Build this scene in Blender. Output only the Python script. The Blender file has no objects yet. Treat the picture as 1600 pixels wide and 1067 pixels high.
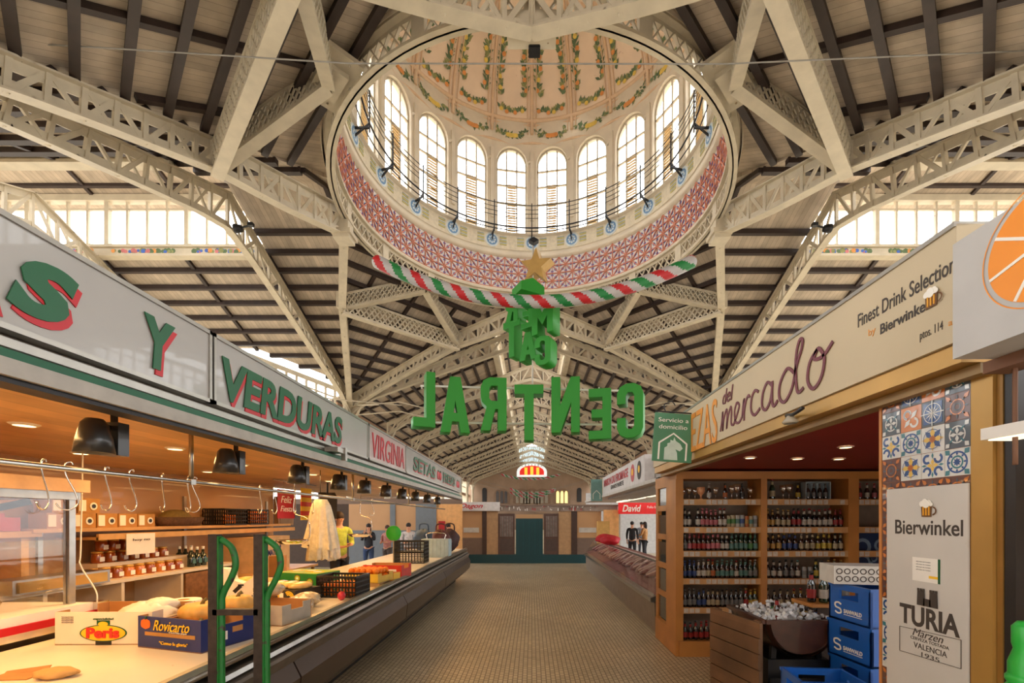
import bpy, math, random
from mathutils import Vector, Matrix
random.seed(7)
PI = math.pi
C = bpy.context.scene.collection
V = Vector

# ---------------- camera, world, exposure ----------------
EYE = 1.85
FPX = 705.0
cam_d = bpy.data.cameras.new('camera'); cam = bpy.data.objects.new('camera', cam_d); C.objects.link(cam)
cam.location = (0, 0, EYE); cam.rotation_euler = (PI/2, 0, 0)
cam_d.sensor_width = 36; cam_d.lens = FPX/1600*36
cam_d.shift_x = -31/1600; cam_d.shift_y = 276.5/1600
cam_d.clip_start = .05; cam_d.clip_end = 500
bpy.context.scene.camera = cam

w = bpy.data.worlds.new('sky'); bpy.context.scene.world = w; w.use_nodes = True
bg = w.node_tree.nodes['Background']; bg.inputs[0].default_value = (.99, .995, 1, 1); bg.inputs[1].default_value = 1
_t = w.node_tree.nodes.new('ShaderNodeTexCoord'); _s = w.node_tree.nodes.new('ShaderNodeSeparateXYZ'); _r = w.node_tree.nodes.new('ShaderNodeMapRange')
_r.inputs['From Min'].default_value = -.05; _r.inputs['From Max'].default_value = .45; _r.inputs['To Min'].default_value = 2.5; _r.inputs['To Max'].default_value = 7.0
w.node_tree.links.new(_t.outputs['Generated'], _s.inputs[0]); w.node_tree.links.new(_s.outputs[2], _r.inputs['Value']); w.node_tree.links.new(_r.outputs[0], bg.inputs[1])
vs = bpy.context.scene.view_settings
vs.view_transform = 'Standard'; vs.look = 'None'; vs.gamma = 1; vs.use_curve_mapping = False; vs.exposure = 0.08
bpy.context.scene.display_settings.display_device = 'sRGB'

def sun(rot, e, col, ang):
    d = bpy.data.lights.new('sun', 'SUN'); d.energy = e; d.color = col; d.angle = ang
    o = bpy.data.objects.new('sun', d); o.rotation_euler = rot; C.objects.link(o)
sun((math.radians(42), math.radians(-18), 0), .8, (1, .95, .86), .05)

def arealight(loc, rot, e, col, sx, sy):
    d = bpy.data.lights.new('lamp', 'AREA'); d.energy = e; d.color = col; d.shape = 'RECTANGLE'; d.size = sx; d.size_y = sy
    o = bpy.data.objects.new('lamp_light', d); o.location = loc; o.rotation_euler = rot; C.objects.link(o); return o
WARM = (1, .56, .20)
for yy in (2.2, 4.4, 6.6, 9.2, 12.2):                       # warm ceiling lamps of the fruit stall
    arealight((-3.15, yy, 2.44), (0, 0, 0), 36 if yy < 8 else 26, WARM, .5, 1.2)
for yy in (3.6, 5.6, 8.0, 11):
    arealight((-4.75, yy, 2.44), (0, 0, 0), 8, WARM, .3, .8)
for xx, yy in ((2.5, 5.2), (3.6, 5.0), (4.4, 4.6), (3.0, 4.2)):   # small downlights of the beer stall
    arealight((xx, yy, 2.55), (0, 0, 0), 7, (1, .8, .58), .16, .16)
arealight((3.0, 10, 2.6), (0, 0, 0), 30, (1, .93, .85), 1.2, 2.5)

# ---------------- materials ----------------
MATS = {}
def lin(c): return tuple(((v/255)/12.92 if v <= 10 else (((v/255)+.055)/1.055)**2.4) for v in c)
def mat(name, rgb, rough=.6, metal=0, var=.12, scale=8, bump=0, alpha=1, emit=None, estr=0, coat=0, spec=.5, trans=0, wear=None):
    if name in MATS: return MATS[name]
    m = bpy.data.materials.new(name); m.use_nodes = True; MATS[name] = m
    nt = m.node_tree; b = nt.nodes['Principled BSDF']
    c = lin(rgb)
    b.inputs['Roughness'].default_value = rough; b.inputs['Metallic'].default_value = metal
    b.inputs['Specular IOR Level'].default_value = spec
    if coat: b.inputs['Coat Weight'].default_value = coat
    if trans: b.inputs['Transmission Weight'].default_value = trans
    if alpha < 1: b.inputs['Alpha'].default_value = alpha
    if emit:
        b.inputs['Emission Color'].default_value = (*lin(emit), 1); b.inputs['Emission Strength'].default_value = estr
    if var or bump or wear:
        tc = nt.nodes.new('ShaderNodeTexCoord'); n = nt.nodes.new('ShaderNodeTexNoise')
        n.inputs['Scale'].default_value = scale; n.inputs['Detail'].default_value = 4
        nt.links.new(tc.outputs['Object'], n.inputs['Vector'])
        r = nt.nodes.new('ShaderNodeValToRGB')
        r.color_ramp.elements[0].position = .3; r.color_ramp.elements[1].position = .72
        r.color_ramp.elements[0].color = (*[v*(1-var) for v in c], 1); r.color_ramp.elements[1].color = (*[min(1, v*(1+var)) for v in c], 1)
        nt.links.new(n.outputs['Fac'], r.inputs['Fac']); col = r.outputs['Color']
        if wear:
            n2 = nt.nodes.new('ShaderNodeTexNoise'); n2.inputs['Scale'].default_value = wear[1]; n2.inputs['Detail'].default_value = 6
            nt.links.new(tc.outputs['Object'], n2.inputs['Vector'])
            r2 = nt.nodes.new('ShaderNodeValToRGB'); r2.color_ramp.elements[0].position = wear[2]; r2.color_ramp.elements[1].position = wear[2]+.04
            nt.links.new(n2.outputs['Fac'], r2.inputs['Fac'])
            mx = nt.nodes.new('ShaderNodeMix'); mx.data_type = 'RGBA'
            nt.links.new(r2.outputs['Color'], mx.inputs[0]); nt.links.new(col, mx.inputs[6]); mx.inputs[7].default_value = (*lin(wear[0]), 1)
            col = mx.outputs[2]
        nt.links.new(col, b.inputs['Base Color'])
        if bump:
            bp = nt.nodes.new('ShaderNodeBump'); bp.inputs['Strength'].default_value = bump; bp.inputs['Distance'].default_value = .02
            nt.links.new(n.outputs['Fac'], bp.inputs['Height']); nt.links.new(bp.outputs['Normal'], b.inputs['Normal'])
    else:
        b.inputs['Base Color'].default_value = (*c, 1)
    return m

def plankmat(name, rgb, axis, pitch, dark=.55, rough=.7, grain=.18, width=.06):
    """boards: thin dark joints every PITCH metres across AXIS (0 x, 1 y, 2 z, 3 x+y, 4 x-y)"""
    m = mat(name, rgb, rough, var=grain, scale=2.2)
    nt = m.node_tree; b = nt.nodes['Principled BSDF']
    old = b.inputs['Base Color'].links[0].from_socket
    tc = nt.nodes.new('ShaderNodeTexCoord'); s = nt.nodes.new('ShaderNodeSeparateXYZ'); nt.links.new(tc.outputs['Object'], s.inputs[0])
    def mathn(op, a, bb):
        q = nt.nodes.new('ShaderNodeMath'); q.operation = op
        for i, v in enumerate((a, bb)):
            if isinstance(v, (int, float)): q.inputs[i].default_value = v
            elif v is not None: nt.links.new(v, q.inputs[i])
        return q.outputs[0]
    if axis < 3: v = s.outputs[axis]
    elif axis == 3: v = mathn('MULTIPLY', mathn('ADD', s.outputs[0], s.outputs[1]), .707)
    else: v = mathn('MULTIPLY', mathn('SUBTRACT', s.outputs[0], s.outputs[1]), .707)
    f = mathn('FRACT', mathn('DIVIDE', v, pitch), None)
    g = mathn('LESS_THAN', f, width)
    wn = nt.nodes.new('ShaderNodeTexWhiteNoise'); wn.noise_dimensions = '1D'
    nt.links.new(mathn('FLOOR', mathn('DIVIDE', v, pitch), None), wn.inputs['W'])
    tone = mathn('ADD', mathn('MULTIPLY', wn.outputs['Value'], .22), .86)
    fac = mathn('MULTIPLY', tone, mathn('SUBTRACT', 1, mathn('MULTIPLY', g, 1-dark)))
    mx = nt.nodes.new('ShaderNodeVectorMath'); mx.operation = 'SCALE'
    nt.links.new(old, mx.inputs[0]); nt.links.new(fac, mx.inputs['Scale'])
    nt.links.new(mx.outputs[0], b.inputs['Base Color'])
    return m

def glassmat(name, tint=(1, 1, 1), clear=.9, rough=.05):
    if name in MATS: return MATS[name]
    m = bpy.data.materials.new(name); m.use_nodes = True; MATS[name] = m
    nt = m.node_tree; nt.nodes.remove(nt.nodes['Principled BSDF']); out = nt.nodes['Material Output']
    t = nt.nodes.new('ShaderNodeBsdfTransparent'); t.inputs[0].default_value = (*tint, 1)
    g = nt.nodes.new('ShaderNodeBsdfGlossy'); g.inputs['Color'].default_value = (*tint, 1); g.inputs['Roughness'].default_value = rough
    mx = nt.nodes.new('ShaderNodeMixShader'); mx.inputs[0].default_value = 1-clear
    nt.links.new(t.outputs[0], mx.inputs[1]); nt.links.new(g.outputs[0], mx.inputs[2]); nt.links.new(mx.outputs[0], out.inputs[0])
    return m

IRON = mat('cream_iron_paint', (202, 190, 166), .5, var=.1, scale=3, wear=((120, 95, 70), 5, .74))
IRON2 = mat('cream_iron_shade', (192, 180, 160), .55, var=.12, scale=3)
BOARD_X = plankmat('roof_boards_across_x', (190, 174, 154), 0, .16)
BOARD_Y = plankmat('roof_boards_across_y', (190, 174, 154), 1, .16)
BOARD_D1 = plankmat('roof_boards_diagonal_a', (190, 174, 154), 3, .16)
BOARD_D2 = plankmat('roof_boards_diagonal_b', (190, 174, 154), 4, .16)
DARKW = mat('dark_brown_timber', (50, 36, 31), .55, var=.25, scale=4)
PLASTER = mat('cream_plaster', (218, 206, 184), .8, var=.08, scale=1.5, bump=.1, wear=((170, 150, 125), 2.2, .72))
DOMEP = mat('peach_painted_plaster', (236, 214, 188), .8, var=.06, scale=1.2, wear=((196, 165, 140), 1.8, .7))
GLASS = glassmat('window_glass', (1, 1, 1), .93)
CLEAR = glassmat('case_glass', (1, 1, 1), .955, .02)
STEEL = mat('brushed_steel', (175, 172, 166), .3, 1, var=.1, scale=12)
CHROME = mat('chrome', (215, 210, 200), .12, 1, var=0)
DKMET = mat('dark_metal', (52, 52, 54), .45, .6, var=.1)
WHITE = mat('white_paint', (232, 228, 220), .5, var=.04)
GREYW = mat('grey_white_sign_face', (170, 167, 162), .25, var=.04, scale=2, coat=.4)
BLACK = mat('black_plastic', (26, 26, 28), .4, var=.1)
PAPER = mat('white_paper', (240, 236, 226), .8, var=.03)

# ---------------- mesh building ----------------
class MB:
    def __init__(s): s.v = []; s.f = []; s.m = []; s.sm = []
    def add(s, vs, fs, mi=0, smooth=False):
        k = len(s.v); s.v += [tuple(p) for p in vs]; s.f += [tuple(i+k for i in f) for f in fs]
        s.m += [mi]*len(fs); s.sm += [smooth]*len(fs); return s
    def box(s, c, d, mi=0, R=None, taper=1):
        x, y, z = d[0]/2, d[1]/2, d[2]/2
        P = [V((a*x*(taper if e > 0 else 1), b*y*(taper if e > 0 else 1), e*z)) for e in (-1, 1) for b in (-1, 1) for a in (-1, 1)]
        if R is not None: P = [R @ p for p in P]
        P = [p+V(c) for p in P]
        return s.add(P, [(0, 2, 3, 1), (4, 5, 7, 6), (0, 1, 5, 4), (2, 6, 7, 3), (0, 4, 6, 2), (1, 3, 7, 5)], mi)
    def b2(s, a, b, mi=0):
        return s.box([(a[i]+b[i])/2 for i in range(3)], [abs(b[i]-a[i]) for i in range(3)], mi)
    def bar(s, a, b, w, h, mi=0, up=(0, 0, 1)):
        a, b = V(a), V(b); d = b-a; L = d.length
        if L < 1e-6: return s
        d.normalize(); u = V(up); x = d.cross(u)
        if x.length < 1e-4: x = d.cross(V((0, 1, 0)))
        x.normalize(); z = x.cross(d)
        P = []
        for q in (a, b):
            for i, j in ((-1, -1), (1, -1), (1, 1), (-1, 1)): P.append(q+x*(i*w/2)+z*(j*h/2))
        return s.add(P, [(0, 1, 2, 3), (7, 6, 5, 4), (0, 4, 5, 1), (1, 5, 6, 2), (2, 6, 7, 3), (3, 7, 4, 0)], mi)
    def tube(s, pts, r, n=8, mi=0, closed=False, cap=True, smooth=True, spiral=None):
        pts = [V(p) for p in pts]; N = len(pts); rr = r if isinstance(r, (list, tuple)) else [r]*N
        vs = []; nrm = None
        for i, p in enumerate(pts):
            if closed: t = pts[(i+1) % N]-pts[i-1]
            else: t = pts[min(i+1, N-1)]-pts[max(i-1, 0)]
            t.normalize()
            if nrm is None:
                nrm = t.cross(V((0, 0, 1)))
                if nrm.length < 1e-3: nrm = t.cross(V((0, 1, 0)))
            nrm = nrm-t*nrm.dot(t); nrm.normalize(); bi = t.cross(nrm)
            for k in range(n):
                a = 2*PI*k/n; vs.append(p+(nrm*math.cos(a)+bi*math.sin(a))*rr[i])
        k0 = len(s.v); s.v += [tuple(p) for p in vs]
        for i in range(N if closed else N-1):
            j = (i+1) % N
            for k in range(n):
                l = (k+1) % n
                s.f.append((k0+i*n+k, k0+i*n+l, k0+j*n+l, k0+j*n+k)); s.sm.append(smooth)
                s.m.append(mi if spiral is None else spiral(i, k))
        if cap and not closed:
            s.f.append(tuple(k0+k for k in range(n))[::-1]); s.m.append(mi); s.sm.append(False)
            s.f.append(tuple(k0+(N-1)*n+k for k in range(n))); s.m.append(mi); s.sm.append(False)
        return s
    def lathe(s, prof, c=(0, 0, 0), n=16, mi=0, R=None, smooth=True, a0=0, a1=2*PI, mis=None):
        full = abs(a1-a0-2*PI) < 1e-6; m = n if full else n+1
        vs = []
        for r, z in prof:
            for k in range(m):
                a = a0+(a1-a0)*k/n; p = V((r*math.cos(a), r*math.sin(a), z))
                if R is not None: p = R @ p
                vs.append(p+V(c))
        k0 = len(s.v); s.v += [tuple(p) for p in vs]
        for i in range(len(prof)-1):
            for k in range(n):
                l = (k+1) % m
                s.f.append((k0+i*m+k, k0+i*m+l, k0+(i+1)*m+l, k0+(i+1)*m+k)); s.m.append(mis[i] if mis else mi); s.sm.append(smooth)
        return s
    def sphere(s, c, r, n=10, mi=0, R=None):
        rx = r if isinstance(r, (tuple, list)) else (r, r, r)
        prof = [(math.cos(-PI/2+PI*i/(n-2)), math.sin(-PI/2+PI*i/(n-2))) for i in range(n-1)]
        D = Matrix.Diagonal(rx).to_3x3() if R is None else R @ Matrix.Diagonal(rx).to_3x3()
        return s.lathe(prof, c, n, mi, D)
    def prism(s, poly, O, X, Y, depth, mi=0, side=None):
        """polygon (2-D, counter-clockwise) laid at O along X, Y and pushed DEPTH along X x Y"""
        X, Y, O = V(X), V(Y), V(O); Z = X.cross(Y).normalized(); n = len(poly)
        A = [O+X*p[0]+Y*p[1] for p in poly]
        B = [q+Z*depth for q in A]
        s.add(A+B, [tuple(range(n))[::-1], tuple(range(n, 2*n))], mi)
        s.add(A+B, [(i, (i+1) % n, n+(i+1) % n, n+i) for i in range(n)], mi if side is None else side)
        return s
    def quad(s, a, b, c, d, mi=0): return s.add([a, b, c, d], [(0, 1, 2, 3)], mi)
    def build(s, name, mats, parent=None, loc=None, rotz=0):
        me = bpy.data.meshes.new(name); me.from_pydata(s.v, [], s.f)
        if not isinstance(mats, (list, tuple)): mats = [mats]
        for m in mats: me.materials.append(m)
        me.polygons.foreach_set('material_index', s.m); me.polygons.foreach_set('use_smooth', s.sm); me.update()
        o = bpy.data.objects.new(name, me); C.objects.link(o)
        if parent is not None: o.parent = parent
        if loc is not None: o.location = loc
        if rotz: o.rotation_euler = (0, 0, rotz)
        return o

def tag(o, label=None, cat=None, group=None, kind=None):
    if label: o['label'] = label
    if cat: o['category'] = cat
    if group: o['group'] = group
    if kind: o['kind'] = kind
    return o
def thing(name, label, cat, loc=(0, 0, 0), rotz=0, group=None):
    o = bpy.data.objects.new(name, None); C.objects.link(o); o.location = loc; o.rotation_euler = (0, 0, rotz); o.empty_display_size = .1
    return tag(o, label, cat, group)
def struct(o, label=None): return tag(o, label, kind='structure')
def kids(o): return list(o.children)
def dup(root, loc, rotz=0, label=None, group=None, mats=None):
    r = root.copy(); C.objects.link(r); r.location = loc; r.rotation_euler = (0, 0, rotz)
    if label: r['label'] = label
    if group: r['group'] = group
    for ch in KIDS.setdefault(root.name, [c for c in root.children]):
        c = ch.copy(); C.objects.link(c); c.parent = r
        for g in KIDS.setdefault(ch.name, [x for x in ch.children]):
            d = g.copy(); C.objects.link(d); d.parent = c
    return r
KIDS = {}
ORD = ['first', 'second', 'third', 'fourth', 'fifth', 'sixth', 'seventh', 'eighth', 'ninth', 'tenth', 'eleventh', 'twelfth', 'thirteenth',
       'fourteenth', 'fifteenth', 'sixteenth', 'seventeenth', 'eighteenth', 'nineteenth', 'twentieth']

def textmesh(s, bold=0, shear=0, extrude=.01, spacing=1):
    cu = bpy.data.curves.new('t', 'FONT'); cu.body = s; cu.offset = bold; cu.shear = shear; cu.extrude = extrude; cu.resolution_u = 4; cu.space_character = spacing
    cu.align_x = 'LEFT'
    o = bpy.data.objects.new('t', cu); C.objects.link(o)
    bpy.context.view_layer.update()
    dg = bpy.context.evaluated_depsgraph_get()
    me = bpy.data.meshes.new_from_object(o.evaluated_get(dg))
    bpy.data.objects.remove(o); bpy.data.curves.remove(cu)
    return me
def lettering(s, m, center, W, Hh, X, Y, parent=None, depth=.004, bold=.0, shear=0, name='lettering', label=None, spacing=1):
    """flat lettering centred at CENTER, WxH metres, running along X with up Y; normal X x Y"""
    me = textmesh(s, bold, shear, .5, spacing); me.name = name
    xs = [v.co.x for v in me.vertices]; ys = [v.co.y for v in me.vertices]
    x0, x1, y0, y1 = min(xs), max(xs), min(ys), max(ys)
    X, Y = V(X).normalized(), V(Y).normalized(); Z = X.cross(Y)
    for v in me.vertices:
        a = ((v.co.x-x0)/(x1-x0)-.5)*W; b = ((v.co.y-y0)/(y1-y0)-.5)*Hh; c = (v.co.z)*depth
        v.co = V(center)+X*a+Y*b+Z*c
    me.materials.clear(); me.materials.append(m)
    for p in me.polygons: p.material_index = 0
    o = bpy.data.objects.new(name, me); C.objects.link(o)
    if parent is not None:
        o.parent = parent
    if label: o['label'] = label
    return o
def cr(pts, n=6, closed=False):
    """Catmull-Rom through 2-D/3-D points"""
    P = [V(p) for p in pts]; out = []
    N = len(P)
    for i in range(N-1 if not closed else N):
        p0 = P[i-1] if (i > 0 or closed) else P[0]; p1 = P[i]; p2 = P[(i+1) % N]; p3 = P[(i+2) % N] if (i+2 < N or closed) else P[-1]
        for k in range(n):
            t = k/n
            out.append(.5*((2*p1)+(p2-p0)*t+(2*p0-5*p1+4*p2-p3)*t*t+(3*p1-p0-3*p2+p3)*t**3))
    if not closed: out.append(P[-1])
    return out
def stroke(mb, pts, w, O, X, Y, depth, mi=0, n=6):
    """flat brush stroke of width w along a smooth 2-D path"""
    P = cr([(p[0], p[1]) for p in pts], n); X, Y, O = V(X), V(Y), V(O); Z = X.cross(Y)
    L = []
    for i, p in enumerate(P):
        t = P[min(i+1, len(P)-1)]-P[max(i-1, 0)]
        if t.length < 1e-9: t = V((1, 0))
        t.normalize(); nn = V((-t.y, t.x)); L.append((p+nn*w/2, p-nn*w/2))
    vs = [];
    for a, b in L:
        for z in (0, depth):
            vs += [O+X*a.x+Y*a.y+Z*z, O+X*b.x+Y*b.y+Z*z]
    fs = []
    for i in range(len(L)-1):
        a = i*4; b = a+4
        fs += [(a+2, a+3, b+3, b+2), (a, b, b+1, a+1), (a, a+2, b+2, b), (a+1, b+1, b+3, a+3)]
    mb.add(vs, fs, mi)
def disc(mb, c, r, X, Y, depth=.002, mi=0, n=20, sy=1):
    mb.prism([(r*math.cos(2*PI*k/n), r*sy*math.sin(2*PI*k/n)) for k in range(n)], c, X, Y, depth, mi)
def ringp(mb, c, r0, r1, X, Y, depth=.002, mi=0, n=24, a0=0, a1=2*PI):
    X, Y, c = V(X), V(Y), V(c); Z = X.cross(Y)
    for k in range(n):
        a, b = a0+(a1-a0)*k/n, a0+(a1-a0)*(k+1)/n
        mb.add([c+X*r*math.cos(t)+Y*r*math.sin(t)+Z*depth for r, t in ((r0, a), (r1, a), (r1, b), (r0, b))], [(0, 1, 2, 3)], mi)
def at(px, py, Y): return V(((px-831)/FPX*Y, Y, EYE+(810-py)/FPX*Y))

# ================= the building =================
H = 9.0; DC = 1.571            # dome centre is DC*H ahead; heights counted from the eye in units of H
CR = 1.06                      # half side of the crossing
def W(x, y, z): return V((x*H, (y+DC)*H, z*H+EYE))
LEAF = mat('painted_leaf_green', (98, 118, 84), .8, var=.2); LEAF2 = mat('painted_leaf_olive', (146, 148, 96), .8, var=.2)
FRUITP = mat('painted_orange', (222, 150, 84), .8, var=.1); LEMP = mat('painted_lemon', (226, 196, 96), .8, var=.1)

# ---- floor ----
fm = mat('mosaic_floor', (212, 198, 170), .36, var=.14, scale=.7)
nt = fm.node_tree; b = nt.nodes['Principled BSDF']; old = b.inputs['Base Color'].links[0].from_socket
tc = nt.nodes.new('ShaderNodeTexCoord'); mp = nt.nodes.new('ShaderNodeMapping'); mp.inputs['Rotation'].default_value = (0, 0, PI/2)
br = nt.nodes.new('ShaderNodeTexBrick'); br.inputs['Scale'].default_value = 1; br.inputs['Brick Width'].default_value = .085; br.inputs['Row Height'].default_value = .055
br.inputs['Mortar Size'].default_value = .006; br.inputs['Color1'].default_value = (1, 1, 1, 1); br.inputs['Color2'].default_value = (.8, .78, .74, 1); br.inputs['Mortar'].default_value = (.34, .31, .27, 1)
nt.links.new(tc.outputs['Object'], mp.inputs['Vector']); nt.links.new(mp.outputs[0], br.inputs['Vector'])
mx = nt.nodes.new('ShaderNodeMix'); mx.data_type = 'RGBA'; mx.blend_type = 'MULTIPLY'; mx.inputs[0].default_value = 1
nt.links.new(old, mx.inputs[6]); nt.links.new(br.outputs['Color'], mx.inputs[7]); nt.links.new(mx.outputs[2], b.inputs['Base Color'])
bp = nt.nodes.new('ShaderNodeBump'); bp.inputs['Strength'].default_value = .35; bp.inputs['Distance'].default_value = .004
nt.links.new(br.outputs['Fac'], bp.inputs['Height']); bp.invert = True; nt.links.new(bp.outputs[0], b.inputs['Normal'])
struct(MB().b2((-34, -6, -.2), (34, 80, 0)).build('floor', fm), 'beige mosaic tiled market floor')

# ---- roofs ----
RZ, RS = 1.165, .41             # ridge height, slope
LW = .235                      # lantern half width
def arm_roof(ang, L0, L1, name, lantern=True, bmat=None):
    """gable roof of one arm: local u runs outwards, t across"""
    ca, sa = math.cos(ang), math.sin(ang)
    def T(u, t, z): return W(u*ca-t*sa, u*sa+t*ca, z)
    for s, sn in ((1, 'left'), (-1, 'right')):
        mb = MB()
        # boards: inner region (over the crossing, between the hips) and outer region
        def slab(poly, mi=0):
            lo = [T(u, s*t, RZ-RS*t) for u, t in poly]; hi = [p+V((0, 0, .12)) for p in lo]; n = len(lo)
            fs = [tuple(range(n)), tuple(range(2*n-1, n-1, -1))]+[(i, n+i, n+(i+1) % n, (i+1) % n) for i in range(n)]
            if s*1 > 0: fs = [f[::-1] for f in fs]
            mb.add(lo+hi, fs, mi)
        slab([(.66, 0), (.84, .40), (CR, CR), (CR, 0)])
        cut = name in ('west', 'east') and ((name == 'west') == (s < 0))
        if cut: slab([(CR, LW), (CR, .97), (1.405, .728), (L1, .728), (L1, LW)])
        else: slab([(CR, LW if lantern else 0), (CR, CR+.12), (L1, CR+.12), (L1, LW if lantern else 0)])
        o = mb.build('ceiling', bmat); struct(o, 'boarded gable roof slope')
        # purlins
        pm = MB(); k = 0; t = .152
        while t < CR+.1:
            u0 = .654+(t/.39)*.17 if t < .39 else .824+(t-.39)*.236/.67
            z = RZ-RS*t
            a, b_ = T(u0+.005, s*t, z), T(L1 if not (cut and t > .728) else max(u0+.01, 1.405-(t-.728)*1.426), s*t, z)
            if not (t < LW and lantern): pm.bar(a-V((0, 0, .09)), b_-V((0, 0, .09)), .15, .16)
            elif L1 > CR: pm.bar(a-V((0, 0, .09)), T(CR, s*t, z)-V((0, 0, .09)), .15, .16)
            t += .0765
        pm.build('purlins', DARKW, o)
        rm = MB(); u = .72
        us = []
        while u < L1: us.append(u); u += .34
        for u in us:
            t0 = 0 if u < CR else (LW if lantern else 0)
            t1 = CR+.1 if u > CR-.02 else ((u-.654)/.17*.39 if u < .824 else .39+(u-.824)/.236*.67)
            if cut and u > CR: t1 = max(.728, .97-(u-CR)*.7)
            if t1 > t0: rm.bar(T(u, s*t0, RZ-RS*t0)-V((0, 0, .06)), T(u, s*t1, RZ-RS*t1)-V((0, 0, .06)), .13, .12)
        rm.build('rafters', DARKW, o)
        if not lantern: continue
        # lantern: tiled frieze, glazing, its own little roof
        z0, z1, z2, z3 = RZ-RS*LW-.02, 1.085, 1.277, 1.36
        fr = MB(); a, b_ = T(CR, s*LW, z0), T(L1, s*LW, z1)
        tdir = (T(0, s, 0)-T(0, 0, 0)).normalized(); udir = (T(1, 0, 0)-T(0, 0, 0)).normalized()
        def bx(u0, u1, za, zb, th=.12, off=0, mi=0):
            A, B = T(u0, s*LW, za), T(u1, s*LW, zb); m_ = (A+B)/2+tdir*off
            R = Matrix((udir, tdir, V((0, 0, 1)))).transposed()
            fr.box(m_, ((u1-u0)*H, th, (zb-za)*H), mi, R)
        bx(CR, L1, z0, z1); bx(CR, L1, z1-.006, z1+.004, .3); bx(CR, L1, z0-.006, z0+.004, .3); bx(CR, L1, z2-.012, z2+.012, .25)
        bx(CR, L1, z1+.147, z1+.152, .08)
        u = CR; j = 0
        while u < L1:
            bx(u-.004 if j % 4 else u-.008, u+.004 if j % 4 else u+.008, z1, z2, .09 if j % 4 else .16)
            u += .0795; j += 1
        fo = fr.build('window', IRON); fo.name = 'window_%s_%s' % (name, sn); struct(fo, 'ridge lantern glazing frame')
        # tile swags on the frieze
        tm = MB(); u = CR+.03
        rr = random.Random(3)
        while u < min(L1-.3, 4):
            for q in range(46):
                uu = u+.02+.24*rr.random(); zz = z0+.014+(z1-z0-.03)*rr.random()
                c = T(uu, s*LW, zz)-tdir*.062
                disc(tm, c, .05+.05*rr.random(), V((0, 0, 1)).cross(-tdir), V((0, 0, 1)), .003+.004*rr.random(), rr.choice([0, 0, 1, 2, 3, 4]), 7)
            u += .32
        tm.build('tile_frieze', [LEAF, LEAF2, FRUITP, mat('tile_blue', (66, 105, 190), .4), mat('tile_rose', (205, 120, 120), .4)], fo)
        g = MB(); A, B = T(CR, s*LW, z1), T(L1, s*LW, z2); m_ = (A+B)/2
        g.box(m_, ((L1-CR)*H, .015, (z2-z1)*H), 0, Matrix((udir, tdir, V((0, 0, 1)))).transposed())
        g.build('pane', GLASS, fo)
        lr = MB()
        P = [T(CR-.05, 0, z3), T(L1, 0, z3), T(L1, s*(LW+.06), z2-.004), T(CR-.05, s*(LW+.06), z2-.004)]
        Q = [p+V((0, 0, .1)) for p in P]
        fs = [(0, 1, 2, 3), (7, 6, 5, 4), (0, 4, 5, 1), (1, 5, 6, 2), (2, 6, 7, 3), (3, 7, 4, 0)]
        lr.add(P+Q, fs if s > 0 else [f[::-1] for f in fs])
        lo = struct(lr.build('ceiling', bmat), 'raised lantern roof over the ridge')
        lb = MB(); u = CR+.01
        while u < L1:
            lb.bar(T(u, 0, z3)-V((0, 0, .06)), T(u, s*(LW+.02), z2+.012)-V((0, 0, .06)), .12, .12); u += .34
        for tt in (.1, .19): lb.bar(T(CR, s*tt, z3-(z3-z2)*tt/.295)-V((0, 0, .07)), T(L1, s*tt, z3-(z3-z2)*tt/.295)-V((0, 0, .07)), .12, .1)
        lb.build('rafters', DARKW, lo)
arm_roof(PI/2, .6, 6.63, 'nave', True, BOARD_Y)
arm_roof(PI, .6, 3.0, 'west', True, BOARD_X)
arm_roof(0, .6, 3.0, 'east', True, BOARD_X)
arm_roof(-PI/2, .6, 3.0, 'south', False, BOARD_Y)  # lengthened out of view behind the camera to block the upper sky
struct(MB().b2((-24, (DC-3.0)*H-.3, 0), (24, (DC-3.0)*H, EYE+.75*H)).build('wall_south', mat('south_wall', (176, 150, 126), .8, var=.1)), 'unseen wall added to close the hall behind the viewer')  # unseen rear end of the hall, added to cut sky light from behind

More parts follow.
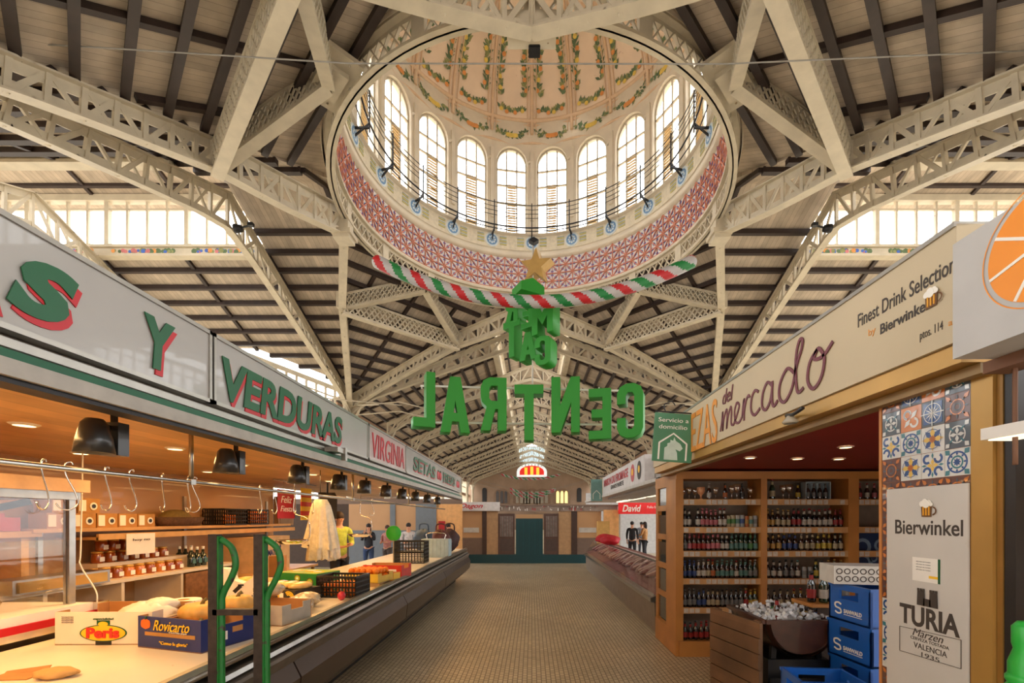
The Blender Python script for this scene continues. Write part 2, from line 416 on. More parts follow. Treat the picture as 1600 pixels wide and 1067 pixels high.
# ---- diagonal corner slopes ----
def diag_roof(sx, sy):
    def T(a, bb, z): return W(sx*a, sy*bb, z)      # a,b >= 0
    def zz(a, bb): return .73+.435*(CR*math.sqrt(2)-(a+bb)/math.sqrt(2))
    mb = MB()
    arc = [(.662*math.cos(PI/2*i/8), .662*math.sin(PI/2*i/8)) for i in range(9)]
    poly = arc+[(.40, .84), (CR+.08, CR+.08), (.84, .40)]
    for tri in [(i, i+1, 11) for i in range(4)]+[(i, i+1, 9) for i in range(4, 8)]+[(4, 9, 11), (9, 10, 11)]:
        tri = tri[::-1]
        lo = [T(*poly[i], zz(*poly[i])) for i in tri]; hi = [p+V((0, 0, .1)) for p in lo]
        fs = [(0, 1, 2), (5, 4, 3), (0, 3, 4, 1), (1, 4, 5, 2), (2, 5, 3, 0)]
        mb.add(lo+hi, fs if sx*sy < 0 else [f[::-1] for f in fs])
    o = struct(mb.build('ceiling', BOARD_D1 if sx*sy < 0 else BOARD_D2), 'boarded corner roof slope between two arms')
    pm = MB(); s_ = .66
    while s_ < 1.5:
        # line a+b = s*sqrt2 between the hips
        k = s_*math.sqrt(2)
        # hip: (.654,0)->(.824,.39)->(CR,CR)
        def hip(k):
            if k < .654: return None
            if k < 1.214: q = (k-.654)/.56; return (.654+.17*q, .39*q)
            q = min(1, (k-1.214)/(2*CR-1.214)); return (.824+(CR-.824)*q, .39+(CR-.39)*q)
        h = hip(k)
        if h and abs(h[0]-h[1]) > .02:
            z = zz(*h); pm.bar(T(h[0], h[1], z)-V((0, 0, .09)), T(h[1], h[0], z)-V((0, 0, .09)), .15, .16)
        s_ += .0765
    pm.build('purlins', DARKW, o)
    rm = MB()
    for d in (0, .3, -.3):
        a0 = .48+d/2+(.05 if d else 0); b0 = .48-d/2+(.05 if d else 0); a1 = CR-.02 if d == 0 else .80+d*.25; b1 = CR-.02 if d == 0 else a1-d
        rm.bar(T(a0, b0, zz(a0, b0))-V((0, 0, .06)), T(a1, b1, zz(a1, b1))-V((0, 0, .06)), .13, .12)
    rm.build('rafters', DARKW, o)
for sx in (-1, 1):
    for sy in (-1, 1): diag_roof(sx, sy)

# ---- trusses ----
def truss(mb, lo, up, n, fw=.27, bw=.09, style='N', plate=True):
    """riveted truss between a lower and an upper chord (polylines with as many points)"""
    lo = [V(p) for p in lo]; up = [V(p) for p in up]
    def along(P, t):
        L = [0]
        for i in range(len(P)-1): L.append(L[-1]+(P[i+1]-P[i]).length)
        d = t*L[-1]
        for i in range(len(P)-1):
            if d <= L[i+1]+1e-9: return P[i].lerp(P[i+1], (d-L[i])/(L[i+1]-L[i]))
        return P[-1]
    for P in (lo, up):
        for i in range(len(P)-1):
            d = (P[i+1]-P[i]).normalized()*.02
            mb.bar(P[i]-d, P[i+1]+d, fw, .035)
            s = 1 if P is lo else -1
            wv = V((0, 0, s*.11)); mb.bar(P[i]+wv, P[i+1]+wv, .03, .2)
    # webs
    for i in range(0 if plate else 1, n+1):
        a, b_ = along(lo, i/n), along(up, i/n)
        mb.bar(a, b_, bw, .09, 0, (b_-a).cross(along(lo, min(1, i/n+.01))-along(lo, i/n-.01 if i else 0)))
    for i in range(n):
        a, b_, c, d = along(lo, i/n), along(lo, (i+1)/n), along(up, i/n), along(up, (i+1)/n)
        if style == 'N':
            if i % 2: mb.bar(a, d, .05, .09)
            else: mb.bar(b_, c, .05, .09)
            if i % 3 == 1: mb.bar(c, b_, .04, .07) if i % 2 else mb.bar(a, d, .04, .07)
        else:
            mb.bar(a, d, .03, .055); mb.bar(b_, c, .03, .055)
def lattice_beam(mb, a, b, depth, n, fw=.26, tw=.042):
    """box beam whose two webs are fine diamond lattice"""
    a, b = V(a), V(b); u = V((0, 0, depth)); d = (b-a).normalized(); x = d.cross(V((0, 0, 1))).normalized()
    e = d*.0
    mb.bar(a, b, fw, .03); mb.bar(a+u, b+u, fw, .03)
    for o_ in (-fw/2+.02, fw/2-.02):
        A = a+x*o_
        mb.bar(A+V((0, 0, .035)), A+(b-a)+V((0, 0, .035)), .03, .08); mb.bar(A+u-V((0, 0, .035)), A+(b-a)+u-V((0, 0, .035)), .03, .08)
        L = (b-a)/n
        for i in range(n):
            p = A+L*i; q = p+L; h0, h1 = V((0, 0, .05)), u-V((0, 0, .05)); mid = (h0+h1)/2
            mb.bar(p+h0, q+h1, .024, tw); mb.bar(p+h1, q+h0, .024, tw)
            for e, g in ((p+mid, p+L/2+h1), (p+mid, p+L/2+h0), (p+L/2+h1, q+mid), (p+L/2+h0, q+mid)): mb.bar(e, g, .024, tw)
def beam(mb, label): return struct(mb.build('beam', IRON), label)

J = (.824, .39); AP = .654
def rot(x, y, q):
    for _ in range(q): x, y = -y, x
    return x, y
side = ['east', 'north', 'west', 'south']
for q in range(4):
    for s in (1, -1):
        mb = MB()
        def T(a, bb, z): x, y = rot(a, s*bb, q); return W(x, y, z)
        lo = cr([T(AP, 0, .985), T((AP+J[0])/2, J[1]*.5, .94), T(*J, .908)], 4)
        up = cr([T(AP, 0, 1.075), T((AP+J[0])/2, J[1]*.5, 1.03), T(*J, .985)], 4)
        truss(mb, lo, [p for p in up], 7)
        lo2 = cr([T(*J, .908), T((CR+J[0])/2, (CR+J[1])/2, .785), T(CR, CR, .635)], 4)
        up2 = cr([T(*J, .985), T((CR+J[0])/2, (CR+J[1])/2, .85), T(CR, CR, .71)], 4)
        truss(mb, lo2, up2, 13)
        # gusset plates where the members meet
        c = T(*J, .945); mb.box(c, (.34, .34, .62), 0, Matrix.Rotation(PI/4*0, 3, 'Z'))
        beam(mb, 'riveted hip truss from the dome ring down to the crossing corner')
    # capital under the ring at each cardinal point
    x, y = rot(AP, 0, q); cmb = MB(); c = W(x, y, .985)
    if q == 3:
        cmb.box(c+V((0, .15, .2)), (.9, .35, .3)); struct(cmb.build('beam', IRON), 'riveted plate over the near side of the dome ring'); continue
    cmb.box(c, (.62, .62, .12)); cmb.box(c-V((0, 0, .12)), (.5, .5, .14)); cmb.box(c+V((0, 0, .3)), (.42, .42, .55))
    struct(cmb.build('beam', IRON), 'bracket plate carrying the dome ring')
for q in range(4):
    # J - J lattice beams across each corner and the struts up to the diagonal ring node
    a = rot(*J, q); b_ = rot(J[1], J[0], q); m_ = rot(.488, .488, q)
    mb = MB(); lattice_beam(mb, W(*a, .89), W(*b_, .89), .078*H, 12); beam(mb, 'diamond lattice beam bracing a corner of the crossing')
    for p in (a, b_):
        mb = MB(); A = W(*p, .905); B = W(*m_, 1.03); lattice_beam(mb, A, B, .066*H, 9); beam(mb, 'diamond lattice strut up to the dome ring')
    mb = MB(); c = W(*m_, 1.06); R = Matrix.Rotation(q*PI/2+PI/4, 3, 'Z')
    mb.box(c, (.9, 1.5, .1), 0, R); mb.box(c+V((0, 0, .3)), (.5, .7, .6), 0, R); mb.box(c-V((0, 0, .1)), (.55, .8, .12), 0, R)
    for i in range(5):
        for j in range(2): mb.sphere(c+R @ V((-.2+.4*j, -.6+.3*i, -.06)), .025, 6)
    beam(mb, 'riveted gusset node of the dome ring')

# arm trusses: arched lower chord, gable upper chord
def arm_truss(ang, u, label, heavy=True):
    ca, sa = math.cos(ang), math.sin(ang)
    def T(t, z): return W(u*ca-t*sa, u*sa+t*ca, z)
    mb = MB()
    for s in (1, -1):
        lo = []; up = []
        for i in range(9):
            t = CR*i/8
            up.append(T(s*t, RZ-.03-RS*t))
            zl = 1.022-.335*t-.02*t*t-(.012 if t < .05 else 0)
            lo.append(T(s*t, zl if i < 8 else .60))
        truss(mb, lo, up, 13, .24, .08, 'N', s > 0)
        # curved foot bracket down the column
        mb.tube(cr([T(s*.86, .79), T(s*.98, .68), T(s*1.045, .52), T(s*1.06, .36)], 5), .07, 6)
    return struct(mb.build('beam', IRON), label)
for k in range(9): arm_truss(PI/2, CR+.68*k, 'arched iron truss spanning the nave, %s from the dome' % ORD[k])
for k in range(3):
    arm_truss(PI, CR+.68*k, 'arched iron truss of the west transept, %s from the dome' % ORD[k])
    arm_truss(0, CR+.68*k, 'arched iron truss of the east transept, %s from the dome' % ORD[k])

# columns
def column(x, y, label, r=.2):
    mb = MB(); base = V((x*H, (y+DC)*H, 0)); hh = EYE+.60*H
    mb.lathe([(.42, 0), (.42, .3), (.3, .36), (.26, .5), (r, .6), (r*.92, hh-.8), (.3, hh-.7), (.24, hh-.6), (.26, hh-.3), (.4, hh-.1), (.4, hh)], base, 14)
    struct(mb.build('column', IRON), label)
for sx in (-1, 1):
    for sy in (-1, 1): column(sx*CR, sy*CR, 'cast iron column at a crossing corner')
    for k in range(1, 9): column(sx*CR, CR+.68*k, 'cast iron column of the nave arcade')
# tie rods between corner springs
for sx in (-1, 1):
    mb = MB()
    for z in (.60, .655): mb.tube([W(sx*CR, CR+.0, z), W(sx*(CR-.28), CR+.02, z+.03), W(sx*.6, CR+.1, z)], .035, 6)
    mb.tube([W(sx*(CR-.02), CR, .66), W(sx*(CR-.25), CR-.25, .60)], .03, 6); mb.tube([W(sx*(CR-.3), CR, .66), W(sx*CR, CR-.3, .62)], .03, 6)
    struct(mb.build('beam', IRON), 'thin tie rods at the crossing corner')

# nave side clerestory walls
for sx, nm in ((-1, 'left'), (1, 'right')):
    wm = MB(); x = sx*(CR+.09)*H
    def YY(y): return (y+DC)*H
    wm.b2((x-.1, YY(CR), 0), (x+.1, YY(6.63), 3.4)); wm.b2((x-.14, YY(CR), EYE+.39*H), (x+.14, YY(6.63), EYE+.43*H)); wm.b2((x-.14, YY(CR), EYE+.63*H), (x+.14, YY(6.63), EYE+.68*H))
    struct(wm.build('wall_'+nm, mat('brick_wall', (168, 132, 104), .8, var=.15, scale=4)), 'nave side wall')
    for k in range(8):
        f = MB(); y0, y1 = YY(CR+.68*k+.04), YY(CR+.68*(k+1)-.04); z0, z1 = 3.4, EYE+.63*H
        for j in range(9): yy = y0+(y1-y0)*j/8; f.b2((x-.05, yy-.04, z0), (x+.05, yy+.04, z1))
        f.b2((x-.05, y0, z1-.9), (x+.05, y1, z1-.82)); f.b2((x-.05, y0, z0), (x+.05, y1, z0+.1)); f.b2((x-.05, y0, z1-.06), (x+.05, y1, z1))
        fo = struct(f.build('window_%d' % (k+1 if sx < 0 else k+11), IRON), 'nave clerestory window')
        MB().b2((x-.01, y0, z0), (x+.01, y1, z1)).build('pane', GLASS, fo)
# clerestory windows under the cut corner of each transept roof
for sx, n0 in ((-1, 31), (1, 33)):
    f = MB(); A = (sx*1.07, 1.0); B = (sx*1.62, .60); nn = 14; g = MB()
    def P2(t, z): return W(A[0]+(B[0]-A[0])*t, A[1]+(B[1]-A[1])*t, z)
    def zt(t): return RZ-RS*(A[1]+(B[1]-A[1])*t)-.035
    for j in range(nn+1): f.bar(P2(j/nn, .40), P2(j/nn, zt(j/nn)), .1, .06)
    f.bar(P2(0, zt(0)), P2(1, zt(1)), .12, .2); f.bar(P2(0, .45), P2(1, .45), .2, .9); f.bar(P2(0, zt(0)-.05), P2(1, zt(1)-.05), .08, .06)
    fo = struct(f.build('window_%d' % n0, IRON), 'clerestory window under the transept roof')
    g.quad(P2(0, .45), P2(1, .45), P2(1, zt(1)), P2(0, zt(0))); g.build('pane', GLASS, fo)

# ---- dome ring, drum, dome ----
RR = .64
CEN = W(0, 0, 0)
def cyl(r, z, a): return V((CEN.x+r*H*math.cos(a), CEN.y+r*H*math.sin(a), EYE+z*H))
mb = MB()
def annulus(mb, r0, r1, z0, z1, mi=0, n=96):
    prof = [(r0*H, z0*H), (r1*H, z0*H), (r1*H, z1*H), (r0*H, z1*H), (r0*H, z0*H)]
    mb.lathe(prof, (CEN.x, CEN.y, EYE), n, mi, smooth=False)
annulus(mb, RR-.012, RR+.013, 1.028, 1.034); annulus(mb, RR-.002, RR+.002, 1.028, 1.05)
annulus(mb, RR-.014, RR+.016, 1.100, 1.106); annulus(mb, RR-.002, RR+.002, 1.09, 1.104)
N = 120
for k in range(N):
    a, b_ = 2*PI*k/N, 2*PI*(k+1)/N
    mb.bar(cyl(RR, 1.045, a), cyl(RR, 1.095, b_), .03, .06, 0, cyl(RR, 0, a)-CEN); mb.bar(cyl(RR, 1.095, a), cyl(RR, 1.045, b_), .03, .06, 0, cyl(RR, 0, a)-CEN)
for k in range(16):
    a = 2*PI*k/16; mb.bar(cyl(RR, 1.03, a), cyl(RR, 1.104, a), .3, .1, 0, cyl(1, 0, a)-cyl(0, 0, a))
struct(mb.build('beam', IRON), 'lattice ring girder carrying the dome')
# drum wall: outside skin, mouldings, tile band
mb = MB()
P = [(RR+.03, 1.106), (RR+.03, 1.82), (RR+.01, 1.82)]
mb.lathe([(r*H, z*H) for r, z in [(RR+.024, 1.096), (RR+.03, 1.12), (RR+.03, 1.379)]], (CEN.x, CEN.y, EYE), 96, 0)
mb.lathe([(r*H, z*H) for r, z in [(RR+.02, 1.106), (RR-.012, 1.106), (RR-.014, 1.109), (RR-.008, 1.113), (RR-.01, 1.115), (RR-.004, 1.118)][::1]], (CEN.x, CEN.y, EYE), 96, 0)
mb.lathe([(r*H, z*H) for r, z in [(RR-.004, 1.268), (RR-.018, 1.272), (RR-.022, 1.284), (RR-.014, 1.292), (RR-.02, 1.30)]], (CEN.x, CEN.y, EYE), 96, 0)
mb.lathe([(r*H, z*H) for r, z in [(RR-.02, 1.366), (RR-.032, 1.371), (RR-.03, 1.378), (RR+.03, 1.378)]], (CEN.x, CEN.y, EYE), 96, 0)
struct(mb.build('wall_drum', PLASTER), 'cream drum wall and mouldings under the dome')
mb = MB()
mb.lathe([((RR-.004)*H, 1.114*H), ((RR-.004)*H, 1.27*H)], (CEN.x, CEN.y, EYE), 96, 0)
NT = 60
R2 = RR-.007
for k in range(NT):
    a, c = 2*PI*k/NT, 2*PI*(k+1)/NT; m_ = (a+c)/2; up_ = cyl(R2, 0, m_)-cyl(0, 0, m_)
    for r in range(2):
        z0 = 1.117+.0755*r; z1 = z0+.0755; zm = (z0+z1)/2
        for p, q_ in (((a, z0), (c, z1)), ((a, z1), (c, z0)), ((a, z0), (a, z1)), ((a, zm), (c, zm)), ((a, z0), (c, z0)), ((m_, z0), (m_, z1))):
            mb.bar(cyl(R2, p[1], p[0]), cyl(R2, q_[1], q_[0]), .036 if p != (m_, z0) else .02, .03, 1, up_)
        for dz, da in ((.25, .25), (.25, .75), (.75, .25), (.75, .75), (.5, .12), (.5, .88), (.12, .5), (.88, .5)):
            cc = cyl(R2+.001, z0+.0755*dz, a+(c-a)*da); d = (V((CEN.x, CEN.y, cc.z))-cc).normalized(); X = V((0, 0, 1)).cross(d)
            disc(mb, cc, .07, X, V((0, 0, 1)), .004, 2, 4)
mb.build('wall_drum_tiles', [mat('tile_offwhite', (214, 208, 202), .35, var=.15), mat('tile_terracotta', (196, 118, 90), .5), mat('tile_cobalt', (62, 82, 160), .35, var=.2)])['kind'] = 'structure'
# painted frieze
mb = MB(); R3 = RR-.022
mb.lathe([(R3*H, 1.298*H), (R3*H, 1.372*H)], (CEN.x, CEN.y, EYE), 96, 0)
for k in range(20):
    a = 2*PI*(k)/20; c = cyl(R3-.0005, 1.335, a); d = (V((CEN.x, CEN.y, c.z))-c).normalized(); X = V((0, 0, 1)).cross(d)
    disc(mb, c, .30, X, V((0, 0, 1)), .01, 1, 20); disc(mb, c+d*.012, .23, X, V((0, 0, 1)), .006, 2, 20)
    for j in range(8): disc(mb, c+d*.018+(X*math.cos(j*PI/4)+V((0, 0, 1))*math.sin(j*PI/4))*.13, .045, X, V((0, 0, 1)), .004, 1, 6)
    disc(mb, c+d*.018, .05, X, V((0, 0, 1)), .004, 1, 8)
    for s in (-1, 1):
        for dz in (-.14, 0, .14):
            A = cyl(R3-.001, 1.335+dz/H, a+s*.062); B = cyl(R3-.001, 1.335+dz/H, a+s*.115)
            mb.bar(A, B, .06 if dz else .09, .02, 3, d); mb.bar(A+V((0, 0, .04)), B+V((0, 0, .04)), .02, .022, 2, d)
struct(mb.build('wall_drum_frieze', [mat('frieze_cream', (214, 202, 176), .7), mat('medallion_pale', (205, 214, 214), .6), mat('medallion_blue', (104, 142, 180), .6), mat('stripe_ochre', (186, 176, 112), .7)]), 'painted frieze with blue medallions')
# drum bays with arched windows
ZW0, ZW1, ZSP, ZT = 1.378, 1.795, 1.715, 1.93
WW = .148/2*H
bay = MB(); win = MB(); pane = MB(); lou = MB()
aw = 2*PI/20; ap = (RR-.02)*H*math.cos(aw/2)      # distance of the flat bay from the axis
hw = (RR-.02)*H*math.sin(aw/2)
def arch(x): return ZSP*H+(ZW1-ZSP)*H*math.sqrt(max(0, 1-(x/WW)**2))
xs = [WW*math.cos(PI*i/12) for i in range(13)][::-1]
for d0, d1, flip in ((0, 0, False), (.35, .35, True)):
    pts = lambda x, z: V((ap+d0, x, z+EYE))
    sc = 1+d0/ap
    fs = [(-hw*sc, -WW), (WW, hw*sc)]
    for a_, b_ in fs:
        q = [pts(a_, ZW0*H), pts(b_, ZW0*H), pts(b_, ZT*H), pts(a_, ZT*H)]
        bay.quad(*(q if flip else q[::-1]))
    for i in range(12):
        q = [pts(xs[i], arch(xs[i])), pts(xs[i+1], arch(xs[i+1])), pts(xs[i+1], ZT*H), pts(xs[i], ZT*H)]
        bay.quad(*(q if flip else q[::-1]))
outl = [(-WW, ZW0*H)]+[(x, arch(x)) for x in xs]+[(WW, ZW0*H)]
for i in range(len(outl)-1):
    (xa, za), (xb, zb) = outl[i], outl[i+1]
    bay.quad(V((ap, xa, za+EYE)), V((ap, xb, zb+EYE)), V((ap+.35, xb, zb+EYE)), V((ap+.35, xa, za+EYE)))
# moulded surround
path = [V((ap-.03, x*1.07, z+EYE+.05)) for x, z in [(-WW, ZSP*H)]+[(x, arch(x)) for x in xs]+[(WW, ZSP*H)]]
bay.tube(path, .06, 6)
bay.tube([V((ap-.03, -hw*1.0, ZSP*H+EYE+.12)), V((ap-.05, -hw*.93, ZSP*H+EYE+.12)), V((ap-.03, -WW*1.05, ZSP*H+EYE+.05))], .05, 6)
bay.box((ap-.03, -hw, (ZW0+.13)*H+EYE+.9), (.1, .16, 3.0))
for x in (-WW+.03, -WW/3, WW/3, WW-.03):
    win.b2((ap+.13, x-.03, ZW0*H+EYE), (ap+.2, x+.03, arch(x)+EYE))
for z in (ZW0+.004, ZW0+.15, ZW0+.235, ZW0+.31): win.b2((ap+.13, -WW, z*H+EYE-.03), (ap+.2, WW, z*H+EYE+.03))
win.tube([V((ap+.165, x*.97, arch(x)*1+EYE-.03)) for x in xs], .045, 6)
pane.add([V((ap+.165, x, z+EYE)) for x, z in outl], [tuple(range(len(outl)))])
for i in range(26):
    z = ZW0*H+EYE+.15+i*.11
    if i < 19: lou.b2((ap+.12, -WW/3+.04, z), (ap+.19, WW/3-.04, z+.03))
bo = struct(bay.build('wall_drum_bay', PLASTER), 'drum bay wall around one arched window'); wo = struct(win.build('window_41', IRON), 'tall arched dome window')
pane.build('pane', GLASS, wo); lou.build('louver', mat('louvre_wood', (190, 160, 110), .6), wo)
for k in range(20):
    a = aw*(k+.5)
    if k == 0: b1, w1 = bo, wo
    else: b1 = bo.copy(); C.objects.link(b1); w1 = dup(wo, (0, 0, 0)); w1.name = 'window_%d' % (41+k)
    for o in (b1, w1): o.location = (CEN.x, CEN.y, 0); o.rotation_euler = (0, 0, a)
# dome shell: 20 gores with ribs
ZD = 1.86; RD = RR-.02; RDZ = .62
def dome(phi, a, off=0): r = (RD-off)*math.cos(phi); return V((CEN.x+r*H*math.cos(a), CEN.y+r*H*math.sin(a), EYE+(ZD+(RDZ-off)*math.sin(phi))*H))
mb = MB(); NA = 160; NP = 18
vs = []
for i in range(NP+1):
    ph = PI/2*.93*i/NP
    for k in range(NA):
        vs.append(dome(ph, 2*PI*k/NA, 0))
mb.add(vs, [(i*NA+k, (i+1)*NA+k, (i+1)*NA+(k+1) % NA, i*NA+(k+1) % NA) for i in range(NP) for k in range(NA)], 0, True)
vs2 = [V(v)+(V(v)-V((CEN.x, CEN.y, EYE+ZD*H))).normalized()*.25 for v in vs]
mb.add(vs2, [(i*NA+(k+1) % NA, (i+1)*NA+(k+1) % NA, (i+1)*NA+k, i*NA+k) for i in range(NP) for k in range(NA)], 0, True)
ds = struct(mb.build('ceiling_dome', DOMEP), 'painted plaster dome')
rb = MB()
for k in range(20):
    a = aw*k
    for da in (-.032, .0, .032):
        pts = [dome(PI/2*.93*i/14, a+da*(1+.35*math.sin(i/14*PI/2)), .004) for i in range(15)]
        rb.tube(pts, .07 if da == 0 else .025, 6)
rib = rb.build('ribs', mat('peach_rib', (222, 192, 158), .75, var=.05), ds)
mb = MB()
for z, r, rad in ((1.80, RD-.002, .05), (1.925, RD-.004, .09), (1.905, RD-.0, .05)):
    mb.tube([V((CEN.x+r*H*math.cos(2*PI*k/80), CEN.y+r*H*math.sin(2*PI*k/80), EYE+z*H+(.0 if z > 1.85 else .18*abs(math.cos(10*2*PI*k/80))))) for k in range(80)], rad, 6, closed=True)
mb.build('cornice', mat('peach_rib', (1, 1, 1)), ds)
# painted wreaths and the lemon garland
rr = random.Random(5)
def leafq(mb, p, n, t, L, wd, mi):
    t = t.normalized(); s = n.cross(t).normalized()
    mb.add([p, p+t*L*.5+s*wd, p+t*L, p+t*L*.5-s*wd], [(0, 1, 2, 3)], mi)
for k in range(20):
    wr = MB()
    ac = aw*(k+.5)
    def dpt(x, ph): return dome(ph, ac+x, .0035)
    def nrm(p): return (V((CEN.x, CEN.y, EYE+ZD*H))-p).normalized()
    for s in (-1, 1):
        for i in range(20):
            t = i/19; ph = .15+.42*t; x = s*(.03+.075*math.sin(min(1, t*2.2)*PI/2)-.028*max(0, t-.4))
            if i < 5: x = s*(.012+.075*i/4); ph = .15+.02*i/4
            p = dpt(x, ph); q = dpt(x+s*.001, ph+.03); n = nrm(p)
            for j in range(3):
                ang = rr.uniform(-1.1, 1.1); tt = (q-p).normalized(); sd = n.cross(tt); leafq(wr, p+n*.003*j, n, tt*math.cos(ang)+sd*math.sin(ang), rr.uniform(.2, .3), .055, rr.choice([0, 0, 1]))
            if i % 3 == 1:
                X = n.cross(V((0, 0, 1))).normalized(); disc(wr, p+n*.012+X*rr.uniform(-.1, .1), .085, X, X.cross(n)*-1, -.004, rr.choice([2, 2, 3]), 8)
    # swag under the springing
    for i in range(15):
        t = i/14*2-1; x = t*.11; p = cyl(RD-.006, 1.868-.022*(1-t*t), ac+aw/2*0+x+0); n = (V((CEN.x, CEN.y, p.z))-p).normalized()
        X = V((0, 0, 1)).cross(n)
        for j in range(3): a2 = rr.uniform(0, 6.28); leafq(wr, p+n*(.01+.003*j), n, X*math.cos(a2)+V((0, 0, 1))*math.sin(a2), rr.uniform(.15, .26), .05, rr.choice([0, 0, 1]))
        if abs(t) < .15 or i in (5, 9): disc(wr, p+n*.03, .1, X, V((0, 0, 1)), .004, 3 if k % 2 else 2, 8)
    wr.build('painted_wreath', [LEAF, LEAF2, FRUITP, LEMP], ds)
# hooded vents in the dome
for k in (4, 5, 6, 3, 2, 7):
    v_ = MB(); c = dome(.62+.05*(k % 2), aw*(k+.5)+.0, .0); d = (V((CEN.x, CEN.y, c.z))-c).normalized(); X = V((0, 0, 1)).cross(d)
    R = Matrix((X, d, V((0, 0, 1)))).transposed()
    v_.lathe([(.22, -.25), (.24, 0), (.2, .22), (.1, .33), (0.01, .36)], c, 12, 0, R, a0=0, a1=PI)
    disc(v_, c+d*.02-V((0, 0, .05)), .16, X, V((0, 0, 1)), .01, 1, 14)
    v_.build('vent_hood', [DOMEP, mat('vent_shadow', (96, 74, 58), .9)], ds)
# walkway rail with brackets inside the drum
mb = MB()
for r, z, rad in ((.565, 1.375, .03), (.565, 1.42, .012), (.565, 1.44, .012), (.565, 1.46, .012), (.565, 1.48, .016), (.59, 1.375, .02)):
    mb.tube([cyl(r, z, 2*PI*k/72) for k in range(72)], rad, 5, closed=True)
for k in range(20):
    a = aw*k
    mb.bar(cyl(.565, 1.345, a), cyl(.565, 1.49, a), .04, .04); mb.bar(cyl(.565, 1.36, a), cyl(.622, 1.36, a), .05, .06); mb.bar(cyl(.565, 1.375, a), cyl(.62, 1.33, a), .04, .05)
tag(mb.build('railing', DKMET), 'dark iron walkway railing circling inside the dome drum', 'railing')

# ---- end wall of the nave ----
yw = (6.63+DC)*H
wall = MB()
hw_ = 1.16*H
wall.prism([(-hw_, 0), (hw_, 0), (hw_, EYE+.745*H), (0, EYE+RZ*H+.5), (-hw_, EYE+.745*H)], (0, yw, 0), (1, 0, 0), (0, 0, 1), -.3)
ew = struct(wall.build('wall_end', mat('nave_end_wall', (164, 138, 116), .85, var=.14, scale=.6)), 'brick end wall of the nave')
def arched(mb, cx, z0, w_, h_, y, mi=0, d=.06, n=10, flat=.5):
    pts = [(w_/2, 0)]+[(w_/2*math.cos(PI*i/n), h_-w_*flat+w_*flat*math.sin(PI*i/n)) for i in range(n+1)]+[(-w_/2, 0)]
    mb.prism(pts, (cx, y, z0), (1, 0, 0), (0, 0, 1), d, mi)
yy = yw-.02
kx = yw/FPX
# stained glass lunette: red and yellow stripes in a white border
sg = MB(); z0 = EYE+65*kx
arched(sg, 0, z0, 47*kx, 21*kx, yy, 0, .1, 14, .28); arched(sg, 0, z0+3*kx, 38*kx, 14.5*kx, yy-.12, 1, .04, 14, .26)
for i in (-2, 0, 2): sg.b2((i*4.6*kx-2.3*kx, yy-.2, z0+3*kx), (i*4.6*kx+2.3*kx, yy-.17, z0+(15.8 if i == 0 else 14.5)*kx), 2)
for i in range(9): sg.b2((-20*kx+i*5*kx-.06, yy-.13, z0+16*kx), (-20*kx+i*5*kx+.06, yy-.11, z0+20*kx if abs(i-4) < 3 else z0+17.4*kx), 3)
so = struct(sg.build('window_81', [mat('sg_white', (236, 240, 236), .4, emit=(225, 235, 235), estr=.75), mat('sg_red', (205, 44, 38), .4, emit=(215, 40, 34), estr=.75), mat('sg_yellow', (242, 196, 60), .4, emit=(250, 200, 70), estr=.8), mat('sg_green', (60, 120, 80), .4)]), 'red and yellow stained glass lunette')
# lower lancet windows
lw = MB(); n = 82
def lancets(cx, ms, m_i, fr=True):
    global n
    f = MB()
    arched(f, cx*kx, EYE+23*kx, 26*kx, 24*kx, yy, 0, .06)
    for j in (-1, 0, 1): arched(f, (cx+j*6.6)*kx, EYE+24*kx, 4.6*kx, 19*kx, yy-.08, 1, .04, 8, .9)
    struct(f.build('window_%d' % n, [mat('stone_trim', (150, 122, 100), .8), m_i]), ms); n += 1
LIT = mat('lit_window', (255, 226, 160), .5, emit=(255, 226, 150), estr=1.0); DIM = mat('dim_window', (96, 92, 92), .3); PALE = mat('pale_window', (178, 168, 150), .4)
lancets(47, 'lit triple lancet window glowing yellow', LIT); lancets(-47, 'dim triple lancet window', DIM)
lancets(-16, 'pale triple lancet window', PALE); lancets(0, 'pale triple lancet window', PALE); lancets(16, 'pale triple lancet window', PALE)
f = MB()
for cx in (-74, 74): arched(f, cx*kx, EYE+26*kx, 7*kx, 22*kx, yy, 0, .08)
struct(f.build('window_90', mat('dark_window', (42, 40, 42), .3)), 'narrow dark window')
f = MB(); f.b2((-23*kx, yy-.05, EYE+88*kx), (23*kx, yy, EYE+112*kx)); 
for i in range(6): f.b2((-23*kx+i*8.6*kx-.05, yy-.12, EYE+88*kx), (-23*kx+i*8.6*kx+.05, yy-.05, EYE+112*kx), 1)
for zq in (88, 96, 112): f.b2((-23*kx, yy-.12, EYE+zq*kx-.06), (23*kx, yy-.05, EYE+zq*kx+.06), 1)
struct(f.build('window_91', [mat('sky_glass', (200, 226, 236), .3, emit=(190, 220, 236), estr=.7), IRON]), 'lantern end window')

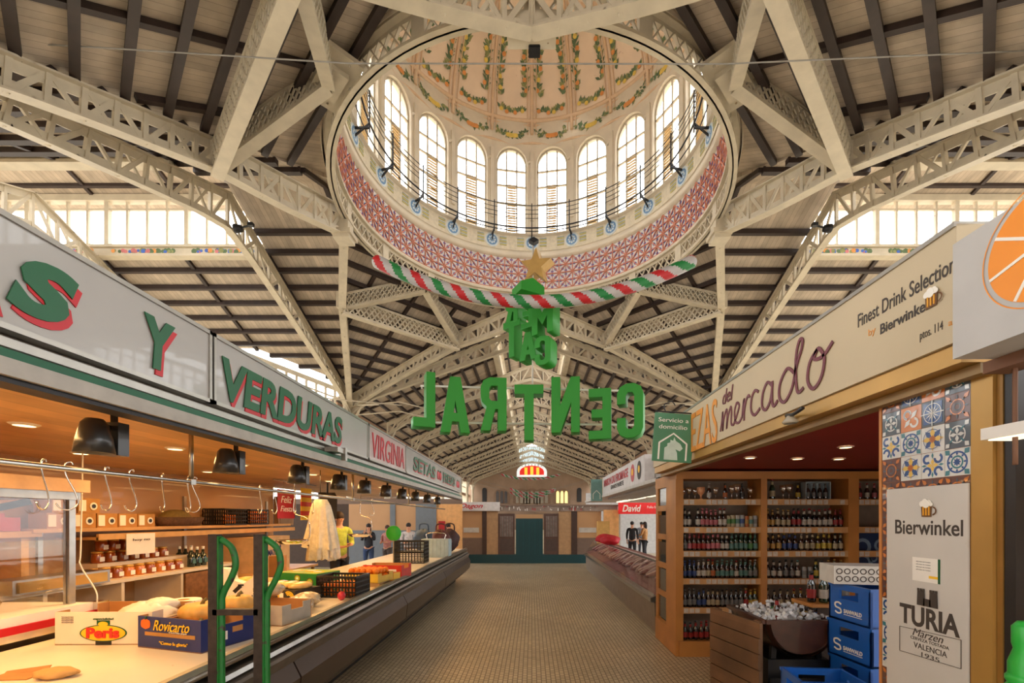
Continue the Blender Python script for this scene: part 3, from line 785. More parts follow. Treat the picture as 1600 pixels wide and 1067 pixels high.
# ================= hanging sign, star, garlands, cable =================
GREEN = mat('sign_green_foam', (34, 138, 34), .55, var=.05, scale=1)
GREEND = mat('sign_green_side', (36, 150, 34), .55, var=.05, scale=1)
GOLD = mat('star_gold', (196, 158, 92), .4, .35, var=.08)
def blockletter(ch):
    """condensed block capitals in a 1 x 2 cell as stroke polygons"""
    B = {'M': [[(0, 0), (.24, 0), (.24, 1.25), (.5, .6), (.76, 1.25), (.76, 0), (1, 0), (1, 2), (.76, 2), (.5, 1.3), (.24, 2), (0, 2)]],
         'E': [[(0, 0), (.9, 0), (.9, .3), (.32, .3), (.32, .86), (.78, .86), (.78, 1.16), (.32, 1.16), (.32, 1.7), (.9, 1.7), (.9, 2), (0, 2)]],
         'T': [[(.36, 0), (.66, 0), (.66, 1.7), (1.02, 1.7), (1.02, 2), (0, 2), (0, 1.7), (.36, 1.7)]],
         'N': [[(0, 0), (.28, 0), (.28, 1.2), (.7, 0), (1, 0), (1, 2), (.72, 2), (.72, .85), (.3, 2), (0, 2)]],
         'L': [[(0, 0), (.88, 0), (.88, .3), (.32, .3), (.32, 2), (0, 2)]],
         'C': [[(.65, 0), (.9, .12), (1, .35), (1, .72), (.7, .72), (.7, .42), (.6, .29), (.4, .29), (.31, .42), (.31, 1.58), (.4, 1.71), (.6, 1.71), (.7, 1.58), (.7, 1.28), (1, 1.28), (1, 1.65), (.9, 1.88), (.65, 2), (.35, 2), (.1, 1.88), (0, 1.65), (0, .35), (.1, .12), (.35, 0)]],
         'A': [[(0, 0), (.3, 0), (.37, .4), (.64, .4), (.71, 0), (1.02, 0), (.68, 2), (.34, 2)], [(.42, .68), (.6, .68), (.51, 1.3)]],
         'R': [[(0, 0), (.31, 0), (.31, .82), (.45, .82), (.66, 0), (1, 0), (.76, .9), (.95, 1.08), (1, 1.3), (1, 1.65), (.9, 1.88), (.65, 2), (0, 2)], [(.31, 1.1), (.6, 1.1), (.7, 1.2), (.7, 1.6), (.6, 1.72), (.31, 1.72)]]}
    return B[ch]
def letter(ch, wd, ht, dp, parent, loc, rz, tilt=0):
    P = blockletter(ch); cu = bpy.data.curves.new('letter', 'CURVE'); cu.dimensions = '2D'; cu.fill_mode = 'BOTH'; cu.extrude = dp/2; cu.bevel_depth = .012
    for poly in P:
        sp = cu.splines.new('POLY'); sp.points.add(len(poly)-1)
        for i, (x, y) in enumerate(poly): sp.points[i].co = ((x-.5)*wd, (y-1)*ht/2, 0, 1)
        sp.use_cyclic_u = True
    o = bpy.data.objects.new('t', cu); C.objects.link(o); bpy.context.view_layer.update()
    me = bpy.data.meshes.new_from_object(o.evaluated_get(bpy.context.evaluated_depsgraph_get()))
    bpy.data.objects.remove(o); bpy.data.curves.remove(cu)
    me.materials.clear(); me.materials.append(GREEN)
    for p in me.polygons: p.material_index = 0
    # upright; the lettering faces away from the camera (reads from the far side)
    for v in me.vertices: v.co = V((-v.co.x, v.co.z, v.co.y))
    me.flip_normals() if False else None
    q = bpy.data.objects.new('letter', me); C.objects.link(q); q.parent = parent; q.location = loc; q.rotation_euler = (0, tilt, rz); return q
HS = thing('hanging_sign', 'green block letter sign with a golden star hanging under the dome, seen from behind', 'sign', at(827, 640, 9.2))
o0 = V(HS.location)
# CENTRAL: pixel centre, width, height, yaw
for ch, px, py, wpx, hpx, Y, rz in (('L', 659, 630, 36, 84, 8.9, .4), ('A', 711, 639, 42, 84, 9.1, .25), ('R', 771, 638, 38, 80, 9.25, .12), ('T', 827, 651, 42, 84, 9.3, 0),
                                    ('N', 884, 639, 42, 84, 9.25, -.1), ('E', 936, 653, 36, 76, 9.1, -.2), ('C', 986, 648, 38, 82, 8.9, -.35)):
    c = at(px, py-4, Y); letter(ch, wpx*Y/FPX, hpx*Y/FPX, .3, HS, c-o0, rz)
# CAT and MER turned to the side
for ch, px, py, wd, ht, Y, rz in (('M', 853, 501, .44, .56, 8.75, -.55), ('E', 829, 494, .32, .56, 9.2, -.6), ('R', 806, 487, .32, .56, 9.65, -.65),
                                  ('C', 853, 551, .32, .54, 8.75, -.5), ('A', 831, 544, .38, .54, 9.2, -.55), ('T', 806, 533, .42, .74, 9.65, -.6)):
    letter(ch, wd, ht, .28, HS, at(px, py, Y)-o0, rz)
roof_ = MB(); c = at(818, 462, 9.2)-o0
for a_, b_ in ((-.35, .1), (.25, .0)): pass
roof_.prism([(-.26, -.1), (.26, -.1), (.26, .06), (0, .18), (-.26, .06)], c, V((math.cos(.5), math.sin(.5), 0)), (0, 0, 1), .4)
roof_.build('letter_cap', GREEN, HS)
rd = MB()
rd.tube([at(833, 380, 9.2)-o0, at(832, 600, 9.2)-o0], .018, 6)
rd.bar(at(657, 603, 9.55)-o0, at(990, 611, 9.55)-o0, .035, .035); rd.bar(at(657, 660, 9.55)-o0, at(990, 664, 9.55)-o0, .035, .035)
for px_, Y_ in ((659, 8.9), (711, 9.1), (771, 9.25), (827, 9.3), (884, 9.25), (936, 9.1), (986, 8.9)): rd.bar(at(px_, 606, Y_)-o0, at(px_, 606, 9.56)-o0, .03, .03)
rd.build('support_rod', WHITE, HS)
st = MB(); sp_ = []
for k in range(10):
    a = PI/2+k*PI/5; r = .34 if k % 2 == 0 else .14; sp_.append((r*math.cos(a), r*math.sin(a)))
ct = at(832, 418, 9.2)-o0
st.prism(sp_, ct+V((.05, -.1, 0)), V((math.cos(-.35), math.sin(-.35), -.1)), V((.06, -.1, 1)), -.28)
st.build('star', GOLD, HS)

def garland(a, b, sag, r, n, turns, name, label, seg=10):
    mats = [mat('garland_white', (180, 176, 174), .5, var=.04), mat('garland_red', (186, 30, 36), .5, var=.05), mat('garland_green', (24, 122, 58), .5, var=.05)]
    pts = [V(a).lerp(V(b), i/n)-V((0, 0, sag*(1-(2*i/n-1)**2))) for i in range(n+1)]
    mb = MB(); seq = [1, 0, 2, 0]
    def sp(i, k):
        return seq[int(((i/n*turns-2*k/seg) % 2)*2) % 4]
    rr_ = [r*(.55 if i in (0, n) else .85 if i in (1, n-1) else 1) for i in range(n+1)]
    mb.tube(pts, rr_, seg, spiral=sp)
    o = mb.build(name, mats); e0, e1 = pts[0], pts[-1]; dz = 1.6 if n > 100 else .8; dx = 1.9 if n > 100 else 6
    wm = MB(); wm.tube([e0, e0+V((-dx, (6 if n > 100 else 0), dz*2))], .008 if n > 100 else .012, 5); wm.tube([e1, e1+V((dx, (6 if n > 100 else 0), dz*2))], .008 if n > 100 else .012, 5); wm.build('wire', mat('cable_grey', (150, 146, 138), .6), o)
    return tag(o, label, 'garland')
def mark(o, g): o['group'] = g; return o
garland(at(584, 406, 8.2), at(1086, 406, 8.2), .76, .115, 200, 16, 'striped_garland', 'large red white and green striped garland hung below the dome ring', 20)
garland(at(783, 741, 40), at(875, 741, 40), .42, .1, 60, 13, 'striped_garland', 'small striped garland high in front of the stained glass window', 8)
garland(at(797, 763, 42), at(868, 763, 42), .5, .1, 50, 9, 'striped_garland', 'small striped garland across the pale lancet windows, the upper of two', 8)
garland(at(797, 769, 44), at(868, 765, 44), .6, .1, 50, 9, 'striped_garland', 'small striped garland across the pale lancet windows, the lower of two', 8)
cb = MB(); cb.tube([at(-60, 62, 7.5), at(200, 77, 7.6), at(545, 99, 7.9), at(1130, 100, 7.9), at(1400, 88, 7.6), at(1680, 76, 7.4)], .012, 5)
tag(cb.build('steel_cable', mat('cable_grey', (150, 146, 138), .6)), 'thin steel cable stretched across the hall under the dome', 'cable')
lsb = MB(); c = at(835, 62, 8.6); lsb.box(c, (.22, .2, .5))
for i in range(6): lsb.box(c+V((0, -.105, -.2+i*.08)), (.2, .02, .05), 1)
ls = lsb.build('hanging_loudspeaker', [DKMET, BLACK]); tag(ls, 'dark louvred box hanging from the plate at the near edge of the dome ring', 'loudspeaker')
br_ = MB(); br_.bar(c+V((0, 0, .2)), c+V((0, 0, 1.6)), .05, .05); br_.build('bracket', DKMET, ls)
dm = MB(); c = at(834, 380, 9.2); dm.prism([(-.1, 0), (0, -.06), (.1, 0), (0, .06)], c, (1, 0, 0), (0, 0, 1), .12); tag(dm.build('cable_junction', DKMET), 'small dark diamond shaped junction box above the golden star', 'junction box')
# spotlights clamped to the transept trusses
for sx, px, lab in ((-1, 372, 'left'), (1, 1293, 'right')):
    s_ = MB(); c = at(px, 357, 14.1)
    s_.lathe([(.03, -.12), (.1, -.11), (.13, .06), (.13, .1)], c, 12, 0, Matrix.Rotation(PI/2*sx, 3, 'Y')); s_.bar(c, c+V((sx*-.4, 0, .1)), .04, .04); s_.box(c+V((sx*-.4, 0, .12)), (.16, .12, .1), 0)
    tag(s_.build('clamp_spotlight', DKMET), 'dark round spotlight clamped to the arched truss of the %s transept' % ('west' if sx < 0 else 'east'), 'spotlight')

# ================= left row of stalls =================
XF = -2.2
def LP(Y, z): return V((XF, Y, EYE+z))
ALU = mat('aluminium_profile', (168, 164, 156), .35, .8, var=.06)
SGREEN = mat('letter_green', (8, 88, 50), .4, var=.05); SRED = mat('letter_red', (190, 24, 38), .4, var=.05)
ZT_, ZB_ = EYE+1.28, EYE+.79
CEILP = mat('stall_varnished_ceiling', (206, 166, 112), .32, var=.08, scale=2, coat=.3)
STW = mat('stall_wall_panel', (188, 144, 96), .4, var=.06, scale=2, coat=.2)
def lsign(y0, y1, label, face, edge=ALU):
    t = thing('stall_sign', label, 'sign', (XF, (y0+y1)/2, ZB_))
    mb = MB(); L = y1-y0; mb.b2((-.22, -L/2+.005, 0), (-.02, L/2-.005, .49)); mb.build('sign_box', edge, t)
    f = MB(); f.b2((-.02, -L/2+.02, .025), (0, L/2-.02, .465)); f.build('sign_face', face, t)
    fr = MB()
    for z in (.0, .465): fr.b2((-.02, -L/2, z), (.012, L/2, z+.025))
    for y in (-L/2, L/2-.022): fr.b2((-.02, y, 0), (.012, y+.022, .49))
    fr.build('sign_frame', edge, t)
    return t
def put(o, t):
    """keep a part built in world coordinates where it is under a thing that is only moved"""
    o.matrix_parent_inverse = Matrix.Translation(-V(t.location)); return o
sg1 = lsign(.45, 3.09, 'white stall sign with a large green and red S and Y', GREYW)
YX, UP = V((0, 1, 0)), V((0, 0, 1))
def shadowtext(s, t, yc, zc, W_, H_, bold=.03, shear=.12, dy=.022, dz=-.03, spacing=1):
    put(lettering(s, SRED, (XF+.004, yc+dy, EYE+zc+dz), W_, H_, YX, UP, t, .006, bold, shear, 'lettering', 'red drop shadow lettering', spacing), t)
    put(lettering(s, SGREEN, (XF+.010, yc, EYE+zc), W_, H_, YX, UP, t, .006, bold, shear, 'lettering', 'green lettering', spacing), t)
shadowtext('A', sg1, 1.72, 1.02, .26, .31, .05); shadowtext('S', sg1, 2.03, 1.02, .30, .27, .06, .25); shadowtext('Y', sg1, 2.66, 1.02, .22, .30, .05)
sg2 = lsign(3.11, 6.05, 'white stall sign reading VERDURAS in green brush letters', GREYW)
shadowtext('VERDURAS', sg2, 4.2, 1.0, 2.02, .31, .035, .15)
sg3 = lsign(6.07, 7.86, 'white stall sign reading VIRGINIA in thin red letters', mat('pink_white_sign', (186, 166, 162), .3, var=.04, coat=.4))
put(lettering('VIRGINIA', SRED, (XF+.006, 6.98, EYE+1.02), 1.55, .34, YX, UP, sg3, .006, 0, .1), sg3)
sg4 = lsign(7.88, 14.0, 'long stall sign reading SETAS FRESAS with strawberry and mushroom pictures', GREYW)
shadowtext('SETAS', sg4, 9.3, 1.03, 1.9, .27, .03, .1, .03, -.02); shadowtext('FRESAS', sg4, 12.0, 1.03, 1.7, .25, .03, .1, .03, -.02)
pm_ = MB()
for yc in (10.6, 10.85, 13.3, 13.55): pm_ = MB(); pm_.sphere((XF, yc, EYE+1.02), (.02, .12, .11), 10, 0); pm_.sphere((XF+.003, yc, EYE+1.11), (.02, .06, .03), 8, 1); put(pm_.build('strawberry_picture', [SRED, SGREEN], sg4), sg4)

# fascia box with rolled shutter, green and white strips
fb = thing('shutter_box', 'long grey shutter box with green and white strips under the left signs', 'shutter box', (XF, 7.2, ZB_-.25))
mb = MB(); mb.b2((XF-.25, .45, ZB_-.085), (XF-.06, 14.0, ZB_-.002)); mb.b2((XF-.2, .45, ZB_-.06), (XF-.03, 14.0, ZB_-.02)); put(mb.build('box', ALU, fb), fb)
mb = MB(); mb.b2((XF-.16, .45, ZB_-.125), (XF+.03, 14.0, ZB_-.087)); put(mb.build('green_strip', mat('strip_green', (22, 92, 62), .5), fb), fb)
mb = MB(); mb.b2((XF-.12, .45, ZB_-.20), (XF+.045, 14.0, ZB_-.127)); put(mb.build('white_strip', mat('strip_white', (170, 164, 154), .5), fb), fb)
mb = MB(); mb.b2((XF-.1, .45, ZB_-.225), (XF+.02, 14.0, ZB_-.202)); put(mb.build('rail', DKMET, fb), fb)
bk = MB(); bk.box((XF+.06, 4.9, ZB_-.05), (.14, .18, .05)); bk.box((XF+.12, 5.0, ZB_-.08), (.05, .05, .14)); put(bk.build('bracket', STEEL, fb), fb)

# stall body: ceiling, back wall, kick
mb = MB(); mb.b2((-5.62, .4, 2.52), (XF-.1, 14.0, 2.6)); 
sc_ = struct(mb.build('ceiling_stall', plankmat('stall_ceiling_boards', (208, 166, 112), 0, .2, .75, .35)), 'varnished board ceiling of the fruit stall')
mb = MB(); mb.b2((-5.62, .4, 0), (-5.5, 9.6, 2.52)); struct(mb.build('wall_back', STW), 'warm panelled back wall of the fruit stall')
mb = MB(); mb.b2((-5.5, .4, 0), (-2.5, .5, 2.52)); struct(mb.build('wall_stall_side', STW), 'side wall of the fruit stall')
mb = MB(); mb.b2((-5.4, .5, 0), (-2.5, 14, .18)); struct(mb.build('floor_platform', mat('platform_dark', (58, 52, 46), .7)), 'raised stall floor')
mb = MB(); mb.b2((-5.8, .4, 2.6), (-2.42, 14, 2.66)); struct(mb.build('roof_stall', mat('stall_top', (120, 112, 102), .8)), 'dusty flat top of the stall row')

# counter: white worktop slabs, double rail, brown apron
ct_ = thing('display_counter', 'long produce counter with white top, steel rails and brown apron along the left aisle', 'counter', (-2.9, 7.4, 0))
TOPZ = .95
wt = MB(); wt.b2((-3.58, .5, TOPZ-.05), (-2.03, 13.4, TOPZ)); put(wt.build('worktop', mat('white_worktop', (236, 226, 206), .35, var=.05, scale=2, wear=((190, 170, 140), 7, .78)), ct_), ct_)
def prof(mb, pts, y0, y1, mi=0):
    mb.prism(pts, (0, y0, 0), (-1, 0, 0), (0, 0, 1), y1-y0, mi) if False else mb.add([V((x, y, z)) for y in (y0, y1) for x, z in pts], [tuple(range(len(pts))), tuple(range(2*len(pts)-1, len(pts)-1, -1))]+[(i, len(pts)+i, len(pts)+(i+1) % len(pts), (i+1) % len(pts)) for i in range(len(pts))], mi)
mb = MB(); prof(mb, [(-2.04, .93), (-1.97, .985), (-1.93, .985), (-1.91, .96), (-1.94, .93)], .4, 13.4); mb.tube([(-1.94, .4, .93), (-1.94, 13.4, .93)], .022, 8)
prof(mb, [(-2.0, .90), (-1.90, .87), (-1.89, .84), (-1.98, .84)], .4, 13.4); put(mb.build('steel_rail', STEEL, ct_), ct_)
mb = MB(); prof(mb, [(-2.05, .835), (-1.86, .82), (-1.85, .80), (-1.88, .72), (-2.05, .72)], .4, 13.4); put(mb.build('price_rail', mat('grey_rail', (120, 112, 104), .4, .5), ct_), ct_)
ap_ = mat('brown_apron', (78, 64, 54), .35, .3, var=.08, scale=3)
mb = MB()
for y0, y1 in ((.4, 2.2), (2.22, 3.55), (3.57, 6.6), (6.62, 9.6), (9.62, 13.4)): prof(mb, [(-2.1, .72), (-1.88, .72), (-1.82, .60), (-1.84, .40), (-1.96, .27), (-2.1, .27)], y0, y1)
put(mb.build('apron', ap_, ct_), ct_)
mb = MB(); mb.b2((-3.5, .5, 0), (-2.25, 13.3, .27)); put(mb.build('plinth', mat('black_plinth', (22, 22, 22), .6), ct_), ct_)
mb = MB(); mb.b2((-3.5, .5, .27), (-2.1, 13.3, .9)); put(mb.build('body', mat('counter_body', (120, 104, 88), .6), ct_), ct_)

# ceiling downlights
for i, (x, y) in enumerate([(-3.6, 3.2), (-3.4, 4.3), (-3.6, 5.6), (-3.3, 6.8), (-3.6, 8.0), (-4.6, 4.6), (-4.6, 6.4), (-4.5, 8.4), (-3.2, 9.6), (-4.8, 3.3)]):
    dl = MB(); dl.lathe([(.0, 2.508), (.06, 2.508)], (x, y, 0), 14, 1); dl.lathe([(.06, 2.505), (.075, 2.512), (.085, 2.52)], (x, y, 0), 14, 0)
    o = dl.build('downlight', [WHITE, mat('lamp_glow', (255, 226, 170), .5, emit=(255, 222, 160), estr=4)])
    tag(o, 'round recessed downlight in the stall ceiling, %s of ten' % ORD[i], 'downlight', 'downlights in the fruit stall ceiling')
# black spotlights hung in a row
SPB = mat('spot_black', (44, 42, 40), .35, var=.06, coat=.2)
def spot():
    t = thing('track_spotlight', 'x', 'spotlight', (0, 0, 0), 0, 'black spotlights under the fruit stall fascia')
    m1 = MB(); m1.lathe([(.0, .12), (.05, .12), (.075, .09), (.10, -.02), (.115, -.12), (.1, -.12), (.08, -.1)], (0, 0, 0), 16, 0); m1.build('lamp_shade', SPB, t)
    m3 = MB(); m3.lathe([(.0, -.098), (.08, -.1)], (0, 0, 0), 16, 0); m3.build('lamp_lens', mat('lamp_glow', (1, 1, 1)), t)
    m2 = MB(); m2.box((.0, .15, .0), (.14, .09, .24)); m2.build('driver_box', SPB, t)
    for i in range(4): pass
    m4 = MB(); m4.box((0, .09, .08), (.03, .06, .03)); m4.bar((0, .15, .12), (0, .15, .24), .03, .03); m4.box((0, .12, .24), (.05, .3, .03)); m4.build('mounting_arm', DKMET, t)
    return t
s0 = spot()
SY = [2.6, 3.72, 4.84, 5.86, 6.75, 7.75, 8.7, 9.7, 10.8, 12.0]
for i, y in enumerate(SY):
    lab = 'black bell-shaped spotlight under the left fascia, %s from the near end' % ORD[i]
    q = s0 if i == 0 else dup(s0, (0, 0, 0), 0, lab)
    q.location = (-2.52, y, 2.325); q['label'] = lab; q.scale = (.82, .82, .82)
# hook rail and hooks
hr = thing('hook_rail', 'long steel hanging rail under the fascia of the fruit stall', 'rail', (-2.62, 6, 2.1))
mb = MB(); mb.tube([(-2.62, .5, 2.13), (-2.62, 13.6, 2.13)], .016, 8); put(mb.build('rod', STEEL, hr), hr)
for y in (3.47, 6.6, 9.6, 12.6): m = MB(); m.tube([(-2.62, y, 2.13), (-2.62, y, 2.53)], .016, 8); m.box((-2.62, y, 2.13), (.04, .05, .04)); put(m.build('hanger_post', STEEL, hr), hr)
hk0 = None
HK = [2.42, 2.55, 2.78, 2.95, 3.2, 3.44, 3.5, 4.35, 4.6, 5.0, 5.4, 7.4]
for i, y in enumerate(HK):
    if hk0 is None:
        m = MB(); m.tube(cr([(0, .02, .03), (0, .01, .045), (0, -.012, .03), (.0, -.01, -.03), (0, .03, -.13), (0, .04, -.19), (0, .01, -.225), (0, -.03, -.22), (0, -.05, -.19)], 5), .004, 6)
        hk0 = m.build('meat_hook', CHROME); hk0['category'] = 'hook'; hk0['group'] = 'steel hooks on the hanging rail'; q = hk0
    else: q = hk0.copy(); C.objects.link(q)
    q.location = (-2.62, y, 2.125); q.rotation_euler = (0, 0, [.3, -.5, .2, 0, .4][i % 5]); q['label'] = 'steel hook on the hanging rail, %s from the near end' % ORD[i]

# ---- glass display case at the far left ----
gc = thing('glass_display_case', 'glass display case with red striped rail at the near end of the stall', 'display case', (-3.9, 3.0, 0))
def gb(name, a, b_, m): mb = MB(); mb.b2(a, b_); return put(mb.build(name, m, gc), gc)
gb('frame', (-3.74, 3.60, 1.16), (-3.69, 3.65, 2.04), STEEL); gb('frame', (-3.74, .6, 2.0), (-3.66, 3.66, 2.06), STEEL); gb('frame', (-4.6, 3.6, 2.0), (-3.7, 3.65, 2.05), STEEL)
gb('top_panel', (-4.6, .6, 2.06), (-3.62, 3.7, 2.16), mat('case_top', (196, 160, 118), .4))
gb('glass', (-3.72, .6, 1.16), (-3.705, 3.6, 2.0), CLEAR); gb('glass', (-4.55, 3.61, 1.16), (-3.74, 3.62, 2.0), CLEAR)
gb('shelf', (-4.5, .6, 1.62), (-3.9, 3.55, 1.635), CLEAR)
gb('sill', (-4.6, .6, 1.10), (-3.6, 3.70, 1.165), WHITE); gb('red_stripe', (-3.62, .6, 1.045), (-3.585, 3.70, 1.10), SRED); gb('sill', (-4.6, .6, .99), (-3.6, 3.70, 1.045), mat('cream_rail', (226, 208, 170), .4))
gb('end_cap', (-3.64, 3.70, .99), (-3.56, 3.80, 1.165), CHROME); gb('base', (-4.6, .6, .2), (-3.72, 3.62, .99), STEEL)
mb = MB(); mb.bar((-3.78, 3.4, 1.98), (-4.35, 2.6, 1.65), .05, .05); mb.bar((-4.35, 2.6, 1.1), (-4.35, 2.6, 1.9), .05, .05); put(mb.build('support_arm', DKMET, gc), gc)
mb = MB()
rr = random.Random(11)
for i in range(5):
    mb = MB(); c = (-4.0-.3*rr.random(), 2.3+i*.26, 1.165)
    mb.lathe([(.13, 0), (.15, .04), (.12, .1), (.05, .13), (.0, .135)], c, 14); o = mb.build('wrapped_cheese', glassmat('cling_film', (.95, .9, .8), .35, .2)); tag(o, 'wrapped round produce inside the glass case, %s from the near end' % ORD[i], 'food', 'wrapped produce in the glass case')

# ================= goods of the fruit stall =================
CARD = mat('brown_cardboard', (186, 132, 76), .8, var=.1); CARDW = mat('white_cardboard', (236, 226, 208), .6, var=.04)
NAVY = mat('navy_print', (32, 48, 110), .45, var=.06); YELL = mat('print_yellow', (250, 200, 40), .5, var=.03); ORG = mat('print_orange', (232, 106, 30), .5, var=.06)
REDP = mat('print_red', (214, 48, 36), .5, var=.04); BROWNP = mat('print_brown', (74, 52, 40), .6, var=.05)
ORANGE = mat('orange_peel', (236, 128, 22), .5, var=.12, scale=40, bump=.2)
WBAG = mat('white_plastic_bag', (238, 232, 216), .35, var=.05, scale=10)
def open_box(t, L, D, Hh, fm, im, th=.008, notch=False, zf=None):
    """open carton: four walls and a floor, front at -y; L wide, D deep"""
    m = MB(); m.b2((-L/2, -D/2, 0), (L/2, D/2, th)); m.build('bottom', im, t)
    m = MB(); m.b2((-L/2, -D/2, 0), (L/2, -D/2+th, zf or Hh)); m.build('front_panel', fm, t)
    m = MB(); m.b2((-L/2, D/2-th, 0), (L/2, D/2, Hh)); m.build('back_panel', [im], t)
    for s in (-1, 1):
        m = MB(); a, b_ = sorted((s*L/2, s*(L/2-th))); m.b2((a, -D/2+th, 0), (b_, D/2-th, Hh*.72)); m.b2((a, -D/2+th, Hh*.72), (b_, -D/2+.1, Hh)); m.b2((a, D/2-.1, Hh*.72), (b_, D/2-th, Hh)); m.build('side_panel', fm if s > 0 else im, t)
def ff(t, s, m, c, W_, H_, D, **k):
    """lettering on the front (-y) face of a thing's box, c = (x, z)"""
    return lettering(s, m, (c[0], -D/2-.003, c[1]), W_, H_, (1, 0, 0), (0, 0, 1), t, .004, **k)
# citrus carton
pb = thing('cardboard_box', 'white open carton printed with a red name on a yellow oval, on the counter', 'box', (-3.05, 3.42, TOPZ), math.radians(1))
open_box(pb, .68, .42, .235, CARDW, CARD)
m = MB(); disc(m, (0, -.211, .085), .165, (1, 0, 0), (0, 0, 1), .002, 0, 32, .36); disc(m, (0, -.213, .085), .155, (1, 0, 0), (0, 0, 1), .002, 1, 32, .345); m.build('oval_print', [SGREEN, YELL], pb)
ff(pb, 'Peris', REDP, (0, .088), .23, .075, .43, bold=.04)
ff(pb, 'especialidad', SGREEN, (0, .185), .14, .018, .42); m = MB(); m.b2((-.045, -.214, .145), (.045, -.21, .175)); disc(m, (0, -.214, .15), .035, (1, 0, 0), (0, 0, 1), .002, 1, 12, .5); m.build('emblem', [SGREEN, YELL], pb)
for i in range(4): ff(pb, 'xxxx xxx xxxxx' if False else 'lote categoria origen', BROWNP, (-.25, .20-.013*i), .08, .006, .42)
m = MB(); m.b2((-.055, -.2125, 0), (.055, -.209, .03)); m.build('hand_slot', BLACK, pb)
def bag(mb, c, r, seed, h=1, n=22, mi=0):
    rg = random.Random(seed); ph = [rg.uniform(0, 6.28) for _ in range(6)]; vs = []; P = 12
    for i in range(P+1):
        f = PI*i/P
        for k in range(n):
            a = 2*PI*k/n; w_ = 1+.10*math.sin(3*a+ph[0]+i*.7)+.07*math.sin(7*a+ph[1]-i)+.05*math.sin(11*a+ph[2]+i*1.9)
            vs.append((c[0]+r[0]*math.sin(f)*math.cos(a)*w_, c[1]+r[1]*math.sin(f)*math.sin(a)*w_, c[2]+r[2]*(-math.cos(f))*h*(1+.05*math.sin(5*a+i))))
    mb.add(vs, [(i*n+k, i*n+(k+1) % n, (i+1)*n+(k+1) % n, (i+1)*n+k) for i in range(P) for k in range(n)], mi, True)
m = MB(); bag(m, (0, 0, .12), (.21, .15, .13), 3); bag(m, (.06, .05, .21), (.12, .1, .06), 4)
wb = m.build('plastic_bag', WBAG, None, (-2.93, 3.44, TOPZ+.02)); tag(wb, 'bundle of crumpled white plastic bags lying in the white citrus carton', 'bag')
# paper roll
m = MB(); m.lathe([(.045, 0), (.13, 0), (.135, .01), (.135, .18), (.13, .19), (.045, .19), (.045, 0)], (0, 0, 0), 28); m.lathe([(.05, .188), (.042, .192), (.04, .1)], (0, 0, 0), 20, 1)
tag(m.build('paper_roll', [PAPER, CARD], None, (-3.05, 3.95, TOPZ)), 'big white roll of paper standing behind the white carton', 'paper roll')
# pumpkin carton
bb = thing('cardboard_box', 'blue open carton with a pumpkin print and yellow script, on the counter', 'box', (-2.42, 3.28, TOPZ), math.radians(-16))
open_box(bb, .58, .42, .22, NAVY, CARD)
m = MB(); m.b2((-.22, -.213, .09), (.24, -.2095, .115)); m.build('window_slot', mat('slot_tan', (176, 130, 70), .7), bb)
ff(bb, 'Rovicarto', YELL, (.03, .165), .33, .07, .425, shear=.35); ff(bb, 'Cucurbita pepo', WHITE, (.09, .123), .16, .014, .425); ff(bb, '"Como la gloria"', YELL, (.05, .045), .26, .028, .425, bold=.01)
m = MB()
for x_, s_ in ((-.03, .028), (-.015, .034), (0, .038), (.015, .034), (.03, .028)): m.sphere((-.215+x_, -.212, .168), (.016, .004, s_), 10)
m.bar((-.215, -.213, .2), (-.205, -.213, .222), .008, .006, 1); m.build('pumpkin_print', [ORG, SGREEN], bb)
m = MB(); m.b2((.29, .02, .09), (.293, .1, .13)); m.b2((.29, -.1, .05), (.293, -.02, .11), 1); m.build('side_label', [CARD, PAPER], bb)
def pumpkin(name, label, loc, r, hh, col, rz=0):
    m = MB(); n = 60; vs = []; P = 14
    for i in range(P+1):
        f = PI*i/P
        for k in range(n):
            a = 2*PI*k/n; w_ = 1-.07*abs(math.cos(5*a))**6
            rad = r*(math.sin(f)**.8)*w_; z = -math.cos(f)*hh; z -= .35*hh*math.exp(-(rad/(r*.4))**2)*(1 if i > P/2 else -1)
            vs.append((rad*math.cos(a), rad*math.sin(a), z))
    m.add(vs, [(i*n+k, i*n+(k+1) % n, (i+1)*n+(k+1) % n, (i+1)*n+k) for i in range(P) for k in range(n)], 0, True)
    o = m.build(name, col, None, loc, rz); st_ = MB(); st_.tube([(0, 0, hh*.55), (.01, 0, hh*1.0), (.03, .01, hh*1.2)], [.018, .013, .016], 6); st_.build('stem', mat('pumpkin_stem', (120, 104, 60), .8), o); return o
PK = mat('pumpkin_skin', (232, 178, 92), .5, var=.1, scale=20)
tag(pumpkin('pumpkin', '', (-2.5, 3.42, TOPZ+.20), .15, .075, PK, .4), 'large ribbed pale orange pumpkin on top of the blue carton', 'pumpkin')
tag(pumpkin('pumpkin', '', (-2.36, 3.62, TOPZ+.22), .12, .075, PK), 'ribbed pumpkin half hidden behind the large one over the blue carton', 'pumpkin')
tag(pumpkin('pumpkin', '', (-2.40, 3.24, TOPZ+.085), .13, .07, PK, 1), 'pumpkin inside the blue carton seen through its slot', 'pumpkin')
# cut carton and paper in the near corner
m = MB(); m.b2((-.11, -.06, 0), (.11, .06, .006)); m.prism([(-.11, -.02), (.11, -.02), (.10, .07), (-.11, .02)], (0, .06, .004), (1, 0, 0), (0, .6, .4), .004)
tag(m.build('cardboard_piece', CARD, None, (-2.93, 2.56, TOPZ), .1), 'torn brown carton lying flat at the near corner of the counter', 'cardboard')
m = MB(); bag(m, (0, 0, .025), (.11, .07, .03), 9); tag(m.build('paper_wrap', mat('tan_paper', (206, 160, 96), .8), None, (-2.70, 2.56, TOPZ)), 'crumpled tan wrapping paper at the near corner of the counter', 'paper')
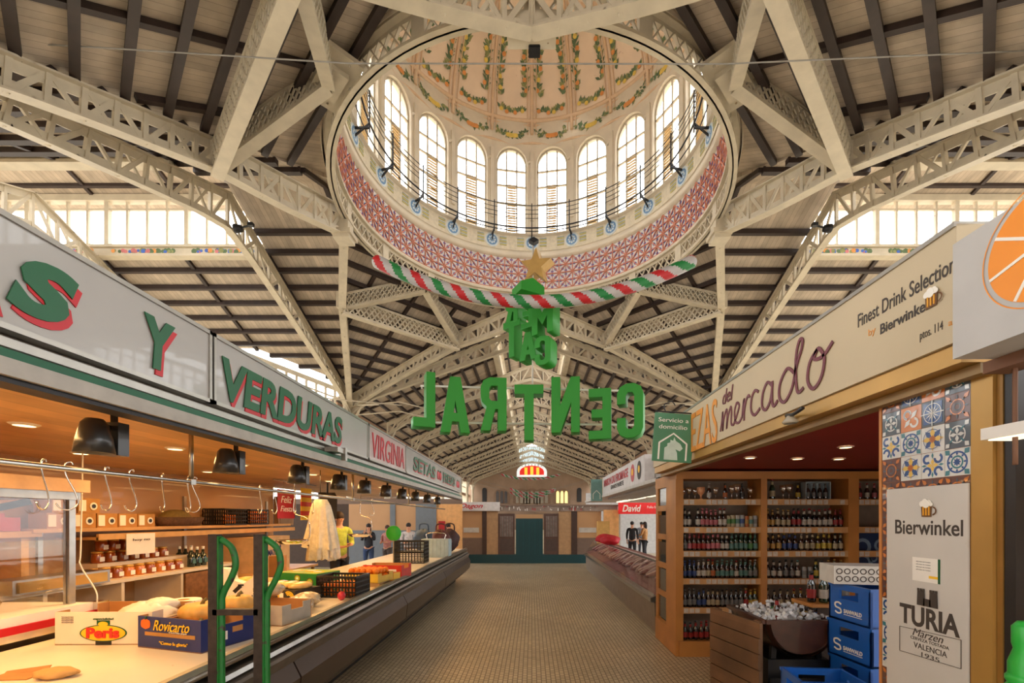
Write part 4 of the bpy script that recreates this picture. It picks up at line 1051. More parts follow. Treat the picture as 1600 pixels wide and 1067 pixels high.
# grey printed carton behind the cart posts, wrapped goods
gx = thing('cardboard_box', 'grey printed carton at the counter edge behind the green hand truck', 'box', (-2.28, 3.98, TOPZ), math.radians(-14))
open_box(gx, .5, .34, .17, mat('grey_carton', (188, 180, 166), .7), CARD); m = MB()
for i in range(5): m.b2((-.15, -.174, .04+.02*i), (.05, -.17, .048+.02*i))
m.build('printed_lines', mat('print_grey', (120, 112, 104), .7), gx)
FILM = glassmat('cling_film', (1, 1, 1), .3)
for i, (x, y, r) in enumerate([(-2.25, 4.35, .15), (-2.42, 4.15, .13), (-2.6, 4.3, .15), (-2.3, 4.62, .13)]):
    m = MB(); bag(m, (0, 0, .08), (r, r*.8, .07), 20+i); o = m.build('wrapped_bundle', mat('clear_wrap', (208, 186, 150), .12, var=.2, scale=25, bump=.5, coat=.6)); o.location = (x, y, TOPZ)
    if i == 1: o.location.z += .17
    tag(o, 'plastic wrapped bundle on the counter, %s from the green hand truck' % ORD[i], 'package', 'wrapped bundles on the counter')
# printed carrier bag
cbg = thing('carrier_bag', 'white carrier bag printed with black letters standing behind the green hand truck', 'bag', (-2.78, 4.35, TOPZ), .15)
m = MB()
sil = [(-.2, 0), (.2, 0), (.21, .22), (.19, .3), (.2, .43), (.13, .44), (.10, .33), (.02, .28), (-.06, .31), (-.12, .42), (-.18, .43), (-.19, .3)]
m.prism(sil[:4]+sil[4:], (0, -.05, 0), (1, 0, 0), (0, 0, 1), -.10); m.build('bag_body', WBAG, cbg)
lettering('CENTRAL', BLACK, (.0, -.053, .14), .24, .06, (1, 0, 0), (0, 0, 1), cbg, .004); lettering('VALENCIA', BLACK, (-.03, -.053, .09), .12, .02, (1, 0, 0), (0, 0, 1), cbg, .004)
m = MB(); m.bar((-.06, -.053, .20), (.0, -.053, .26), .004, .035, 0, (1, 0, 0)); m.box((.0, -.053, .265), (.05, .004, .015)); m.build('emblem', BLACK, cbg)
# banana cartons
for i, (x, y, rz) in enumerate(((-2.64, 4.92, -.3), (-3.22, 5.25, -.35))):
    t = thing('fruit_carton', 'low black fruit carton printed with yellow bananas, the %s one' % ('left' if i == 0 else 'right'), 'box', (x, y, TOPZ), rz, 'banana cartons on the counter')
    t['label'] = 'black banana carton with clear wrapped loaves on top, %s' % ('nearer the counter edge' if i == 0 else 'farther from the counter edge')
    m = MB(); m.b2((-.25, -.18, 0), (.25, .18, .15)); m.build('carton', mat('carton_black', (50, 42, 34), .5), t)
    m = MB()
    for cx in (-.17, .0, .17):
        for k in range(3): ringp(m, (cx, -.182, .07), .03+.016*k, .042+.016*k, (1, 0, 0), (0, 0, 1), .001, 0, 12, -1.0, 2.2)
    m.b2((.05, -.184, .05), (.1, -.181, .12), 1); m.build('banana_print', [YELL, PAPER], t)
    for k in range(3): m = MB(); m.sphere((-.15+.15*k, 0, .175), (.09, .15, .045), 10); m.build('loaf', mat('bread_wrap', (236, 190, 110), .2, var=.15, scale=15, coat=.5), t)
# green kiwi carton
kb = thing('kiwi_carton', 'bright green fruit carton with kiwi and lemon prints on the counter', 'box', (-2.78, 5.62, TOPZ), -.28)
KG = mat('kiwi_green', (44, 128, 58), .45); LIME = mat('lime_print', (176, 200, 70), .5); m = MB(); m.b2((-.3, -.2, 0), (.3, .2, .24)); m.build('carton', KG, kb)
m = MB(); m.b2((-.3, -.2, .24), (.3, .2, .245)); m.build('lid', LIME, kb)
m = MB()
for cx, cz, r in ((-.2, .07, .06), (.2, .14, .05), (.02, .18, .045)):
    disc(m, (cx, -.202, cz), r, (1, 0, 0), (0, 0, 1), .002, 0, 18); disc(m, (cx, -.204, cz), r*.75, (1, 0, 0), (0, 0, 1), .002, 1, 18); disc(m, (cx, -.206, cz), r*.3, (1, 0, 0), (0, 0, 1), .002, 2, 12)
for cx, cy in ((-.18, 0), (0, .05), (.17, -.04)): disc(m, (cx, cy, .2455), .08, (1, 0, 0), (0, 1, 0), .002, 3, 16); disc(m, (cx, cy, .248), .05, (1, 0, 0), (0, 1, 0), .002, 2, 16)
m.b2((-.06, -.204, .05), (.06, -.201, .09), 2); m.build('fruit_print', [mat('kiwi_skin', (120, 84, 44), .7), LIME, PAPER, YELL], kb)
# crates with oranges
def crate(t, L, D, Hh, m_, bars=9, rows=3, th=.012, name='crate_wall'):
    for a, b_, ax in (((-L/2, -D/2), (L/2, -D/2), 0), ((-L/2, D/2), (L/2, D/2), 0), ((-L/2, -D/2), (-L/2, D/2), 1), ((L/2, -D/2), (L/2, D/2), 1)):
        m = MB(); A, B = V((*a, 0)), V((*b_, 0))
        for i in range(bars+1): p = A.lerp(B, i/bars); m.bar(p, p+V((0, 0, Hh)), th*.9, th, 0, (0, 1, 0))
        for j in range(rows+1): z = V((0, 0, th/2+(Hh-th)*j/rows)); m.bar(A+z, B+z, th, th*1.3 if 0 < j < rows else th*2)
        m.build(name, m_, t)
    m = MB(); m.b2((-L/2, -D/2, 0), (L/2, D/2, .008)); m.build('bottom', m_, t)
BCR = mat('crate_black', (28, 26, 26), .4, coat=.2)
orb = MB(); orb.sphere((0, 0, 0), .038, 10)
proto_o = None; NOR = [0]
def orange(p, lab, grp, s=1, m_=None):
    global proto_o
    if proto_o is None: proto_o = orb.build('orange_fruit', ORANGE); o = proto_o
    else: o = proto_o.copy(); C.objects.link(o)
    o.location = p; o.scale = (s, s, s); tag(o, lab, 'orange', grp); return o
def fill(x0, y0, rz, nx, ny, nz, z0, lab, grp, pitch=.078, s=1, front=False):
    rg = random.Random(int(x0*100)); c_, s_ = math.cos(rz), math.sin(rz)
    for k in range(nz):
        for j in range(ny):
            for i in range(nx):
                if k < nz-1 and not (j == 0 or i == nx-1): continue      # only fruit the photo can show
                u = (i-(nx-1)/2)*pitch+rg.uniform(-.004, .004); v = (j-(ny-1)/2)*pitch+rg.uniform(-.004, .004)
                orange((x0+u*c_-v*s_, y0+u*s_+v*c_, z0+k*pitch*.95), '%s, %s, %s row, %s from left' % (lab, ['lower layer', 'top layer'][k+2-nz], ORD[j], ORD[i]), grp, s)
t = thing('plastic_crate', 'black plastic crate of oranges at the counter edge beside the green carton', 'crate', (-2.20, 5.28, TOPZ), -.1); crate(t, .46, .34, .24, BCR, 12, 4)
fill(-2.20, 5.28, -.1, 5, 4, 2, TOPZ+.05, 'orange in the black counter crate', 'oranges in the black counter crate')
t = thing('fruit_tray', 'cardboard tray heaped with large oranges behind the black crate', 'tray', (-2.22, 6.15, TOPZ+.05), -.2)
open_box(t, .5, .4, .12, mat('carton_yellow', (226, 186, 60), .5), CARD)
fill(-2.22, 6.15, -.2, 5, 4, 2, TOPZ+.11, 'large orange in the yellow tray', 'oranges in the yellow tray', .088, 1.12)
for o_ in (t,):
    pass
m = MB(); m.b2((-2.5, 5.92, TOPZ), (-2.0, 6.38, TOPZ+.05)); tag(m.build('wooden_board', mat('pale_wood', (190, 150, 96), .7)), 'pale wooden board under the yellow tray of oranges', 'board')
t = thing('fruit_carton', 'red printed fruit carton standing beyond the oranges on the counter', 'box', (-2.22, 6.95, TOPZ), -.1); open_box(t, .6, .4, .2, mat('carton_red', (206, 54, 38), .5), CARD)
m = MB(); m.b2((-.22, -.203, .1), (.22, -.2, .14)); m.build('printed_band', PAPER, t)
t = thing('fruit_carton', 'yellow and pink punnet carton in front of the red carton', 'box', (-2.05, 6.52, TOPZ), -.2); open_box(t, .22, .2, .12, YELL, CARD)
for i in range(6):
    m = MB(); m.sphere((0, 0, 0), (.03, .03, .035), 8); o = m.build('red_fruit', mat('fruit_red', (196, 44, 60), .35)); o.location = (-2.12+.05*(i % 3), 6.49+.06*(i//3), TOPZ+.045); tag(o, 'small red fruit in the punnet, %s row, %s from left' % (ORD[i//3], ORD[i % 3]), 'fruit', 'red fruit in the punnet')
m = MB(); m.sphere((0, 0, 0), (.045, .045, .05), 10); m.bar((0, 0, .04), (.01, 0, .07), .006, .006, 1); tag(m.build('dragon_fruit', [mat('fruit_red', (1, 1, 1)), SGREEN], None, (-2.1, 4.98, TOPZ+.048)), 'single dark red fruit standing alone on the white worktop', 'fruit')
# green plate sign, blue carton, bags further on
t = thing('round_price_plate', 'round green plate on a stand above the far end of the counter', 'price plate', (-2.62, 8.55, TOPZ)); m = MB(); m.lathe([(0, -.01), (.14, -.01), (.145, 0), (.14, .01), (0, .01)], (0, 0, .62), 28, 0, Matrix.Rotation(PI/2, 3, 'X')); m.build('plate', mat('plate_green', (40, 168, 50), .5), t); m = MB(); m.bar((0, 0, 0), (0, 0, .5), .02, .02); m.box((0, 0, .01), (.16, .16, .02)); m.build('stand', STEEL, t)
t = thing('plastic_crate', 'stack of dark crates on the counter behind the green round plate', 'crate', (-2.45, 9.2, TOPZ)); crate(t, .6, .4, .22, BCR, 10, 3)
t = thing('plastic_crate', 'topmost dark crate on the far end of the counter', 'crate', (-2.45, 9.2, TOPZ+.225)); crate(t, .6, .4, .22, BCR, 10, 3)
t = thing('shopping_trolley', 'pale blue ribbed shopping trolley parked by the far end of the counter', 'trolley', (-2.25, 10.6, TOPZ))
m = MB()
for i in range(7): m.b2((-.3+i*.09, -.2, 0), (-.22+i*.09, .2, .42))
m.b2((-.31, -.19, .02), (.33, .19, .4)); m.build('body', mat('pale_blue', (170, 190, 196), .5), t); m = MB(); m.tube(cr([(-.2, 0, .4), (-.2, 0, .55), (.2, 0, .55), (.2, 0, .4)], 4), .012, 6); m.build('handle', CHROME, t)
for i, (x, y, z, r, c_) in enumerate([(-2.3, 11.4, .25, .24, (96, 54, 50)), (-2.2, 12.1, .3, .24, (70, 44, 42)), (-2.85, 11.9, .3, .26, (60, 80, 104))]):
    m = MB(); bag(m, (0, 0, 0), (r, r, .3), 40+i); m.tube(cr([(-.12, 0, .2), (-.1, 0, .42), (.1, 0, .42), (.12, 0, .2)], 5), .02, 6)
    o = m.build('tote_bag', mat('tote_%d' % i, c_, .7, var=.3, scale=12)); o.location = (x, y, TOPZ+.32); tag(o, ['dark red', 'brown', 'slate blue'][i]+' full tote bag on the far end of the counter', 'bag')
# scales
def scale(Y, lab):
    t = thing('hanging_scale', lab, 'scale', (-3.0, Y, 2.12), 0, 'hanging pan scales over the counter')
    m = MB(); m.tube(cr([(0, 0, 0), (0, 0, -.2), (.17, 0, -.28), (.19, 0, -.5), (.12, 0, -.56)], 6), .007, 6); m.tube([(0, 0, 0), (0, 0, .38)], .006, 6); m.build('hanger', CHROME, t)
    m = MB(); m.lathe([(0, -.595), (.14, -.59), (.19, -.55), (.195, -.54), (.14, -.575), (0, -.58)], (-.02, 0, 0), 28); m.build('pan', CHROME, t)
scale(5.7, 'chrome hanging scale with its pan beside the bunch of white bags'); scale(7.9, 'chrome hanging scale farther along, between the vendor and the green round plate')
m = MB()
rg = random.Random(31)
for i in range(6):
    cx, cy, ph, tw = .05*math.sin(i*2), .03*math.cos(i*3), rg.uniform(0, 6), rg.uniform(.8, 1.2); vs = []; NN = 48; PP = 9; bot = -.62+.05*i*math.cos(i)
    for a_ in range(PP+1):
        f = a_/PP; rad = .05+.13*tw*f**.45
        for k in range(NN): th = 2*PI*k/NN; q_ = rad*(1+(.28*math.sin(9*th+ph+2*f)+.14*math.sin(17*th+ph*2))*f); vs.append((cx+q_*math.cos(th)+.06*f*math.sin(ph), cy+q_*.7*math.sin(th), .22+(bot-.22)*f+.03*math.sin(5*th+ph)*f))
    m.add(vs, [(a_*NN+k, (a_+1)*NN+k, (a_+1)*NN+(k+1) % NN, a_*NN+(k+1) % NN) for a_ in range(PP) for k in range(NN)], 0, True)
o = m.build('bag_bunch', mat('bag_stack_white', (236, 224, 196), .4, var=.12, scale=18, bump=.6)); o.location = (-2.93, 6.25, 1.93); o.scale = (.84, .84, .84); tag(o, 'thick bunch of white plastic bags hanging on a hook before the vendor', 'bags')
m = MB(); m.tube([(-2.93, 6.25, 2.52), (-2.93, 6.25, 2.1)], .005, 5); tag(m.build('bag_hanger', DKMET), 'thin wire hanger holding the bunch of white bags', 'hanger')
m = MB(); m.b2((-3.85, 6.6, .18), (-3.68, 6.77, 1.3)); tag(m.build('wooden_post', mat('stall_wood', (150, 104, 60), .6)), 'square wooden post behind the counter under the white bags', 'post')

# ---- back of the stall: shelves, jars, boxes ----
SHW = mat('shelf_pine', (206, 158, 96), .55, var=.12, scale=6); SHG = mat('shelf_white', (226, 206, 176), .5, var=.05)
t = thing('back_counter', 'white back counter with drawers and open bays along the stall wall', 'counter', (-5.1, 5.0, .18))
def tb(name, a, b_, m_, T=t): mb = MB(); mb.b2(a, b_); return put(mb.build(name, m_, T), T)
BT = 1.14
tb('worktop', (-5.5, .8, BT-.04), (-4.8, 7.4, BT), SHG)
for y in (4.45, 5.3, 6.2, 7.36): tb('side_panel', (-5.5, y, .18), (-4.82, y+.04, BT-.04), SHG)
tb('drawer_front', (-4.83, .8, .3), (-4.8, 4.4, BT-.1), mat('drawer_grey', (120, 100, 78), .5)); tb('drawer_front', (-4.83, 6.26, .3), (-4.8, 7.3, BT-.06), mat('basket_brown', (140, 92, 48), .7, var=.3, scale=14)); tb('back_panel', (-5.49, 4.4, .2), (-5.46, 7.4, BT-.04), STW)
tb('shelf', (-5.46, 4.5, .68), (-4.84, 7.3, .71), SHG)
t = thing('wall_shelf', 'long pine wall shelf at eye level with a handwritten paper note', 'shelf', (-5.35, 6.0, 1.72))
tb('shelf_board', (-5.5, 4.6, 1.70), (-5.08, 9.5, 1.74), SHW, t); tb('shelf_board', (-5.5, 5.2, 1.60), (-5.0, 9.5, 1.63), SHW, t); tb('shelf_edge', (-5.02, 5.2, 1.6), (-4.99, 9.5, 1.67), SHW, t)
for y in (5.0, 7.1, 9.3): tb('bracket', (-5.5, y, .9), (-5.47, y+.05, 2.2), STEEL, t)
m = MB(); m.box((-4.98, 5.75, 1.53), (.008, .42, .26)); put(m.build('paper_note', PAPER, t), t); put(lettering('hoy no', BROWNP, (-4.97, 5.75, 1.58), .25, .04, YX, UP, t, .004), t)
t = thing('fuse_cupboard', 'pale wooden cupboard with rows of switches on the stall wall', 'cupboard', (-5.3, 4.1, 1.14))
tb('frame', (-5.5, 3.2, 1.14), (-5.15, 3.25, 1.68), SHW, t); tb('frame', (-5.5, 4.55, 1.14), (-5.15, 4.62, 1.68), SHW, t); tb('top_board', (-5.5, 3.2, 1.66), (-5.1, 4.7, 1.72), SHW, t); tb('panel', (-5.5, 3.25, 1.14), (-5.4, 4.55, 1.66), mat('fuse_panel', (226, 190, 120), .5), t)
m = MB()
for z in (1.52, 1.28):
    for i in range(12): m.b2((-5.4, 3.6+i*.07, z), (-5.37, 3.645+i*.07, z+.035))
put(m.build('switches', BLACK, t), t)
t = thing('till', 'shiny steel tray standing on the back counter beside the honey jars', 'tray', (-4.85, 4.6, BT)); tb('tray_body', (-5.0, 4.1, BT), (-4.72, 5.05, BT+.14), STEEL, t); tb('tray_front', (-4.72, 4.14, BT+.02), (-4.70, 5.0, BT+.12), mat('brass_shine', (206, 168, 96), .2, 1), t)
m = MB(); m.b2((-5.45, 3.75, 1.725), (-5.1, 4.5, 1.86)); m.b2((-5.44, 3.8, 1.86), (-5.14, 4.4, 1.9)); tag(m.build('red_case', mat('case_red', (176, 30, 40), .4)), 'long red case lying on top of the fuse cupboard', 'case')
# honey jars: glass, lid, tag
HON = mat('honey_amber', (150, 66, 12), .12, var=.2, coat=.8); HONL = mat('honey_light', (200, 112, 30), .12, var=.2, coat=.8); GOLDL = mat('lid_gold', (206, 162, 84), .3, .6)
def jar(body, dark):
    t = thing('honey_jar', 'x', 'jar', (0, 0, 0)); m = MB(); m.lathe([(0, 0), (.055, 0), (.06, .01), (.06, .105), (.05, .12)], (0, 0, 0), 14); m.build('glass_body', body, t)
    m = MB(); m.lathe([(.052, .118), (.056, .12), (.056, .14), (0, .142)], (0, 0, 0), 14); m.build('lid', GOLDL if not dark else BLACK, t)
    m = MB(); m.b2((.058, -.03, .02), (.064, .03, .075)); m.build('label', PAPER, t); return t
JD, JL = jar(HON, False), jar(HONL, False); first = {id(JD): True, id(JL): True}
def putjar(src, loc, lab, grp):
    if src.get('used') is None: src['used'] = 1; src.location = loc; src['label'] = lab; src['group'] = grp
    else: q = dup(src, loc, 0, lab, grp)
step = MB(); step.b2((-5.45, 5.35, BT), (-5.15, 6.75, BT+.17)); tag(step.build('jar_riser', SHG), 'white riser under the upper rows of honey jars', 'riser')
for i in range(9): putjar(JL if i in (3, 4, 6) else JD, (-4.98, 5.1+.155*i, BT), 'honey jar in the front row on the back counter, %s from the left' % ORD[i], 'honey jars, front row')
for i in range(7): putjar(JD, (-5.25, 5.45+.16*i, BT+.17), 'honey jar on the riser, lower row, %s from the left' % ORD[i], 'honey jars on the riser')
for i in range(4): putjar(JL if i > 2 else JD, (-5.25, 5.5+.16*i+.0, BT+.17+.143), 'honey jar stacked on the riser jars, %s from the left' % ORD[i], 'honey jars, upper row')
BOT = mat('dark_oil_glass', (22, 40, 34), .1, coat=.6); oil0 = None
for i in range(6):
    if oil0 is None:
        oil0 = thing('oil_bottle', 'x', 'bottle', (0, 0, 0)); m = MB(); m.lathe([(0, 0), (.045, 0), (.048, .01), (.048, .17), (.02, .2), (.018, .25), (0, .25)], (0, 0, 0), 12); m.build('bottle_body', BOT, oil0)
        m = MB(); m.lathe([(0, .29), (.019, .29), (.02, .245), (.0, .245)], (0, 0, 0), 10); m.build('cap', PAPER, oil0); m = MB(); m.b2((.045, -.03, .05), (.052, .03, .12)); m.build('label', mat('label_teal', (70, 110, 104), .5), oil0); q = oil0
    else: q = dup(oil0, (0, 0, 0))
    q.location = (-5.0-.2*(i > 2), 6.62+.12*(i % 3), BT) if i < 3 else (-5.30, 6.15+.12*(i-3), BT+.17); q.location = q.location if i < 3 else (-5.35, 6.85+.12*(i-3), BT)
    q['label'] = 'dark oil bottle with white cap right of the honey jars, %s of six' % ORD[i]; q['group'] = 'oil bottles beside the honey jars'
# wooden gift boxes with nuts on the wall shelf
GB0 = None
for i in range(7):
    if GB0 is None:
        GB0 = thing('gift_box', 'x', 'box', (0, 0, 0)); m = MB(); m.b2((-.1, -.13, 0), (.1, .13, .17)); m.build('box_body', mat('kraft_box', (180, 130, 66), .7, var=.15), GB0)
        m = MB(); m.b2((.1, -.12, .02), (.106, -.04, .15)); m.build('paper_panel', PAPER, GB0); m = MB(); disc(m, (.103, .05, .08), .045, (0, 1, 0), (0, 0, 1), .003, 0, 14); disc(m, (.107, .05, .08), .025, (0, 1, 0), (0, 0, 1), .003, 1, 12); m.build('round_print', [PAPER, BLACK], GB0); q = GB0
    else: q = dup(GB0, (0, 0, 0))
    q.location = (-5.28, 4.95+.28*i, 1.741) if i < 5 else (-5.28, 5.0+.28*(i-5), 1.915); q.rotation_euler = (0, 0, 0)
    q['label'] = 'kraft gift box on the wall shelf, %s' % (ORD[i]+' from left in the lower row' if i < 5 else ['left', 'right'][i-5]+' one of the upper two'); q['group'] = 'kraft gift boxes'
t = thing('wicker_basket', 'dark shallow wicker basket with a round lid on the wall shelf', 'basket', (-5.27, 6.75, 1.741)); m = MB(); m.lathe([(0, 0), (.26, 0), (.32, .13), (.30, .13), (.25, .02)], (0, 0, 0), 24, R=Matrix.Diagonal((.6, 1.4, 1)).to_3x3()); m.build('basket_body', mat('wicker_dark', (92, 62, 40), .8, var=.3, scale=30, bump=.5), t)
m = MB(); m.lathe([(.26, .13), (.2, .2), (.1, .235), (0, .24)], (0, -.08, 0), 24, R=Matrix.Diagonal((.6, 1, 1)).to_3x3()); m.build('lid', mat('wicker_olive', (126, 104, 52), .8, var=.2, scale=30), t)
for i, (y, rz) in enumerate(((7.75, 0), (8.42, .0))):
    t = thing('plastic_crate', 'black crate of %s fruit on the wall shelf, %s one' % (['mixed', 'orange'][i], ['left', 'right'][i]), 'crate', (-5.26, y, 1.742), PI/2, 'black crates on the wall shelf'); crate(t, .58, .36, .27, BCR, 10, 4)
    for k in range(7 if i else 4):
        for l in range(3 if i else 2): orange((-5.12+.0*l, y-.22+.075*k, 1.80+.075*l), 'orange in the %s black wall shelf crate, %s layer, %s from left' % (['left', 'right'][i], ['bottom', 'middle', 'top'][l], ORD[k]), 'oranges in the %s shelf crate' % ['left', 'right'][i])
t = thing('cardboard_box', 'large cream carton with blue arrows standing on the low shelf behind the carrier bag', 'box', (-5.05, 8.3, .9), PI/2); m = MB(); m.b2((-.55, -.3, 0), (.55, .3, .62)); m.build('carton', mat('cream_carton', (214, 178, 130), .7), t)
lettering('TOMATES', NAVY, (-.1, -.303, .33), .5, .11, (1, 0, 0), (0, 0, 1), t, .004, bold=.03)
m = MB(); m.b2((-.08, -.305, .5), (.08, -.3, .53))
for x in (-.42, .22): m.bar((x, -.303, .24), (x, -.303, .42), .005, .02, 0, (1, 0, 0)); m.prism([(-.03, 0), (.03, 0), (0, .05)], (x, -.3, .42), (1, 0, 0), (0, 0, 1), .004)
m.build('arrow_print', NAVY, t)
m = MB(); m.b2((-5.48, 7.5, .86), (-4.5, 9.5, .9)); m.b2((-5.48, 7.5, .18), (-5.43, 9.5, .86)); m.b2((-4.6, 7.5, .18), (-4.55, 7.55, .86)); m.b2((-4.6, 9.4, .18), (-4.55, 9.45, .86)); tag(m.build('side_table', SHW), 'pine side table under the cream carton', 'table')
# calendar, flag, electric box on the wall
t = thing('meter_box', 'grey metal meter box on the stall wall', 'meter box', (-5.49, 9.9, 1.7)); m = MB(); m.b2((-.0, -.3, 0), (.1, .3, .62)); m.build('box_body', mat('meter_tan', (150, 122, 90), .5), t); m = MB(); m.b2((.1, -.25, .05), (.11, .25, .57)); m.build('door', mat('meter_tan2', (128, 102, 74), .5), t)
m = MB(); m.box((0, 0, 0), (.01, .55, .5)); o = m.build('poster', mat('poster_red', (176, 24, 34), .5)); o.location = (-4.3, 7.9, 2.1); tag(o, 'dark red poster with white writing hanging behind the hooks', 'poster'); lettering('Feliz', PAPER, (.007, 0, .08), .35, .12, YX, UP, o, .003, shear=.3); lettering('Fiesta', PAPER, (.007, 0, -.08), .38, .1, YX, UP, o, .003, shear=.3)
m = MB()
for i in range(7): m.b2((-.005, -.2, -.3+i*.086), (.005, .2, -.3+(i+1)*.086), i % 2)
o = m.build('striped_flag', [YELL, REDP]); o.location = (-4.3, 8.6, 2.12); tag(o, 'yellow and red striped flag hanging behind the hooks', 'flag')
m = MB(); m.tube([(-4.3, 7.5, 2.5), (-4.3, 9.0, 2.5)], .01, 6); m.tube([(-4.3, 7.8, 2.5), (-4.3, 7.8, 2.33)], .004, 4); m.tube([(-4.3, 8.6, 2.5), (-4.3, 8.6, 2.4)], .004, 4); tag(m.build('hanging_rod', STEEL), 'thin rod under the stall ceiling carrying the flag and poster', 'rod')
m = MB(); m.box((0, 0, 0), (.3, .5, .42)); m.bar((0, 0, .2), (0, 0, .5), .03, .03); o = m.build('wall_monitor', BLACK); o.location = (-3.9, 8.6, 2.1); o.rotation_euler = (.2, 0, .5); tag(o, 'black boxed monitor hanging from the stall ceiling behind the bags', 'monitor')
cordm = MB(); cordm.tube(cr([(-3.82, 3.84, 2.51), (-3.84, 3.84, 1.6), (-3.82, 3.82, 1.45), (-3.72, 3.86, 1.2), (-3.76, 3.84, 1.02), (-3.84, 3.9, .96)], 6), .006, 6); tag(cordm.build('power_cord', WHITE), 'white power cord hanging beside the glass display case', 'cord')

# ---- green hand truck ----
ht = thing('hand_truck', 'tall scratched green hand truck with looped handles standing in the aisle by the counter', 'hand truck', (-1.5, 2.3, 0))
HG = mat('truck_green', (24, 112, 44), .45, var=.15, scale=20, wear=((70, 60, 50), 26, .60)); HD = mat('truck_worn', (66, 56, 48), .5, .3, var=.3, scale=30)
for x in (-.115, .115):
    m = MB(); m.b2((x-.022, -.02, .1), (x+.022, .02, 1.77)); m.build('post', HD, ht)
    m = MB(); m.b2((x+.022, -.018, .1), (x+.03, .018, 1.76)); m.build('post_face', HG, ht)
    m = MB(); m.tube(cr([(x+.03, 0, 1.745), (x+.085, -.0, 1.70), (x+.105, -.0, 1.62), (x+.085, -.0, 1.55), (x+.04, 0, 1.46), (x+.035, 0, 1.38), (x+.035, .0, 1.0), (x+.045, .0, .6), (x+.05, .0, .2)], 6), .016, 8); m.build('handle', HG, ht)
for z in (1.36, .75, .3): m = MB(); m.b2((-.115, -.02, z), (.115, .015, z+.03)); m.build('crossbar', HD, ht)
m = MB(); m.b2((-.17, -.28, .02), (.17, .02, .035)); m.build('toe_plate', HD, ht)
for s in (-1, 1):
    m = MB(); m.lathe([(.03, -.02), (.11, -.025), (.12, 0), (.11, .025), (.03, .02)], (s*.17, .08, .12), 20, 0, Matrix.Rotation(PI/2, 3, 'Y')); m.build('wheel', BLACK, ht)
m = MB(); m.tube([(-.17, .08, .12), (.17, .08, .12)], .012, 6); m.build('axle', STEEL, ht)
# small folded papers on the floor near the counter
for i, (x, y, c_) in enumerate(((-.72, 2.62+.9, (206, 160, 96)), (-.95, 3.55, (214, 176, 110)))):
    m = MB(); m.add([V((-.06, -.05, 0)), V((.07, -.03, .0)), V((.05, .06, .035)), V((-.05, .04, .05)), V((-.06, -.05, .004)), V((.07, -.03, .004)), V((.05, .06, .039)), V((-.05, .04, .054))], [(3, 2, 1, 0), (4, 5, 6, 7), (0, 1, 5, 4), (1, 2, 6, 5), (2, 3, 7, 6), (3, 0, 4, 7)])
    tag(m.build('cardboard_scrap', CARD, None, (x, y, 0), i), ['larger', 'smaller'][i]+' torn cardboard scrap lying on the floor at the near end', 'scrap')

# ================= right side: beer stall =================
XR = 1.75
def RXf(px, X=XR): return X*FPX/(px-831)
NY = V((0, -1, 0))
CREAM = mat('cream_board', (198, 182, 150), .55, var=.05, scale=1.5); PURP = mat('purple_paint', (112, 50, 62), .5, var=.05); ORP = mat('orange_paint', (226, 150, 62), .5, var=.05)
GOLDW = mat('gold_brown_metal', (184, 142, 74), .35, .35, var=.12, scale=3); OAK = mat('oak_veneer', (188, 128, 62), .45, var=.14, scale=3)
INK = mat('dark_ink', (64, 56, 50), .6, var=0)
def RL(t, s, m, px, py, wpx, hpx, X=XR, off=.008, **k):
    """lettering on the right boards, given where it sits in the picture (its own place on the board plane)"""
    y = RXf(px, X); y0, y1 = RXf(px-wpx/2, X), RXf(px+wpx/2, X); z = EYE+(810-py)/FPX*y
    return put(lettering(s, m, (X-off/4, (y0+y1)/2, z), y0-y1, hpx/FPX*y, NY, UP, t, .0012, **k), t)
bs = thing('stall_sign', 'long cream sign board with purple and orange writing over the beer stall', 'sign', (XR, 4.1, EYE+.67))
m = MB(); m.b2((XR, 1.86, EYE+.73), (XR+.16, 6.5, EYE+1.215)); put(m.build('board', CREAM, bs), bs)
m = MB(); m.b2((XR-.01, 1.86, EYE+1.205), (XR+.17, 6.52, EYE+1.225)); put(m.build('top_trim', ALU, bs), bs)
put(lettering('CERVEZAS', ORP, (XR-.006, 4.98, EYE+.93), 1.46, .42, NY, UP, bs, .004), bs)
put(lettering('del', PURP, (XR-.006, 4.02, EYE+1.10), .22, .13, NY, UP, bs, .004, shear=.3), bs)
RL(bs, 'Finest Drink Selection', INK, 1417, 456, 152, 24, bold=.008); RL(bs, 'by', ORP, 1363, 519, 11, 14); RL(bs, 'Bierwinkel', INK, 1413, 495, 74, 17, bold=.02); RL(bs, 'ptos. 114', INK, 1456, 518, 36, 18); RL(bs, 'al', ORP, 1487, 503, 9, 10)
